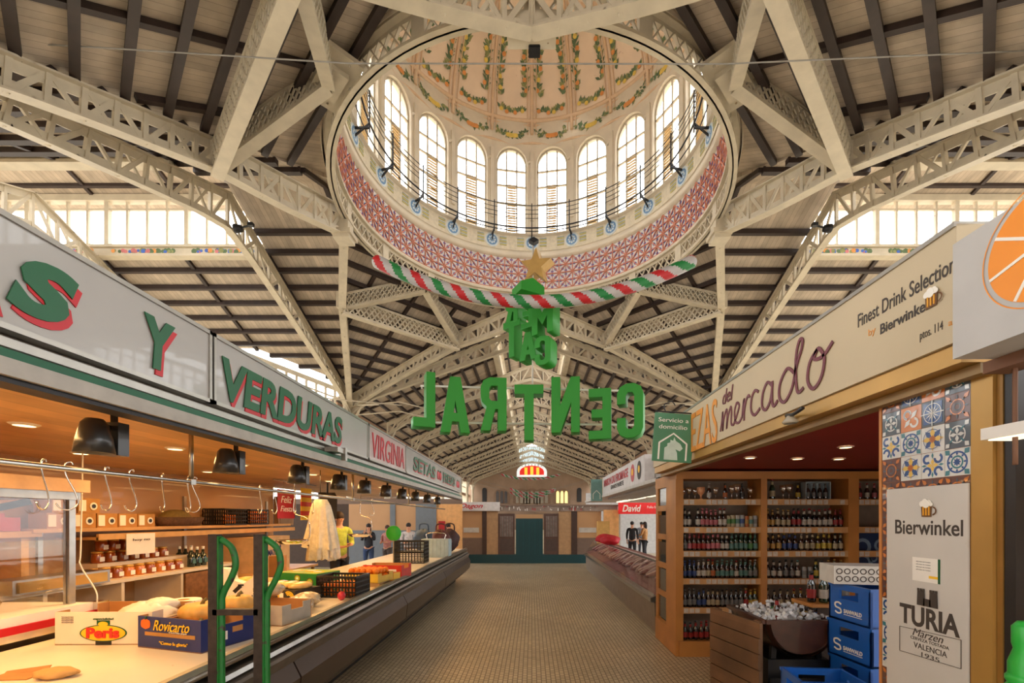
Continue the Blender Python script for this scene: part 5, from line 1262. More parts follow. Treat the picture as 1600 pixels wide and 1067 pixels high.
# cursive word painted with a brush
CUR = [[(0, .0), (.06, .3), (.1, .62), (.1, .1), (.1, 0), (.14, .35), (.24, .62), (.27, .45), (.25, 0), (.3, .35), (.4, .62), (.43, .45), (.42, .1), (.5, .02)],
       [(.5, .02), (.62, .25), (.7, .5), (.62, .62), (.54, .4), (.58, .08), (.7, .02), (.8, .15)],
       [(.8, .15), (.86, .6), (.86, .0)], [(.86, .2), (.92, .5), (1.0, .62), (1.04, .55)],
       [(1.3, .55), (1.2, .64), (1.1, .5), (1.08, .2), (1.18, .02), (1.34, .12)],
       [(1.66, .5), (1.54, .64), (1.42, .45), (1.4, .15), (1.5, .02), (1.62, .2), (1.67, .55)], [(1.67, .6), (1.66, .2), (1.7, .02), (1.8, .1)],
       [(2.16, .5), (2.02, .66), (1.86, .45), (1.84, .15), (1.96, .0), (2.12, .2), (2.22, .6), (2.32, .86), (2.34, 1.02), (2.28, 1.05), (2.22, .86), (2.2, .5), (2.24, .08), (2.36, .1)],
       [(2.62, .66), (2.48, .5), (2.44, .2), (2.54, .0), (2.68, .12), (2.74, .42), (2.64, .66), (2.56, .52), (2.72, .48), (2.88, .62)]]
m = MB(); ys, ye = RXf(1126), RXf(1303); sc = (ys-ye)/2.88
for k, st_ in enumerate(CUR): stroke(m, [(x*sc, z*(.27+.03*x)) for x, z in st_], .022, (XR-.002-.0004*k, ys, EYE+.805), NY, UP, .004, 0, 6)
put(m.build('cursive_lettering', PURP, bs, None), bs)
def mug(t, c, X_, s, plane='R', mats=None):
    """foaming beer mug mark"""
    m = MB(); n = (NY, UP)
    m.prism([(-.4*s, -.5*s), (.35*s, -.5*s), (.4*s, .3*s), (-.45*s, .3*s)], c, *n, .002, 0)
    for i in range(3): m.prism([((-.3+.22*i)*s, -.4*s), ((-.2+.22*i)*s, -.4*s), ((-.2+.22*i)*s, .2*s), ((-.3+.22*i)*s, .2*s)], V(c)-V((.002, 0, 0)), *n, .002, 1)
    for j, (x, z, r) in enumerate(((-.35, .4, .2), (-.1, .5, .24), (.2, .45, .22), (.38, .35, .14), (0, .35, .25))): disc(m, V(c)-V((.0025+.0006*j, 0, 0))+NY*(x*s)+UP*(z*s), r*s, *n, .002, 2, 14)
    ringp(m, V(c)+NY*(.45*s)-UP*(.1*s), .2*s, .3*s, *n, .002, 0, 14, -PI/2, PI/2)
    return put(m.build('mug_emblem', [mat('mug_brown', (110, 74, 40), .6), mat('beer_gold', (226, 160, 40), .5), PAPER], t), t)
y_ = RXf(1458); mug(bs, (XR-.006, y_, EYE+(810-467)/FPX*y_), XR, .07)
bm = thing('fascia_beam', 'gold brown metal beam under the cream sign board', 'beam', (XR, 4.1, EYE+.57)); m = MB(); m.b2((XR+.02, 1.86, EYE+.645), (XR+.2, 6.5, EYE+.728)); put(m.build('beam_body', GOLDW, bm), bm)
m = MB(); m.b2((XR+.1, 1.86, EYE+.60), (XR+.19, 6.48, EYE+.643)); put(m.build('shutter_guide', mat('guide_tan', (150, 122, 78), .5), bm), bm)
t = thing('clip_lamp', 'small dark clamp lamp fixed on the beam under the cursive word', 'lamp', (XR-.01, 2.95, EYE+.67)); m = MB(); m.tube(cr([(.05, .1, 0), (-.03, .08, .02), (-.06, -.05, .0), (-.05, -.14, .02)], 5), .012, 6); m.build('arm', BLACK, t); m = MB(); m.lathe([(.02, .0), (.05, -.04), (.04, -.05)], (-.05, .0, 0), 12); m.build('shade', mat('lamp_glassy', (170, 160, 140), .2), t)
# flag sign 'Servicio a domicilio'
FG = mat('flag_green', (74, 130, 94), .5, var=.05); fs_ = thing('flag_sign', 'green flag sign with white words and a horse head in a house outline', 'sign', (1.53, 4.95, EYE+.62))
m = MB(); m.b2((-.215, -.012, 0), (.215, .012, .53)); m.build('panel', FG, fs_)
for s, z, w_ in (('Servicio a', .455, .33), ('domicilio', .38, .31)): lettering(s, PAPER, (-.01, -.015, z), w_, .045, (1, 0, 0), (0, 0, 1), fs_, .003)
m = MB(); stroke(m, [(-.15, .02), (-.15, .2), (-.148, .205), (0, .31), (.148, .205), (.15, .2), (.15, .02)], .018, (0, -.0125, 0), (1, 0, 0), (0, 0, 1), .003, 0, 1); m.build('house_outline', PAPER, fs_)
m = MB(); m.prism([(-.09, .0), (.06, .0), (.05, .08), (.03, .12), (.08, .10), (.11, .13), (.08, .18), (.03, .21), (.01, .25), (0, .21), (-.03, .22), (-.03, .19), (-.06, .18), (-.06, .15), (-.09, .13)], (0, -.0125, .02), (1, 0, 0), (0, 0, 1), .003); m.build('horse_emblem', mat('flag_pale', (196, 214, 200), .5), fs_)
m = MB(); m.tube([(-.21, 0, .545), (.26, 0, .545)], .008, 6); m.tube(cr([(-.1, 0, .545), (-.12, 0, .62), (-.04, 0, .66), (.0, 0, .62)], 4), .006, 5); m.build('bracket', DKMET, fs_); fs_.rotation_euler = (0, math.radians(4), 0)

# orange slice sign of the next stall
osn = thing('orange_sign', 'white sign box with a big orange slice at the right edge', 'sign', (1.6, 1.25, EYE+.6))
m = MB(); m.b2((1.6, .5, EYE+.605), (1.95, 1.715, EYE+1.04)); put(m.build('sign_box', mat('sign_white', (186, 184, 180), .4, var=.04), osn), osn)
m = MB(); c = V((1.598, 1.40, EYE+.87)); ringp(m, c, .196, .2, NY, UP, .001, 0, 60); ringp(m, c, .0, .18, NY, UP, .0005, 0, 60)
for k in range(8): a = k*PI/4+.25; m.bar(c-V((.002, 0, 0)), c-V((.002, 0, 0))+NY*math.cos(a)*.178+UP*math.sin(a)*.178, .010, .003, 1, (1, 0, 0))
put(m.build('orange_slice_print', [mat('slice_orange', (240, 146, 30), .4, var=.03), PAPER], osn), osn)
m = MB(); m.b2((1.75, 1.6, EYE+.56), (1.85, 1.75, EYE+.604)); m.tube(cr([(1.8, 1.68, EYE+.58), (1.81, 1.69, EYE+.45), (1.8, 1.68, EYE+.2)], 5), .008, 6); put(m.build('cable_fitting', mat('rusty', (120, 84, 62), .7), osn), osn)

# tiled pillar with the white poster
tp = thing('tiled_pillar', 'pillar clad in patterned Spanish tiles at the front of the beer stall', 'pillar', (2.0, 2.2, 0))
m = MB(); m.b2((1.905, 1.955, 0), (2.15, 2.45, EYE+.66)); put(m.build('core', mat('pillar_core', (150, 96, 56), .6), tp), tp)
TC = [mat('tl_white', (214, 214, 208), .25, coat=.5), mat('tl_blue', (48, 82, 136), .25, coat=.5), mat('tl_teal', (60, 120, 130), .25, coat=.5), mat('tl_orange', (204, 122, 60), .25, coat=.5),
      mat('tl_brown', (96, 60, 50), .3, coat=.4), mat('tl_slate', (74, 84, 92), .3, coat=.4), mat('tl_yellow', (222, 184, 84), .3, coat=.4)]
m = MB(); TS = .1235; rg = random.Random(4); Y0 = 2.45
def tile(c, kind):
    X_ = V((-.0012, 0, 0)); h = TS/2-.001
    def sq(s, mi, k): m.prism([(-s, -s), (s, -s), (s, s), (-s, s)], c+X_*k, NY, UP, .0008, mi)
    def pet(n, r0, r1, wd, mi, k, ph=0):
        for i in range(n):
            a = ph+2*PI*i/n; d = NY*math.cos(a)+UP*math.sin(a); e = -NY*math.sin(a)+UP*math.cos(a); b0 = c+X_*k
            m.add([b0+d*r0, b0+d*(r0+r1)/2+e*wd, b0+d*r1, b0+d*(r0+r1)/2-e*wd], [(0, 1, 2, 3)], mi)
    if kind == 0: sq(h, 0, 0); ringp(m, c+X_, .042, .05, NY, UP, .0005, 1); ringp(m, c+X_, .022, .03, NY, UP, .0005, 2); pet(8, .03, .045, .006, 1, 2); pet(8, .0, .02, .005, 1, 2); pet(4, .048, .082, .014, 2, 2, PI/4)
    if kind == 1: sq(h, 3, 0); [ringp(m, c+X_+NY*x+UP*z, .014, .026, NY, UP, .0008, 0, 18, a0, a0+4.6) for x, z, a0 in ((-.02, .022, 0), (.02, -.022, PI))]; pet(2, 0, .055, .012, 0, 2, PI/4); ringp(m, c+X_*2+NY*-.02+UP*.022, .018, .02, NY, UP, .0016, 1)
    if kind == 2: sq(h, 5, 0); sq(.05, 1, 1); ringp(m, c+X_*2, .044, .048, NY, UP, .0008, 0); pet(12, .0, .044, .003, 0, 3); m.bar(c+X_*4-NY*h, c+X_*4+NY*h, .004, .001, 0, (1, 0, 0)); m.bar(c+X_*4-UP*h, c+X_*4+UP*h, .004, .001, 0, (1, 0, 0))
    if kind == 3: sq(h, 4, 0); ringp(m, c+X_, .03, .036, NY, UP, .0005, 3); ringp(m, c+X_, .012, .018, NY, UP, .0005, 5); pet(8, .03, .055, .005, 5, 2); pet(4, .04, .08, .01, 3, 2, PI/4)
    if kind == 4: sq(h, 5, 0); ringp(m, c+X_, .034, .04, NY, UP, .0005, 0); pet(4, .0, .036, .009, 0, 2); pet(4, .05, .08, .012, 0, 2, PI/4); pet(4, .02, .055, .004, 2, 3, PI/4)
    if kind == 5: sq(h, 0, 0); pet(4, .0, .058, .016, 1, 1, PI/4); pet(4, .0, .058, .013, 6, 2); pet(8, .0, .02, .006, 3, 3); ringp(m, c+X_*3, .045, .048, NY, UP, .001, 1)
    if kind == 6: sq(h, 0, 0); [ringp(m, c+X_+NY*x+UP*z, .012, .024, NY, UP, .0008, 1, 14, a0, a0+4.4) for x, z, a0 in ((-.03, .03, 1), (.03, .03, 3), (-.03, -.03, 5), (.03, -.03, 0))]; pet(4, 0, .03, .01, 6, 2); pet(4, .03, .06, .006, 2, 2)
KINDS = [[3, 2, 1, 4], [4, 1, 2, 3], [6, 0, 5, 4], [3, 5, 6, 0]]
for r in range(20):
    for c_ in range(4):
        z = EYE+.685-TS*(r+.5)
        if z < 0.06: break
        if c_ > 0 and z < 1.94: continue
        k = KINDS[r][c_] if r < 4 else [3, 3, 3, 3, 3, 6, 0, 6][(r-4) % 8]
        tile(V((1.9035, Y0-TS*(c_+.5), z)), k)
put(m.build('patterned_tiles', TC, tp), tp)
m = MB(); m.b2((1.90, 2.452, 0), (2.16, 2.47, EYE+.66)); put(m.build('edge_strip', mat('strip_orange', (196, 130, 70), .5), tp), tp)
po = thing('poster', 'white poster with a beer mug mark and dark lettering on the tiled pillar', 'poster', (1.9, 2.18, 1.0))
m = MB(); m.b2((1.892, 1.957, .02), (1.900, 2.405, EYE+.154)); put(m.build('sheet', mat('poster_white', (206, 202, 194), .4, var=.05, scale=3, wear=((196, 188, 172), 4, .70)), po), po)
PX_ = 1.892
RL(po, 'Bierwinkel', INK, 1452, 824, 106, 24, PX_, .003, bold=.012)
y_ = RXf(1449, PX_); mug(po, (PX_-.002, y_, EYE+(810-796)/FPX*y_), PX_, .07)
RL(po, 'TURIA', INK, 1453, 968, 94, 33, PX_, .003, bold=.03); RL(po, 'M\u00e4rzen', INK, 1450, 993, 48, 12, PX_, .003, shear=.35); RL(po, 'CERVEZA TOSTADA', INK, 1453, 1004, 60, 5, PX_, .003); RL(po, 'VALENCIA', INK, 1454, 1015, 52, 9, PX_, .003); RL(po, '1935', INK, 1454, 1027, 28, 7, PX_, .003)
def PC(px, py): y = RXf(px, PX_); return V((PX_-.004, y, EYE+(810-py)/FPX*y))
m = MB()
a, b_, c_, d_ = PC(1407, 978), PC(1503, 1000), PC(1503, 1045), PC(1407, 1016)
for p, q in ((a, b_), (b_, c_), (c_, d_), (d_, a)): m.bar(p, q, .002, .002, 0, (1, 0, 0))
put(m.build('outline_frame', INK, po), po)
m = MB(); c = PC(1450, 936)
for x in (-.034, .034):
    m.prism([(x-.022, -.036), (x+.022, -.036), (x+.019, .034), (x-.019, .034)], c, NY, UP, .002)
    for i in (-1, 0, 1): m.prism([(x+i*.015-.005, .034), (x+i*.015+.005, .034), (x+i*.015+.005, .046), (x+i*.015-.005, .046)], c, NY, UP, .002)
m.prism([(-.02, -.036), (.02, -.036), (.02, .0), (-.02, .0)], c, NY, UP, .002); put(m.build('castle_emblem', INK, po), po)
cd = thing('small_card', 'small white card with tiny text and a green and yellow edge stuck on the poster', 'card', (1.89, 2.17, 1.6)); a, b_ = PC(1426, 906), PC(1470, 870)
m = MB(); m.b2((PX_-.0015, b_.y, a.z), (PX_-.0002, a.y, a.z+.115)); put(m.build('sheet', PAPER, cd), cd)
m = MB(); m.b2((PX_-.003, b_.y, a.z), (PX_-.0016, b_.y+.012, a.z+.115)); m.b2((PX_-.003, b_.y+.012, a.z+.02), (PX_-.0016, b_.y+.06, a.z+.032), 1); put(m.build('colour_edge', [SGREEN, YELL], cd), cd)
for i in range(4): put(lettering('informate de la tarjeta', INK, (PX_-.002, (a.y+b_.y)/2+.015, a.z+.095-.013*i), .08, .007, NY, UP, cd, .0004), cd)
gp = thing('gold_pillar', 'gold brown metal post beside the tiled pillar', 'post', (1.95, 1.9, 0)); m = MB(); m.b2((1.90, 1.86, 0), (2.1, 1.953, EYE+.66)); put(m.build('post_face', GOLDW, gp), gp); m = MB(); m.b2((1.915, 1.835, 0), (2.1, 1.858, EYE+.66)); put(m.build('post_edge', mat('gold_dark', (150, 110, 52), .4, .3), gp), gp)
# neighbouring stall at the right edge
ns = thing('neighbour_stall', 'dark framed glass front of the neighbouring stall at the right edge', 'stall', (2.1, 1.3, 0))
def nb(name, a, b_, m_): mb = MB(); mb.b2(a, b_); return put(mb.build(name, m_, ns), ns)
nb('frame', (1.92, 1.79, 0), (2.0, 1.833, EYE+.6), mat('frame_black', (34, 32, 32), .4)); nb('glass', (1.955, .6, .9), (1.965, 1.78, EYE+.55), CLEAR); nb('base', (1.92, .6, 0), (2.6, 1.78, .88), mat('frame_black', (0, 0, 0)))
nb('back_panel', (2.55, .6, .9), (2.6, 1.83, EYE+.55), mat('neigh_beige', (196, 160, 120), .6)); nb('shelf', (2.1, .6, 1.3), (2.5, 1.78, 1.32), STEEL)
t = thing('white_lamp', 'white boxed lamp fitting at the right edge beside the gold post', 'lamp', (1.84, 1.7, EYE+.33)); m = MB(); m.b2((-.06, -.5, -.02), (.05, .09, .025)); m.build('housing', WHITE, t); m = MB(); m.b2((-.05, -.48, -.026), (.04, .07, -.021)); m.build('diffuser', mat('tube_glow', (255, 244, 220), .5, emit=(255, 240, 210), estr=1.2), t)
m = MB(); m.sphere((2.25, 1.68, 1.40), (.09, .1, .08), 12); tag(m.build('bread_roll', mat('roll_amber', (230, 160, 80), .4, emit=None)), 'amber bread roll on the shelf behind the neighbouring glass', 'bread')
m = MB(); m.lathe([(.0, .0), (.045, .0), (.045, .55), (.03, .6), (.035, .62), (.035, .68), (.02, .7), (0, .7)], (0, 0, 0), 14)
for i in range(6): m.lathe([(.045, .3+.035*i), (.052, .31+.035*i), (.052, .325+.035*i), (.045, .335+.035*i)], (0, 0, 0), 14)
o = m.build('green_handle', mat('handle_green', (40, 170, 60), .4)); o.location = (1.77, 1.62, .78); tag(o, 'bright green ribbed handle standing at the bottom of the right edge', 'handle')
m = MB(); m.b2((1.6, 1.3, .0), (1.88, 1.76, .78)); tag(m.build('stall_step', mat('frame_black', (0, 0, 0))), 'black plinth under the green ribbed handle', 'plinth')

# beer stall shell
m = MB(); m.b2((1.92, 2.0, EYE+.665), (5.6, 6.6, EYE+.72)); struct(m.build('ceiling_beer_stall', mat('dark_red_ceiling', (136, 26, 20), .5, var=.06)), 'dark red ceiling of the beer stall')
m = MB(); m.b2((1.93, 1.8, EYE+.73), (5.8, 6.6, EYE+.80)); struct(m.build('roof_beer_stall', mat('stall_top', (0, 0, 0))), 'flat top of the beer stall')
m = MB(); m.b2((5.5, 2.0, 0), (5.6, 6.4, EYE+.66)); struct(m.build('wall_beer_side', mat('dark_red_wall', (120, 30, 24), .6)), 'dark red side wall of the beer stall')
m = MB(); m.b2((2.0, 6.42, 0), (5.6, 6.5, EYE+.66)); struct(m.build('wall_beer_back', mat('shelf_back_grey', (128, 116, 104), .6)), 'grey back wall behind the beer shelves')
for i, (x, y) in enumerate(((2.9, 4.17), (2.93, 4.98), (3.4, 5.0), (2.37, 4.9))):
    dl = MB(); dl.lathe([(0, EYE+.655), (.05, EYE+.655)], (x, y, 0), 14, 1); dl.lathe([(.05, EYE+.652), (.07, EYE+.662)], (x, y, 0), 14, 0); tag(dl.build('downlight', [WHITE, MATS['lamp_glow']]), 'round downlight in the dark red ceiling, %s of four' % ORD[i], 'downlight')
# shelving cabinet
sh = thing('beer_cabinet', 'tall oak shelving cabinet full of beer bottles at the back of the stall', 'cabinet', (3.1, 6.2, 0))
def cb_(name, a, b_, m_=OAK, T=sh): mb = MB(); mb.b2(a, b_); return put(mb.build(name, m_, T), T)
YF, YB = 6.05, 6.42
SZ = [2.105, 1.73, 1.41, 1.04, .65, .21]
cb_('post', (1.93, YF, 0), (2.03, YB, 2.45)); cb_('post', (3.07, YF-.01, 0), (3.15, YB, 2.45)); cb_('post', (4.24, YF-.01, 0), (4.38, YB, 2.45)); cb_('header', (1.93, YF-.02, 2.38), (5.4, YB, 2.48)); cb_('plinth', (1.97, YF-.02, .0), (5.4, YB, .205)); cb_('post', (5.3, YF, 0), (5.4, YB, 2.45))
for z in SZ[:5]:
    for a, b_ in ((2.03, 3.07), (3.15, 4.24), (4.38, 5.3)):
        if a > 4 and z < 1.1: continue
        o = cb_('shelf', (a, YF+.02, z-.03), (b_, YB, z)); m = MB(); m.b2((a, YF, z-.075), (b_, YF+.018, z+.005)); fo = put(m.build('shelf_edge', mat('edge_oak', (196, 150, 96), .5), sh), sh)
        m = MB(); n = int((b_-a)/.075); rg = random.Random(int(z*100+a*10))
        for i in range(n):
            if rg.random() < .84: m.b2((a+.01+i*.075, YF-.004, z-.065), (a+.01+i*.075+.06, YF-.001, z-.005)); 
        put(m.build('price_tags', mat('tag_white', (196, 188, 176), .6, var=.15, scale=30), sh), sh)
# glazed side facing the aisle
cb_('side_frame', (1.93, YB, 0), (2.0, 7.05, .32)); cb_('side_frame', (1.93, YB, 2.3), (2.0, 7.05, 2.46)); cb_('side_frame', (1.94, 6.95, .3), (2.0, 7.05, 2.3)); cb_('side_frame', (1.94, 6.40, .3), (2.0, 6.52, 2.3))
for k in range(5): cb_('side_rail', (1.94, 6.5, .28+.42*k-.0), (1.99, 6.96, .36+.42*k)) if k else None; cb_('side_pane', (1.96, 6.52, .36+.40*k), (1.97, 6.95, .70+.40*k), mat('smoked_pane', (56, 54, 52), .15, coat=.5))
m = MB(); m.b2((1.98, 7.06, 0), (2.1, 7.2, 2.5)); tag(m.build('corner_post', mat('dark_green_post', (40, 46, 34), .5)), 'dark post at the far corner of the beer cabinet', 'post')
# fridge in the third bay
m = MB(); m.b2((4.42, 6.1, .206), (5.28, 6.4, 1.02)); tag(m.build('drinks_fridge', mat('fridge_blue', (34, 62, 110), .3)), 'dark blue drinks fridge behind the crates', 'fridge')
t = thing('chalk_panel', 'dark blue panel with pale round drawings in the third cabinet bay', 'panel', (4.84, 6.2, 1.06)); m = MB(); m.b2((-.44, 0, 0), (.44, .02, .6)); m.build('board', mat('panel_blue', (24, 54, 98), .4), t); m = MB()
for x, z, r in ((-.3, .4, .12), (-.3, .18, .14), (-.05, .42, .09), (.1, .2, .1), (-.15, .25, .06)): ringp(m, (x, -.002, z), r*.6, r, (1, 0, 0), (0, 0, 1), .002, 0, 16)
m.b2((-.4, -.004, .02), (.3, -.001, .08)); m.build('drawing', mat('chalk_pale', (120, 150, 180), .6), t)

# bottles
GLB = {'brown': mat('brown_glass', (46, 24, 12), .08, var=0, coat=.8), 'green': mat('green_glass', (18, 46, 28), .08, var=0, coat=.8), 'black': mat('black_glass', (14, 14, 18), .08, var=0, coat=.8)}
LBC = {'white': (214, 208, 196), 'pink': (206, 110, 120), 'red': (176, 36, 34), 'teal': (54, 132, 132), 'gold': (200, 154, 70), 'blue': (44, 74, 140), 'cream': (196, 178, 140), 'grey': (126, 126, 124), 'yellow': (216, 186, 60), 'green': (70, 130, 60), 'orange': (206, 110, 50), 'black': (44, 44, 46), 'silver': (176, 178, 176)}
def LM(c): return mat('label_'+c, tuple(int(v*.8) for v in LBC[c]), .45, var=.12, scale=60)
PRO = {}
def bottle(glass, lab, cap, kind='bottle'):
    key = (glass, lab, cap, kind)
    if key in PRO: return PRO[key], False
    if kind == 'can':
        t = thing('beer_can', 'x', 'can'); m = MB(); m.lathe([(.026, 0), (.032, .01), (.032, .145), (.027, .158)], (0, 0, 0), 14); m.build('can_body', LM(lab), t); m = MB(); m.lathe([(.027, .158), (.025, .155), (0, .155)], (0, 0, 0), 14); m.build('can_top', STEEL, t)
        m = MB(); m.lathe([(.0325, .05), (.0325, .11)], (0, 0, 0), 14); m.build('band', LM(cap), t)
    else:
        t = thing('beer_bottle', 'x', 'bottle'); s = 1
        m = MB(); m.lathe([(0, 0), (.03, .002), (.032, .01), (.032, .125), (.027, .15), (.015, .175), (.013, .235), (.015, .237), (.015, .242), (0, .242)], (0, 0, 0), 14); m.build('glass_body', GLB[glass], t)
        m = MB(); m.lathe([(.0325, .035), (.0325, .105)], (0, 0, 0), 14); m.build('label', LM(lab), t); m = MB(); m.lathe([(.0165, .178), (.0145, .215)], (0, 0, 0), 12); m.build('neck_label', LM(lab), t)
        m = MB(); m.lathe([(.0135, .228), (.0165, .232), (.0155, .246), (0, .248)], (0, 0, 0), 12); m.build('cap', LM(cap), t)
    PRO[key] = t; return t, True
def place(spec, loc, lab, grp, sc=1.0):
    src, new = bottle(*spec)
    if new: q = src; q.location = loc; q['label'] = lab; q['group'] = grp
    else: q = dup(src, loc, 0, lab, grp)
    q.scale = (sc, sc, sc); return q
B = lambda g, l, c='black': (g, l, c, 'bottle')
K = lambda l, c: ('x', l, c, 'can')
rowsL = [None,
  [(B('black', 'white'), 2), (None, 1), (B('black', 'white'), 1), (B('brown', 'pink', 'pink'), 4), (B('brown', 'white', 'red'), 2), (K('cream', 'green'), 2), (K('white', 'teal'), 1), (K('silver', 'blue'), 1), (K('orange', 'gold'), 1), (K('cream', 'teal'), 1), (K('silver', 'grey'), 1)],
  [(B('black', 'grey'), 1), (B('brown', 'pink', 'pink'), 1), (B('brown', 'red', 'red'), 3), (B('brown', 'pink', 'teal'), 3), (B('black', 'white'), 2), (B('green', 'teal', 'teal'), 4), (B('green', 'green', 'yellow'), 1), (B('green', 'teal', 'grey'), 1)],
  [(B('black', 'blue', 'blue'), 3), (B('brown', 'white', 'grey'), 2), (B('brown', 'cream', 'red'), 1), (B('brown', 'orange', 'red'), 1), (B('brown', 'teal', 'teal'), 4), (B('brown', 'white', 'red'), 1), (B('black', 'teal', 'grey'), 2), (B('green', 'grey', 'white'), 2)],
  [(B('black', 'grey', 'grey'), 3), (B('black', 'blue'), 2), (B('brown', 'cream'), 3), (B('black', 'grey'), 5), (B('brown', 'red', 'gold'), 1), (B('green', 'yellow', 'gold'), 2)],
  [(B('black', 'red', 'black'), 3), (B('brown', 'red', 'red'), 5), (B('black', 'grey'), 3), (B('black', 'white'), 3)]]
rowsR = [None,
  [(B('brown', 'gold', 'gold'), 2), (B('brown', 'cream', 'gold'), 3), (B('black', 'red'), 2), (B('black', 'white', 'red'), 3), (B('brown', 'white', 'red'), 3), (B('brown', 'red', 'red'), 2)],
  [(B('brown', 'gold'), 3), (B('brown', 'blue', 'yellow'), 3), (B('brown', 'cream', 'white'), 1), (B('brown', 'cream', 'gold'), 2), (B('brown', 'yellow', 'gold'), 3), (B('black', 'cream'), 2)],
  [(B('black', 'white'), 3), (B('black', 'grey'), 2), (B('brown', 'white', 'teal'), 1), (K('silver', 'grey'), 2), (B('green', 'yellow', 'black'), 2), (B('black', 'cream', 'gold'), 3)],
  [(B('brown', 'cream', 'black'), 4), (B('brown', 'gold', 'red'), 3), (B('black', 'blue'), 5)],
  [(B('brown', 'red'), 3), (B('black', 'grey'), 8)]]
def fillrow(x0, x1, seq, z, ri, bay):
    tot = sum(n for _, n in seq); pitch = (x1-x0-.07)/(tot-1); i = 0; cnt = 0; rg = random.Random(ri*7+len(bay))
    for spec, n in seq:
        for _ in range(n):
            if spec is not None:
                kind = 'can' if spec[3] == 'can' else 'bottle'
                lab = ('%s beer bottle with %s label' % (spec[0], spec[1]) if kind == 'bottle' else '%s beer can with %s band' % (spec[1], spec[2]))+', %s from left, %s shelf, %s beer bay' % (ORD[cnt], ORD[ri], bay)
                place(spec, (x0+.035+i*pitch, YF+.07+rg.uniform(-.008, .008), z+.001), lab, 'beers on the %s shelf of the %s bay' % (ORD[ri], bay), rg.choice([.96, 1, 1.04])); cnt += 1
            i += 1
for ri in range(1, 6): fillrow(2.04, 3.06, rowsL[ri], SZ[ri], ri, 'left'); fillrow(3.16, 4.22, rowsR[ri], SZ[ri], ri, 'middle')
# top shelf: goblets, bottles, boxed set
G0 = None; GL = glassmat('goblet_glass', (1, 1, 1), .62, .03)
for i, (x, s_) in enumerate(((2.06, .9), (2.14, 1), (2.22, .9), (2.50, 1), (2.72, 1.15), (2.79, 1.25), (2.97, 1), (3.42, 1.2), (3.50, 1.25))):
    if G0 is None: m = MB(); m.lathe([(.0, 0), (.032, .002), (.005, .01), (.005, .07), (.025, .085), (.042, .12), (.04, .165), (.038, .165), (.04, .12), (0, .08)], (0, 0, 0), 14); G0 = m.build('beer_goblet', GL); q = G0
    else: q = G0.copy(); C.objects.link(q)
    q.location = (x, YF+.09, SZ[0]+.001); q.scale = (s_,)*3; tag(q, 'stemmed clear beer glass on the top shelf, %s from left' % ORD[i], 'glass', 'stemmed glasses on the top shelf')
m = MB(); m.lathe([(.0, 0), (.035, .002), (.012, .02), (.014, .06), (.04, .085), (.052, .12), (.05, .17), (0, .17)], (0, 0, 0), 16); o = m.build('ceramic_goblet', mat('terracotta_cup', (214, 150, 104), .5)); o.location = (2.30, YF+.09, SZ[0]); tag(o, 'terracotta coloured goblet among the glasses on the top shelf', 'goblet')
for x, sp, lb in ((2.41, B('brown', 'white', 'white'), 'black bottle with white label beside the terracotta goblet'), (2.63, B('brown', 'orange'), 'brown bottle with orange label on the top shelf, left bay'), (2.86, B('brown', 'black'), 'brown bottle with black label at the right of the top shelf, left bay'), (3.27, B('green', 'cream', 'red'), 'tall green bottle with cream label on the top shelf, middle bay'), (3.62, B('brown', 'yellow'), 'brown bottle with yellow label beside the boxed set')):
    place(sp, (x, YF+.09, SZ[0]+.001), lb, 'bottles on the top shelf', 1.15 if x == 3.27 else .9)
t = thing('gift_crate', 'pale blue open box holding four brown bottles on the top shelf', 'box', (3.88, YF+.12, SZ[0]+.002)); m = MB(); m.b2((-.17, .05, 0), (.17, .06, .24)); m.b2((-.17, -.06, 0), (-.162, .06, .24)); m.b2((.162, -.06, 0), (.17, .06, .24)); m.b2((-.17, -.06, .232), (.17, .06, .24)); m.b2((-.17, -.06, 0), (.17, .06, .006)); m.build('box_shell', mat('pale_blue_box', (150, 168, 178), .5), t)
for i in range(4): place(B('brown', 'grey', 'grey'), (3.76+.08*i, YF+.10, SZ[0]+.009), 'brown bottle in the pale blue boxed set, %s from left' % ORD[i], 'bottles of the boxed set', .86)
for ri, z in ((0, SZ[0]),):
    for i in range(6): place(B('brown', ['red', 'white', 'pink'][i % 3], 'red'), (4.46+.1*i, YF+.09, z+.001), '%s labelled bottle in the third cabinet bay, %s from left' % (['red', 'white', 'pink'][i % 3], ORD[i]), 'bottles in the third bay', .9)

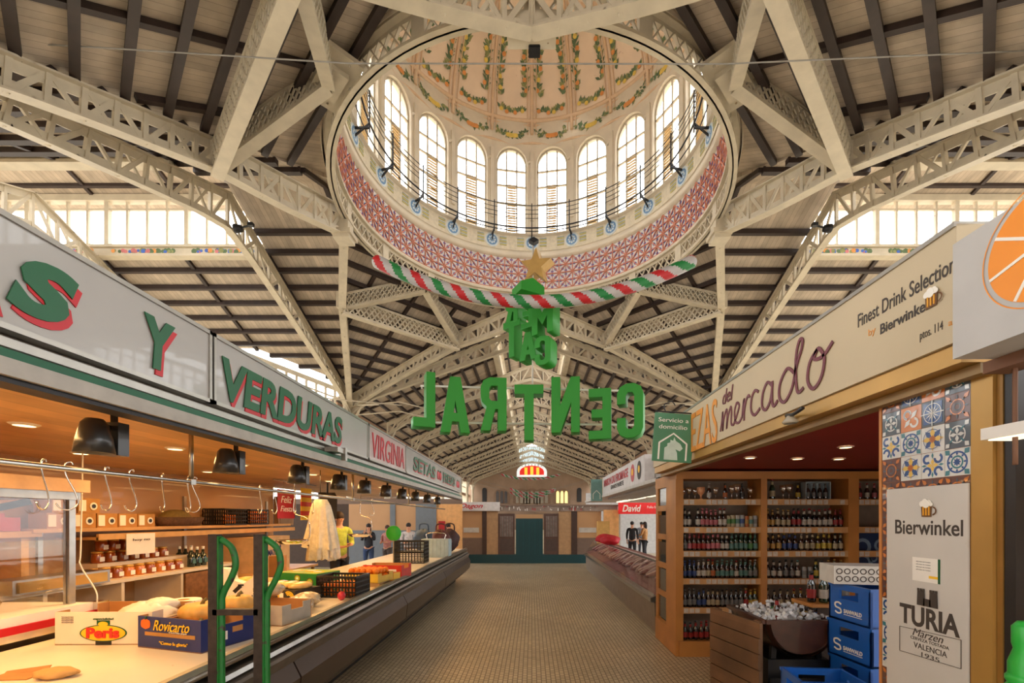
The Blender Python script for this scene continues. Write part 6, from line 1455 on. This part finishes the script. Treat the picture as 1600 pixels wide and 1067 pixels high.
# blue crates
BLU = mat('crate_blue', (20, 92, 178), .4, var=.06, coat=.3)
def beercrate():
    t = thing('beer_crate', 'x', 'crate'); L, D, Hh = .40, .30, .27
    for s in (-1, 1):
        m = MB(); y = s*(D/2-.008)
        m.b2((-L/2, y-.008, 0), (L/2, y+.008, .16)); m.b2((-L/2, y-.008, .225), (L/2, y+.008, Hh)); m.b2((-L/2, y-.008, .16), (-.09, y+.008, .225)); m.b2((.09, y-.008, .16), (L/2, y+.008, .225)); m.b2((-L/2-.006, y-.012, Hh-.02), (L/2+.006, y+.012, Hh)); m.build('long_wall', BLU, t)
        m = MB(); x = s*(L/2-.008); m.b2((x-.008, -D/2, 0), (x+.008, D/2, .16)); m.b2((x-.008, -D/2, .225), (x+.008, D/2, Hh)); m.b2((x-.008, -D/2, .16), (x+.008, -.06, .225)); m.b2((x-.008, .06, .16), (x+.008, D/2, .225)); m.build('short_wall', BLU, t)
    m = MB(); m.b2((-L/2, -D/2, 0), (L/2, D/2, .012)); m.build('bottom', BLU, t)
    lettering('SANWALD', PAPER, (.04, -D/2-.002, .075), .17, .03, (1, 0, 0), (0, 0, 1), t, .003, bold=.02); lettering('SANWALD', PAPER, (L/2+.002, .02, .075), .15, .028, (0, 1, 0), (0, 0, 1), t, .003, bold=.02); m = MB()
    stroke(m, [(.03, .05), (.0, .06), (-.03, .05), (-.025, .025), (.02, .015), (.03, -.01), (0, -.02), (-.03, -.01)], .012, (-.1, -D/2-.001, .07), (1, 0, 0), (0, 0, 1), .003); m.bar((-.045, -D/2-.001, .05), (.125, -D/2-.001, .05), .004, .003, 0, (0, 1, 0)); m.build('emblem', PAPER, t)
    return t
c0 = beercrate(); cn = 0
def put_crate(loc, rz, lab, grp='blue beer crates'):
    global cn
    cn += 1
    if cn == 1: c0.location = loc; c0.rotation_euler = (0, 0, rz); c0['label'] = lab; c0['group'] = grp; return c0
    return dup(c0, loc, rz, lab, grp)
for k in range(5): put_crate((2.46, 3.30+.01*(k % 2), .273*k), math.radians(-84 if k % 2 else -87), 'blue beer crate in the tall stack by the tiled pillar, %s' % ['at the floor', 'second from the floor', 'third from the floor', 'second from the top', 'topmost'][k])
for k in range(4): put_crate((2.83, 3.26, .273*k), math.radians(-88), 'blue beer crate in the shorter stack right of the tall one, %s' % ['at the floor', 'second from the floor', 'third from the floor', 'topmost'][k])
for k in range(3): put_crate((1.92, 2.98, .273*k), math.radians(-6), 'blue beer crate in the low stack before the ice barrel, %s' % ['at the floor', 'in the middle', 'topmost'][k])
t = thing('white_carton', 'white carton with rows of black rings on top of the tall crate stack', 'box', (2.52, 3.40, 1.367), math.radians(-12)); m = MB(); m.b2((-.27, -.13, 0), (.2, .13, .135)); m.build('carton', mat('carton_white', (214, 212, 204), .5), t); m = MB()
for r in range(2):
    for c_ in range(6): ringp(m, (-.235+.052*c_, -.1315, .04+.055*r), .015, .022, (1, 0, 0), (0, 0, 1), .001, 0, 14)
m.build('ring_print', INK, t); lettering('CHRI', INK, (.12, -.132, .06), .11, .03, (1, 0, 0), (0, 0, 1), t, .002)
# slatted wooden panel and half barrel with ice
WEA = plankmat('weathered_wood', (112, 82, 56), 2, .5, 1, .75, .5)
t = thing('slatted_wood_panel', 'weathered horizontal plank screen beside the ice barrel', 'panel', (1.69, 3.78, 0), math.atan2(-.61, .14)); rg = random.Random(2)
for i in range(8): m = MB(); m.b2((-.31+rg.uniform(-.01, .01), -.012, .06+.124*i), (.31+rg.uniform(-.01, .01), .012, .06+.124*i+.115)); m.build('plank', WEA, t)
for x in (-.25, .25): m = MB(); m.b2((x-.03, .014, 0), (x+.03, .05, 1.05)); m.build('upright', WEA, t)
t = thing('half_barrel_cooler', 'dark half wine barrel filled with ice on a black stand', 'barrel', (2.1, 3.82, 0)); BW = mat('barrel_stave', (74, 40, 26), .4, var=.3, scale=9, coat=.3)
RB = .30; zc = 1.05; m = MB()
prof_ = [(RB*.9, -.33), (RB, -.15), (RB*1.02, 0), (RB, .15), (RB*.9, .33)]
m.lathe(prof_, (0, 0, zc), 20, 0, Matrix.Rotation(PI/2, 3, 'X'), a0=PI, a1=2*PI); m.lathe([(RB*.84, -.33), (RB*.95, 0), (RB*.84, .33)], (0, 0, zc), 20, 0, Matrix.Rotation(PI/2, 3, 'X'), a0=PI, a1=2*PI)
for y in (-.31, .31): m.lathe([(0, y), (RB*.86, y)], (0, 0, zc), 20, 0, Matrix.Rotation(PI/2, 3, 'X'), a0=PI, a1=2*PI)
for x in (-RB*.98, RB*.98): m.b2((x-.02, -.32, zc-.02), (x+.02, .32, zc+.01))
m.b2((-RB*.95, -.33, zc-.02), (RB*.95, -.29, zc+.01)); m.b2((-RB*.95, .29, zc-.02), (RB*.95, .33, zc+.01))
ob = m.build('barrel_body', BW, t)
for y in (-.29, -.12, .12, .29):
    m = MB(); m.lathe([(RB*(.905 if abs(y) > .2 else 1.01)+.006, y-.02), (RB*(.93 if abs(y) > .2 else 1.02)+.006, y+.02)], (0, 0, zc), 20, 0, Matrix.Rotation(PI/2, 3, 'X'), a0=PI, a1=2*PI); m.build('hoop', DKMET, t)
m = MB()
for x in (-.22, .22):
    for y in (-.22, .22): m.bar((x, y, 0), (x*.8, y, .84), .04, .04)
m.b2((-.24, -.27, .05), (.24, .28, .74)); m.build('stand', BLACK, t)
m = MB(); m.b2((-.26, -.35, .30), (.4, -.335, .62)); m.build('front_plate', BLACK, t); lettering('TURIA', PAPER, (-.02, -.338, .48), .26, .06, (1, 0, 0), (0, 0, 1), t, .003)
ice = MB(); rg = random.Random(8)
for i in range(170):
    x, y = rg.uniform(-.25, .25), rg.uniform(-.26, .26); s_ = rg.uniform(.015, .03)
    ice.box((2.1+x, 3.82+y, zc-.03+.06*rg.random()+.03*(1-abs(x)*3)), (s_, s_, s_), 0, Matrix.Rotation(rg.random()*3, 3, 'X') @ Matrix.Rotation(rg.random()*3, 3, 'Z'))
ice.b2((1.86, 3.56, zc-.12), (2.34, 4.08, zc-.03)); tag(ice.build('ice_cubes', mat('ice', (226, 232, 238), .15, var=.08, coat=.5)), 'heap of ice cubes filling the half barrel', 'ice', kind='stuff')
for i, (x, y, c_) in enumerate(((2.02, 3.72, 'red'), (2.18, 3.65, 'cream'), (2.25, 3.7, 'gold'), (2.30, 3.66, 'blue'), (2.08, 3.9, 'green'))):
    q = place(B('brown', c_), (x, y, zc-.08 if i == 0 else zc-.16), 'brown bottle with %s label standing in the ice of the half barrel' % c_, 'bottles in the ice', .95)
t = thing('side_board', 'small oak ledge with bottles between the barrel and the blue crates', 'ledge', (2.78, 4.15, 0)); m = MB(); m.b2((-.3, -.16, 1.06), (.3, .16, 1.09)); m.build('board', OAK, t); m = MB(); m.b2((-.26, -.12, 0), (.26, .12, 1.06)); m.build('body', mat('ledge_dark', (60, 44, 34), .6), t)
for i, (x, c_, g) in enumerate(((2.54, 'red', 'black'), (2.63, 'white', 'green'), (2.72, 'white', 'black'), (2.82, 'grey', 'green'))): place(B(g, c_), (x, 4.1-.03*(i % 2), 1.091), '%s bottle with %s label on the ledge behind the crates, %s from left' % (g, c_, ORD[i]), 'bottles on the ledge', 1.15)

# ================= right row farther on =================
t = thing('stall_sign', 'white sign reading MAISON DU FROMAGE with a red and a yellow emblem', 'sign', (2.0, 10.3, EYE+.66)); m = MB(); m.b2((2.0, 8.0, EYE+.66), (2.18, 12.7, EYE+1.14)); put(m.build('board', mat('sign_pale', (206, 202, 200), .4), t), t)
put(lettering('MAISON DU FROMAGE', SRED, (1.992, 10.9, EYE+.96), 3.1, .19, NY, UP, t, .004, bold=.02), t); put(lettering('GRANDE VARIETE', INK, (1.992, 10.6, EYE+.78), 1.6, .1, NY, UP, t, .004), t)
for y, mm, hh in ((8.95, SRED, .17), (8.4, INK, .15)): m = MB(); disc(m, (1.998, y, EYE+.9), .16, NY, UP, .004, 0, 20, 1.1); put(m.build('emblem', mm, t), t); m = MB(); disc(m, (1.993, y, EYE+.92), .07, NY, UP, .004, 0, 14); put(m.build('emblem_centre', YELL, t), t)
t = thing('flag_sign', 'small teal flag sign hanging at the far end of the cheese stall sign', 'sign', (1.85, 12.9, EYE+.5)); m = MB(); m.b2((-.16, -.01, 0), (.16, .01, .62)); m.build('panel', mat('teal_pale', (120, 164, 160), .5), t); m = MB(); stroke(m, [(-.1, .05), (-.1, .2), (0, .3), (.1, .2), (.1, .05)], .02, (0, -.012, 0), (1, 0, 0), (0, 0, 1), .003, 0, 1); m.build('outline', PAPER, t); m = MB(); m.tube([(0, 0, .62), (0, 0, .7), (.3, 0, .7)], .01, 5); m.build('bracket', DKMET, t)
m = MB(); m.b2((2.19, 7.3, EYE+.55), (2.9, 13, EYE+1.10)); tag(m.build('stall_canopy', mat('canopy_grey', (170, 166, 160), .6)), 'grey boxed canopy behind the cheese stall sign', 'canopy')
m = MB(); m.b2((2.0, 7.25, EYE+.60), (5.5, 17, EYE+.66)); struct(m.build('ceiling_market', mat('white_soffit', (200, 196, 190), .6)), 'white soffit over the right stalls')
for k in range(4): m = MB(); m.b2((3.0, 8.5+2*k, EYE+.565), (3.16, 10.0+2*k, EYE+.595)); tag(m.build('tube_light', mat('tube_glow', (1, 1, 1))), 'long white tube light under the soffit of the right stalls, %s from the beer stall' % ORD[k], 'tube light', 'tube lights')
dc = thing('meat_display', 'slanted glass meat display along the right side of the aisle', 'display case', (2.2, 11, 0))
def dcb(name, pts, m_, y0=7.3, y1=16.6): mb = MB(); mb.add([V((x, y, z)) for y in (y0, y1) for x, z in pts], [tuple(range(len(pts)))[::-1], tuple(range(len(pts), 2*len(pts)))]+[(i, (i+1) % len(pts), len(pts)+(i+1) % len(pts), len(pts)+i) for i in range(len(pts))]); return put(mb.build(name, m_, dc), dc)
dcb('base', [(2.0, 0), (3.1, 0), (3.1, .6), (1.98, .5)], mat('case_grey', (136, 122, 108), .5)); dcb('lip', [(1.92, .5), (2.0, .48), (2.02, .6), (1.92, .56)], STEEL); dcb('tray', [(2.02, .58), (3.1, .86), (3.1, .9), (2.02, .62)], mat('tray_pink', (150, 96, 92), .5)); dcb('front_glass', [(1.95, .58), (1.96, .58), (2.3, 1.06), (2.29, 1.06)], glassmat('case_glass2', (1, 1, 1), .85, .03)); dcb('top_rail', [(2.26, 1.05), (2.34, 1.05), (2.34, 1.09), (2.26, 1.09)], STEEL); dcb('kick', [(2.06, 0), (2.1, 0), (2.1, .1), (2.06, .1)], BLACK)
MEAT = mat('cured_meat', (122, 36, 40), .35, var=.3, scale=14, coat=.3); FAT = mat('meat_fat', (220, 184, 172), .4)
MP = None
for i in range(19):
    y = 7.55+.46*i
    if MP is None:
        MP = thing('cured_ham', 'x', 'meat'); m = MB(); m.sphere((0, 0, .07), (.30, .20, .07), 14); m.build('meat_body', MEAT, MP); m = MB(); m.tube(cr([(-.25, -.06, .10), (-.1, -.13, .12), (.1, -.10, .13), (.24, -.02, .11)], 4), .018, 6); m.tube(cr([(-.24, .05, .10), (-.05, .08, .145), (.1, .06, .145), (.22, .08, .10)], 4), .016, 6); m.build('fat_rim', FAT, MP); q = MP
    else: q = dup(MP, (0, 0, 0))
    q.location = (2.43+.02*math.sin(i*2), y, .79); q.rotation_euler = (0, -.38, .35*math.sin(i*1.7)); q['label'] = 'cured meat with pale fat in the right glass display, %s from the beer stall' % (ORD[i] if i < 20 else 'twenty-'+ORD[i-20]); q['group'] = 'cured meats in the glass display'
for i in range(4):
    m = MB(); bag(m, (0, 0, .12), (.28, .22, .14), 80+i); o = m.build('red_cloth_bag', mat('red_cloth', (196, 26, 40), .6, var=.15)); o.location = (2.3+.08*(i % 2), 13.2+.5*i, 1.09); tag(o, 'bright red bag lying on the far end of the meat display, %s of four' % ORD[i], 'bag', 'red bags on the display')
m = MB(); m.b2((2.5, 17.1, .9), (2.95, 17.4, 1.75)); tag(m.build('yellow_cabinet', mat('amber_cab', (206, 160, 90), .5)), 'amber coloured cabinet at the far end of the right display', 'cabinet')
m = MB(); m.b2((2.5, 17.1, 0), (2.95, 17.4, .9)); tag(m.build('cabinet_base', BROWNP), 'brown base under the amber cabinet', 'base')
t = thing('stall_sign', 'red sign reading David in white script over the far right stall', 'sign', (4.25, 18.2, EYE+.18)); m = MB(); m.b2((-.75, 0, 0), (1.4, .1, .46)); m.build('board', mat('sign_red', (212, 28, 30), .4, emit=(220, 30, 30), estr=.25), t); lettering('David', PAPER, (-.22, -.004, .23), .75, .28, (1, 0, 0), (0, 0, 1), t, .004, shear=.25, bold=.02); lettering('Pollo fresco', PAPER, (.7, -.004, .28), .6, .1, (1, 0, 0), (0, 0, 1), t, .004)
m = MB(); m.bar((-.7, .05, 0), (-.7, .05, -2.03), .06, .06); m.bar((1.35, .05, 0), (1.35, .05, -2.03), .06, .06); m.build('post', STEEL, t)
m = MB(); m.b2((2.9, 24, 0), (9, 24.2, 3.2)); struct(m.build('wall_right_far', mat('far_stall_pale', (196, 196, 196), .6)), 'pale far wall behind the right stalls')

# ---- row closing the aisle ----
fk = thing('closed_kiosk', 'closed kiosk row with peach shutters and dark teal door ending the aisle', 'kiosk', (0, 18.7, 0))
PEA = mat('peach_panel', (196, 152, 108), .6, var=.08, scale=1); TEAL = mat('dark_teal', (12, 62, 68), .5, var=.05); BRN = mat('dark_brown_post', (70, 50, 42), .6); TAUPE = mat('taupe_panel', (122, 100, 86), .6, var=.06)
def kb_(name, x0, x1, z0, z1, m_, y=0, d=.08): mb = MB(); mb.b2((x0, y, z0), (x1, y+d, z1)); return mb.build(name, m_, fk)
def kx_(px): return (px-831)/FPX*18.6
kb_('plinth', kx_(722), kx_(918), 0, .36, TEAL, -.06, .5); kb_('door', kx_(806), kx_(848), 0, 1.85, TEAL, -.08, .1); kb_('door_header', kx_(806), kx_(848), 1.85, 2.02, PEA); 
for px in (809, 818, 827, 836, 844): kb_('door_rib', kx_(px)-.01, kx_(px)+.01, .36, 1.83, mat('teal_rib', (16, 74, 80), .5), -.09, .02)
for a, b_ in ((722, 753), (902, 940)): kb_('shutter', kx_(a), kx_(b_), 1.05, 2.15, PEA); kb_('lower_panel', kx_(a), kx_(b_), .36, 1.05, TAUPE)
for a, b_ in ((753, 760), (893, 902)): kb_('post', kx_(a), kx_(b_), .3, 2.15, BRN, -.03)
for a, b_ in ((760, 778), (873, 893)): kb_('shutter', kx_(a), kx_(b_), .36, 2.15, mat('peach_dull', (184, 146, 106), .6))
kb_('shutter', kx_(942), kx_(968), .36, 2.2, mat('peach_bright', (226, 168, 106), .6), -.3)
GRW = mat('window_grey', (132, 122, 120), .3, var=.3, scale=8)
for a, b_ in ((778, 804), (850, 873)):
    kb_('window_frame', kx_(a), kx_(b_), .36, 2.05, mat('frame_umber', (92, 66, 56), .5), -.02); kb_('window_pane', kx_(a+3), kx_(b_-3), 1.1, 1.95, GRW, -.04); kb_('window_pane', kx_(a+3), kx_(b_-3), .5, 1.0, mat('pane_dark', (80, 62, 56), .4), -.04)
    for i in range(5): x = kx_(a+5+i*4); kb_('grille_bar', x-.015, x+.015, 1.1, 1.95, TAUPE, -.07, .02)
for a, b_ in ((724, 748), (905, 932)): kb_('price_board', kx_(a), kx_(b_), 1.27, 1.47, mat('board_white', (196, 190, 180), .5), -.05)
kb_('fascia', kx_(708), kx_(965), 2.15, 2.36, mat('fascia_taupe', (146, 128, 116), .6), -.12); kb_('roof', kx_(706), kx_(967), 2.36, 2.42, TAUPE, -.2, 3)
m = MB(); rg = random.Random(6)
for i in range(70): x = kx_(760+rg.random()*190); m.box((x, -.16, 2.2+rg.random()*.2), (.03, .02, .02+.1*rg.random()), rg.choice([0, 1, 1, 2]))
m.build('fringe_decoration', [SRED, PAPER, TAUPE], fk)
t = thing('stall_sign', 'white sign with sweeping red script over the far kiosk', 'sign', (kx_(745), 18.4, 2.16)); m = MB(); m.b2((-.96, 0, 0), (.96, .08, .36)); m.build('board', mat('sign_pale', (1, 1, 1)), t); lettering('Dagon', SRED, (-.2, -.004, .18), .95, .24, (1, 0, 0), (0, 0, 1), t, .004, shear=.4, bold=.02)
m = MB(); stroke(m, [(-1.2, .12), (-1.0, .3), (-1.05, .1), (-.9, .2)], .05, (0, -.01, 0), (1, 0, 0), (0, 0, 1), .005); m.build('red_flourish', SRED, t)
# peach walls beyond the left stalls
pw = thing('closed_stall', 'closed stall with peach shutters between grey blue columns behind the waiting people', 'stall', (-5, 17.2, 0))
GB_ = mat('grey_blue', (112, 120, 128), .6, var=.06)
def pwb(name, px0, px1, z0, z1, m_, d=0):
    mb = MB(); Yp = 17.2; mb.b2(((px0-831)/FPX*Yp+5, d, z0), ((px1-831)/FPX*Yp+5, d+.1, z1)); return mb.build(name, m_, pw)
for a, b_ in ((545, 610), (618, 650), (680, 722)): pwb('shutter', a, b_, 1.4, 2.4, PEA if a < 650 else mat('peach_bright', (1, 1, 1)))
for a, b_ in ((575, 612), (650, 682)): pwb('column', a if a != 575 else 610, b_ if b_ != 612 else 618, 0, 2.4, GB_, -.05)
pwb('lower_wall', 545, 650, .0, 1.4, GB_); pwb('lower_wall', 680, 722, 0, 1.4, mat('peach_bright', (1, 1, 1))); pwb('top_beam', 400, 722, 2.4, 2.6, TAUPE); pwb('dark_opening', 400, 545, 0, 2.4, mat('opening_brown', (70, 52, 40), .7))
m = MB(); m.b2((-3.55, 17.15, 1.35), (-3.3, 17.2, 1.75)); tag(m.build('red_notice', mat('poster_red', (1, 1, 1))), 'red and white notice on the closed stall behind the woman', 'notice')

# ================= people =================
SKIN = mat('skin', (206, 150, 118), .55, var=.05); HAIRD = mat('dark_hair', (38, 28, 24), .7, var=.2)
def skinned(name, pts, edges, m_, parent=None, sub=1, root=0):
    """pts: (x, y, z, rx, ry)"""
    me = bpy.data.meshes.new(name); me.from_pydata([p[:3] for p in pts], edges, []); o = bpy.data.objects.new(name, me); C.objects.link(o)
    sk = o.modifiers.new('Skin', 'SKIN'); sk.use_smooth_shade = True; sk.branch_smoothing = .3
    if not me.skin_vertices: me.skin_vertices.new()
    for i, p in enumerate(pts): me.skin_vertices[0].data[i].radius = (p[3], p[4]); me.skin_vertices[0].data[i].use_root = i == root
    ss = o.modifiers.new('Sub', 'SUBSURF'); ss.levels = sub; ss.render_levels = sub
    me.materials.append(m_)
    if parent: o.parent = parent
    return o
def person(label, loc, rz, h=1.68, shirt=(60, 70, 90), trousers=(50, 60, 90), hair=(40, 30, 26), arms='down', longhair=False, skirt=None, sname='shirt', fem=False):
    s = h/1.7; j = lambda x, y, z, rx, ry=None: (x*s, y*s, z*s, rx*s, (ry if ry is not None else rx)*s)
    sw = .17 if fem else .195
    if arms == 'down': al = [(sw+.05, .0, 1.12), (sw+.06, -.04, .86), (sw+.055, -.06, .78)]; ar = [(-sw-.05, .0, 1.12), (-sw-.06, -.04, .86), (-sw-.055, -.06, .78)]
    elif arms == 'front': al = [(sw+.04, -.04, 1.12), (.10, -.26, 1.10), (.03, -.32, 1.12)]; ar = [(-sw-.04, -.04, 1.12), (-.10, -.26, 1.06), (-.03, -.33, 1.08)]
    elif arms == 'up': al = [(sw+.04, -.06, 1.15), (.12, -.26, 1.32), (.07, -.28, 1.42)]; ar = [(-sw-.04, -.06, 1.15), (-.12, -.26, 1.32), (-.07, -.28, 1.42)]
    else: al = [(sw+.05, -.05, 1.14), (sw+.02, -.30, 1.10), (sw, -.40, 1.12)]; ar = [(-sw-.05, 0, 1.12), (-sw-.06, -.05, .88), (-sw-.055, -.06, .8)]
    pts = [j(0, 0, .93, .14, .10), j(0, 0, 1.08, .12, .09), j(0, 0, 1.26, .15, .10), j(0, 0, 1.39, .11, .08), j(0, 0, 1.46, .05), j(0, -.012, 1.535, .066, .075), j(0, -.012, 1.63, .07, .085)]
    e = [(i, i+1) for i in range(6)]
    hands = []
    for sg, A in ((1, al), (-1, ar)):
        k = len(pts); pts += [j(sg*sw, 0, 1.37, .055), j(*A[0], .04), j(*A[1], .028), j(*A[2], .026, .018)]
        e += [(3, k), (k, k+1), (k+1, k+2), (k+2, k+3)]; hands.append((A[1], A[2], k+3))
        k = len(pts); st = .02*sg; pts += [j(sg*.09, 0, .86, .085), j(sg*.1, -.01+st, .48, .055), j(sg*.1, .01-st, .09, .036), j(sg*.1, -.12-st, .035, .035, .028)]
        e += [(0, k), (k, k+1), (k+1, k+2), (k+2, k+3)]
    for (a, b_, hi) in hands:       # five fingers
        a, b_ = V(a), V(b_); d = (b_-a).normalized(); x = V((1, 0, 0)); x = (x-d*d.x).normalized()
        for f in range(5):
            o_ = (f-1.5)*.017 if f < 4 else -.032; L = [.055, .065, .06, .048, .035][f]
            p = b_+x*o_+d*(.02 if f < 4 else -.01); q = p+d*L+x*(.0 if f < 4 else -.02)
            k = len(pts); pts += [j(*p, .009), j(*q, .008)]; e += [(hi, k), (k, k+1)]
    t = thing('person', label, 'person', loc, rz)
    body = skinned('body', pts, e, SKIN, t)
    # face: eyes, nose, mouth, ears
    m = MB()
    for sx in (-1, 1): m.sphere((sx*.028*s, -.092*s, 1.60*s), .009*s, 6, 0); m.sphere((sx*.073*s, -.01*s, 1.585*s), (.012*s, .02*s, .03*s), 6, 1)
    m.sphere((0, -.102*s, 1.572*s), (.012*s, .018*s, .022*s), 6, 1); m.box((0, -.088*s, 1.54*s), (.04*s, .01*s, .008*s), 2); m.build('face', [BLACK, SKIN, mat('lips', (150, 80, 72), .5)], t)
    m = MB(); m.sphere((0, .012*s, 1.645*s), (.085*s, .098*s, .088*s), 12)
    if longhair: m.sphere((0, .05*s, 1.53*s), (.09*s, .07*s, .14*s), 10)
    m.build('hair', mat('hair_%d_%d' % hair[:2], hair, .7, var=.2), t)
    sm = mat('cloth_%d_%d_%d' % shirt, shirt, .8, var=.25, scale=14)
    P = [j(0, 0, .84, .18, .14), j(0, 0, 1.06, .16, .125), j(0, 0, 1.26, .17, .12), j(0, 0, 1.40, .12, .085)]; E_ = [(0, 1), (1, 2), (2, 3)]
    for sg, A in ((1, al), (-1, ar)):
        k = len(P); P += [j(sg*(sw+.005), 0, 1.37, .07), j(*A[0], .055), j(*(V(A[0]).lerp(V(A[1]), .75)), .042)]; E_ += [(3, k), (k, k+1), (k+1, k+2)]
    skinned(sname, P, E_, sm, t)
    P = [j(0, 0, .97, .165, .125)]; E_ = []
    for sg in (1, -1):
        st = .02*sg; k = len(P); P += [j(sg*.09, 0, .82, .115), j(sg*.1, -.01+st, .48, .07), j(sg*.1, .01-st, .12, .055)]; E_ += [(0, k), (k, k+1), (k+1, k+2)]
    skinned('trousers', P, E_, mat('cloth_%d_%d_%d' % trousers, trousers, .8, var=.2, scale=10), t)
    m = MB()
    for sg in (1, -1): m.sphere((sg*.1*s, (-.07-.02*sg)*s, .04*s), (.05*s, .13*s, .045*s), 8)
    m.build('shoes', BLACK, t)
    return t
person('vendor in a yellow green vest and dark trousers working behind the hanging bags', (-3.84, 9.0, .18), .9, 1.78, (176, 186, 70), (40, 40, 46), (60, 44, 34), 'front', sname='vest')
person('person with raised hands in a dark top and jeans beyond the counter', (-5.5, 15.2, 0), .1, 1.66, (36, 38, 48), (44, 66, 104), (34, 26, 22), 'up', True, fem=True)
person('person in a pink top standing near the grey blue wall', (-5.0, 15.6, 0), -.3, 1.6, (190, 130, 124), (90, 84, 84), (70, 48, 36), 'front', True, fem=True)
person('person in a light shirt behind the round green plate', (-4.1, 15.0, 0), .2, 1.68, (196, 194, 196), (120, 120, 128), (40, 30, 26), 'front')
person('person with dark curly hair in a grey patterned top at the counter end', (-2.85, 15.4, 0), .5, 1.66, (120, 130, 140), (60, 62, 70), (30, 22, 20), 'front', True, fem=True)
person('person in a long black coat under the red sign', (4.45, 20.0, 0), 2.6, 1.7, (26, 26, 30), (30, 30, 36), (30, 24, 22), 'down', sname='coat')
person('person in a tan jacket and dark trousers beside the one in black', (5.05, 20.2, 0), -2.2, 1.68, (176, 128, 76), (36, 36, 42), (34, 28, 26), 'reach', True, sname='jacket')
person('person in grey farther back at the far right stall', (5.35, 22.0, 0), 0, 1.66, (120, 124, 132), (50, 52, 60), (50, 40, 34), 'down')

# lettering, labels, caps and the like belong to the part they sit on
HOST = ('sign_face', 'board', 'panel', 'sheet', 'carton', 'box_body', 'front_panel', 'glass_body', 'bottle_body', 'can_body', 'long_wall', 'bag_body', 'core', 'sign_box', 'barrel_body', 'post', 'housing', 'shutter')
SUB = ('lettering', 'emblem', 'emblem_centre', 'label', 'neck_label', 'cap', 'lid', 'strawberry_picture', 'cursive_lettering', 'mug_emblem', 'castle_emblem', 'outline_frame', 'oval_print', 'hand_slot', 'pumpkin_print', 'window_slot',
       'fruit_print', 'banana_print', 'ring_print', 'arrow_print', 'patterned_tiles', 'house_outline', 'horse_emblem', 'outline', 'hoop', 'orange_slice_print', 'diffuser', 'colour_edge', 'can_top', 'band', 'drawing', 'paper_panel', 'round_print', 'post_face')
def base(o): return o.name.split('.')[0]
bpy.context.view_layer.update()
for top in [o for o in C.objects if o.parent is None and o.type == 'EMPTY']:
    ch = list(top.children); host = next((c for n_ in HOST for c in ch if base(c) == n_), None)
    if host is None: continue
    inv = (host.matrix_parent_inverse @ host.matrix_basis).inverted()
    for c in ch:
        if c is not host and base(c) in SUB: m0 = c.matrix_parent_inverse.copy(); c.parent = host; c.matrix_parent_inverse = inv @ m0
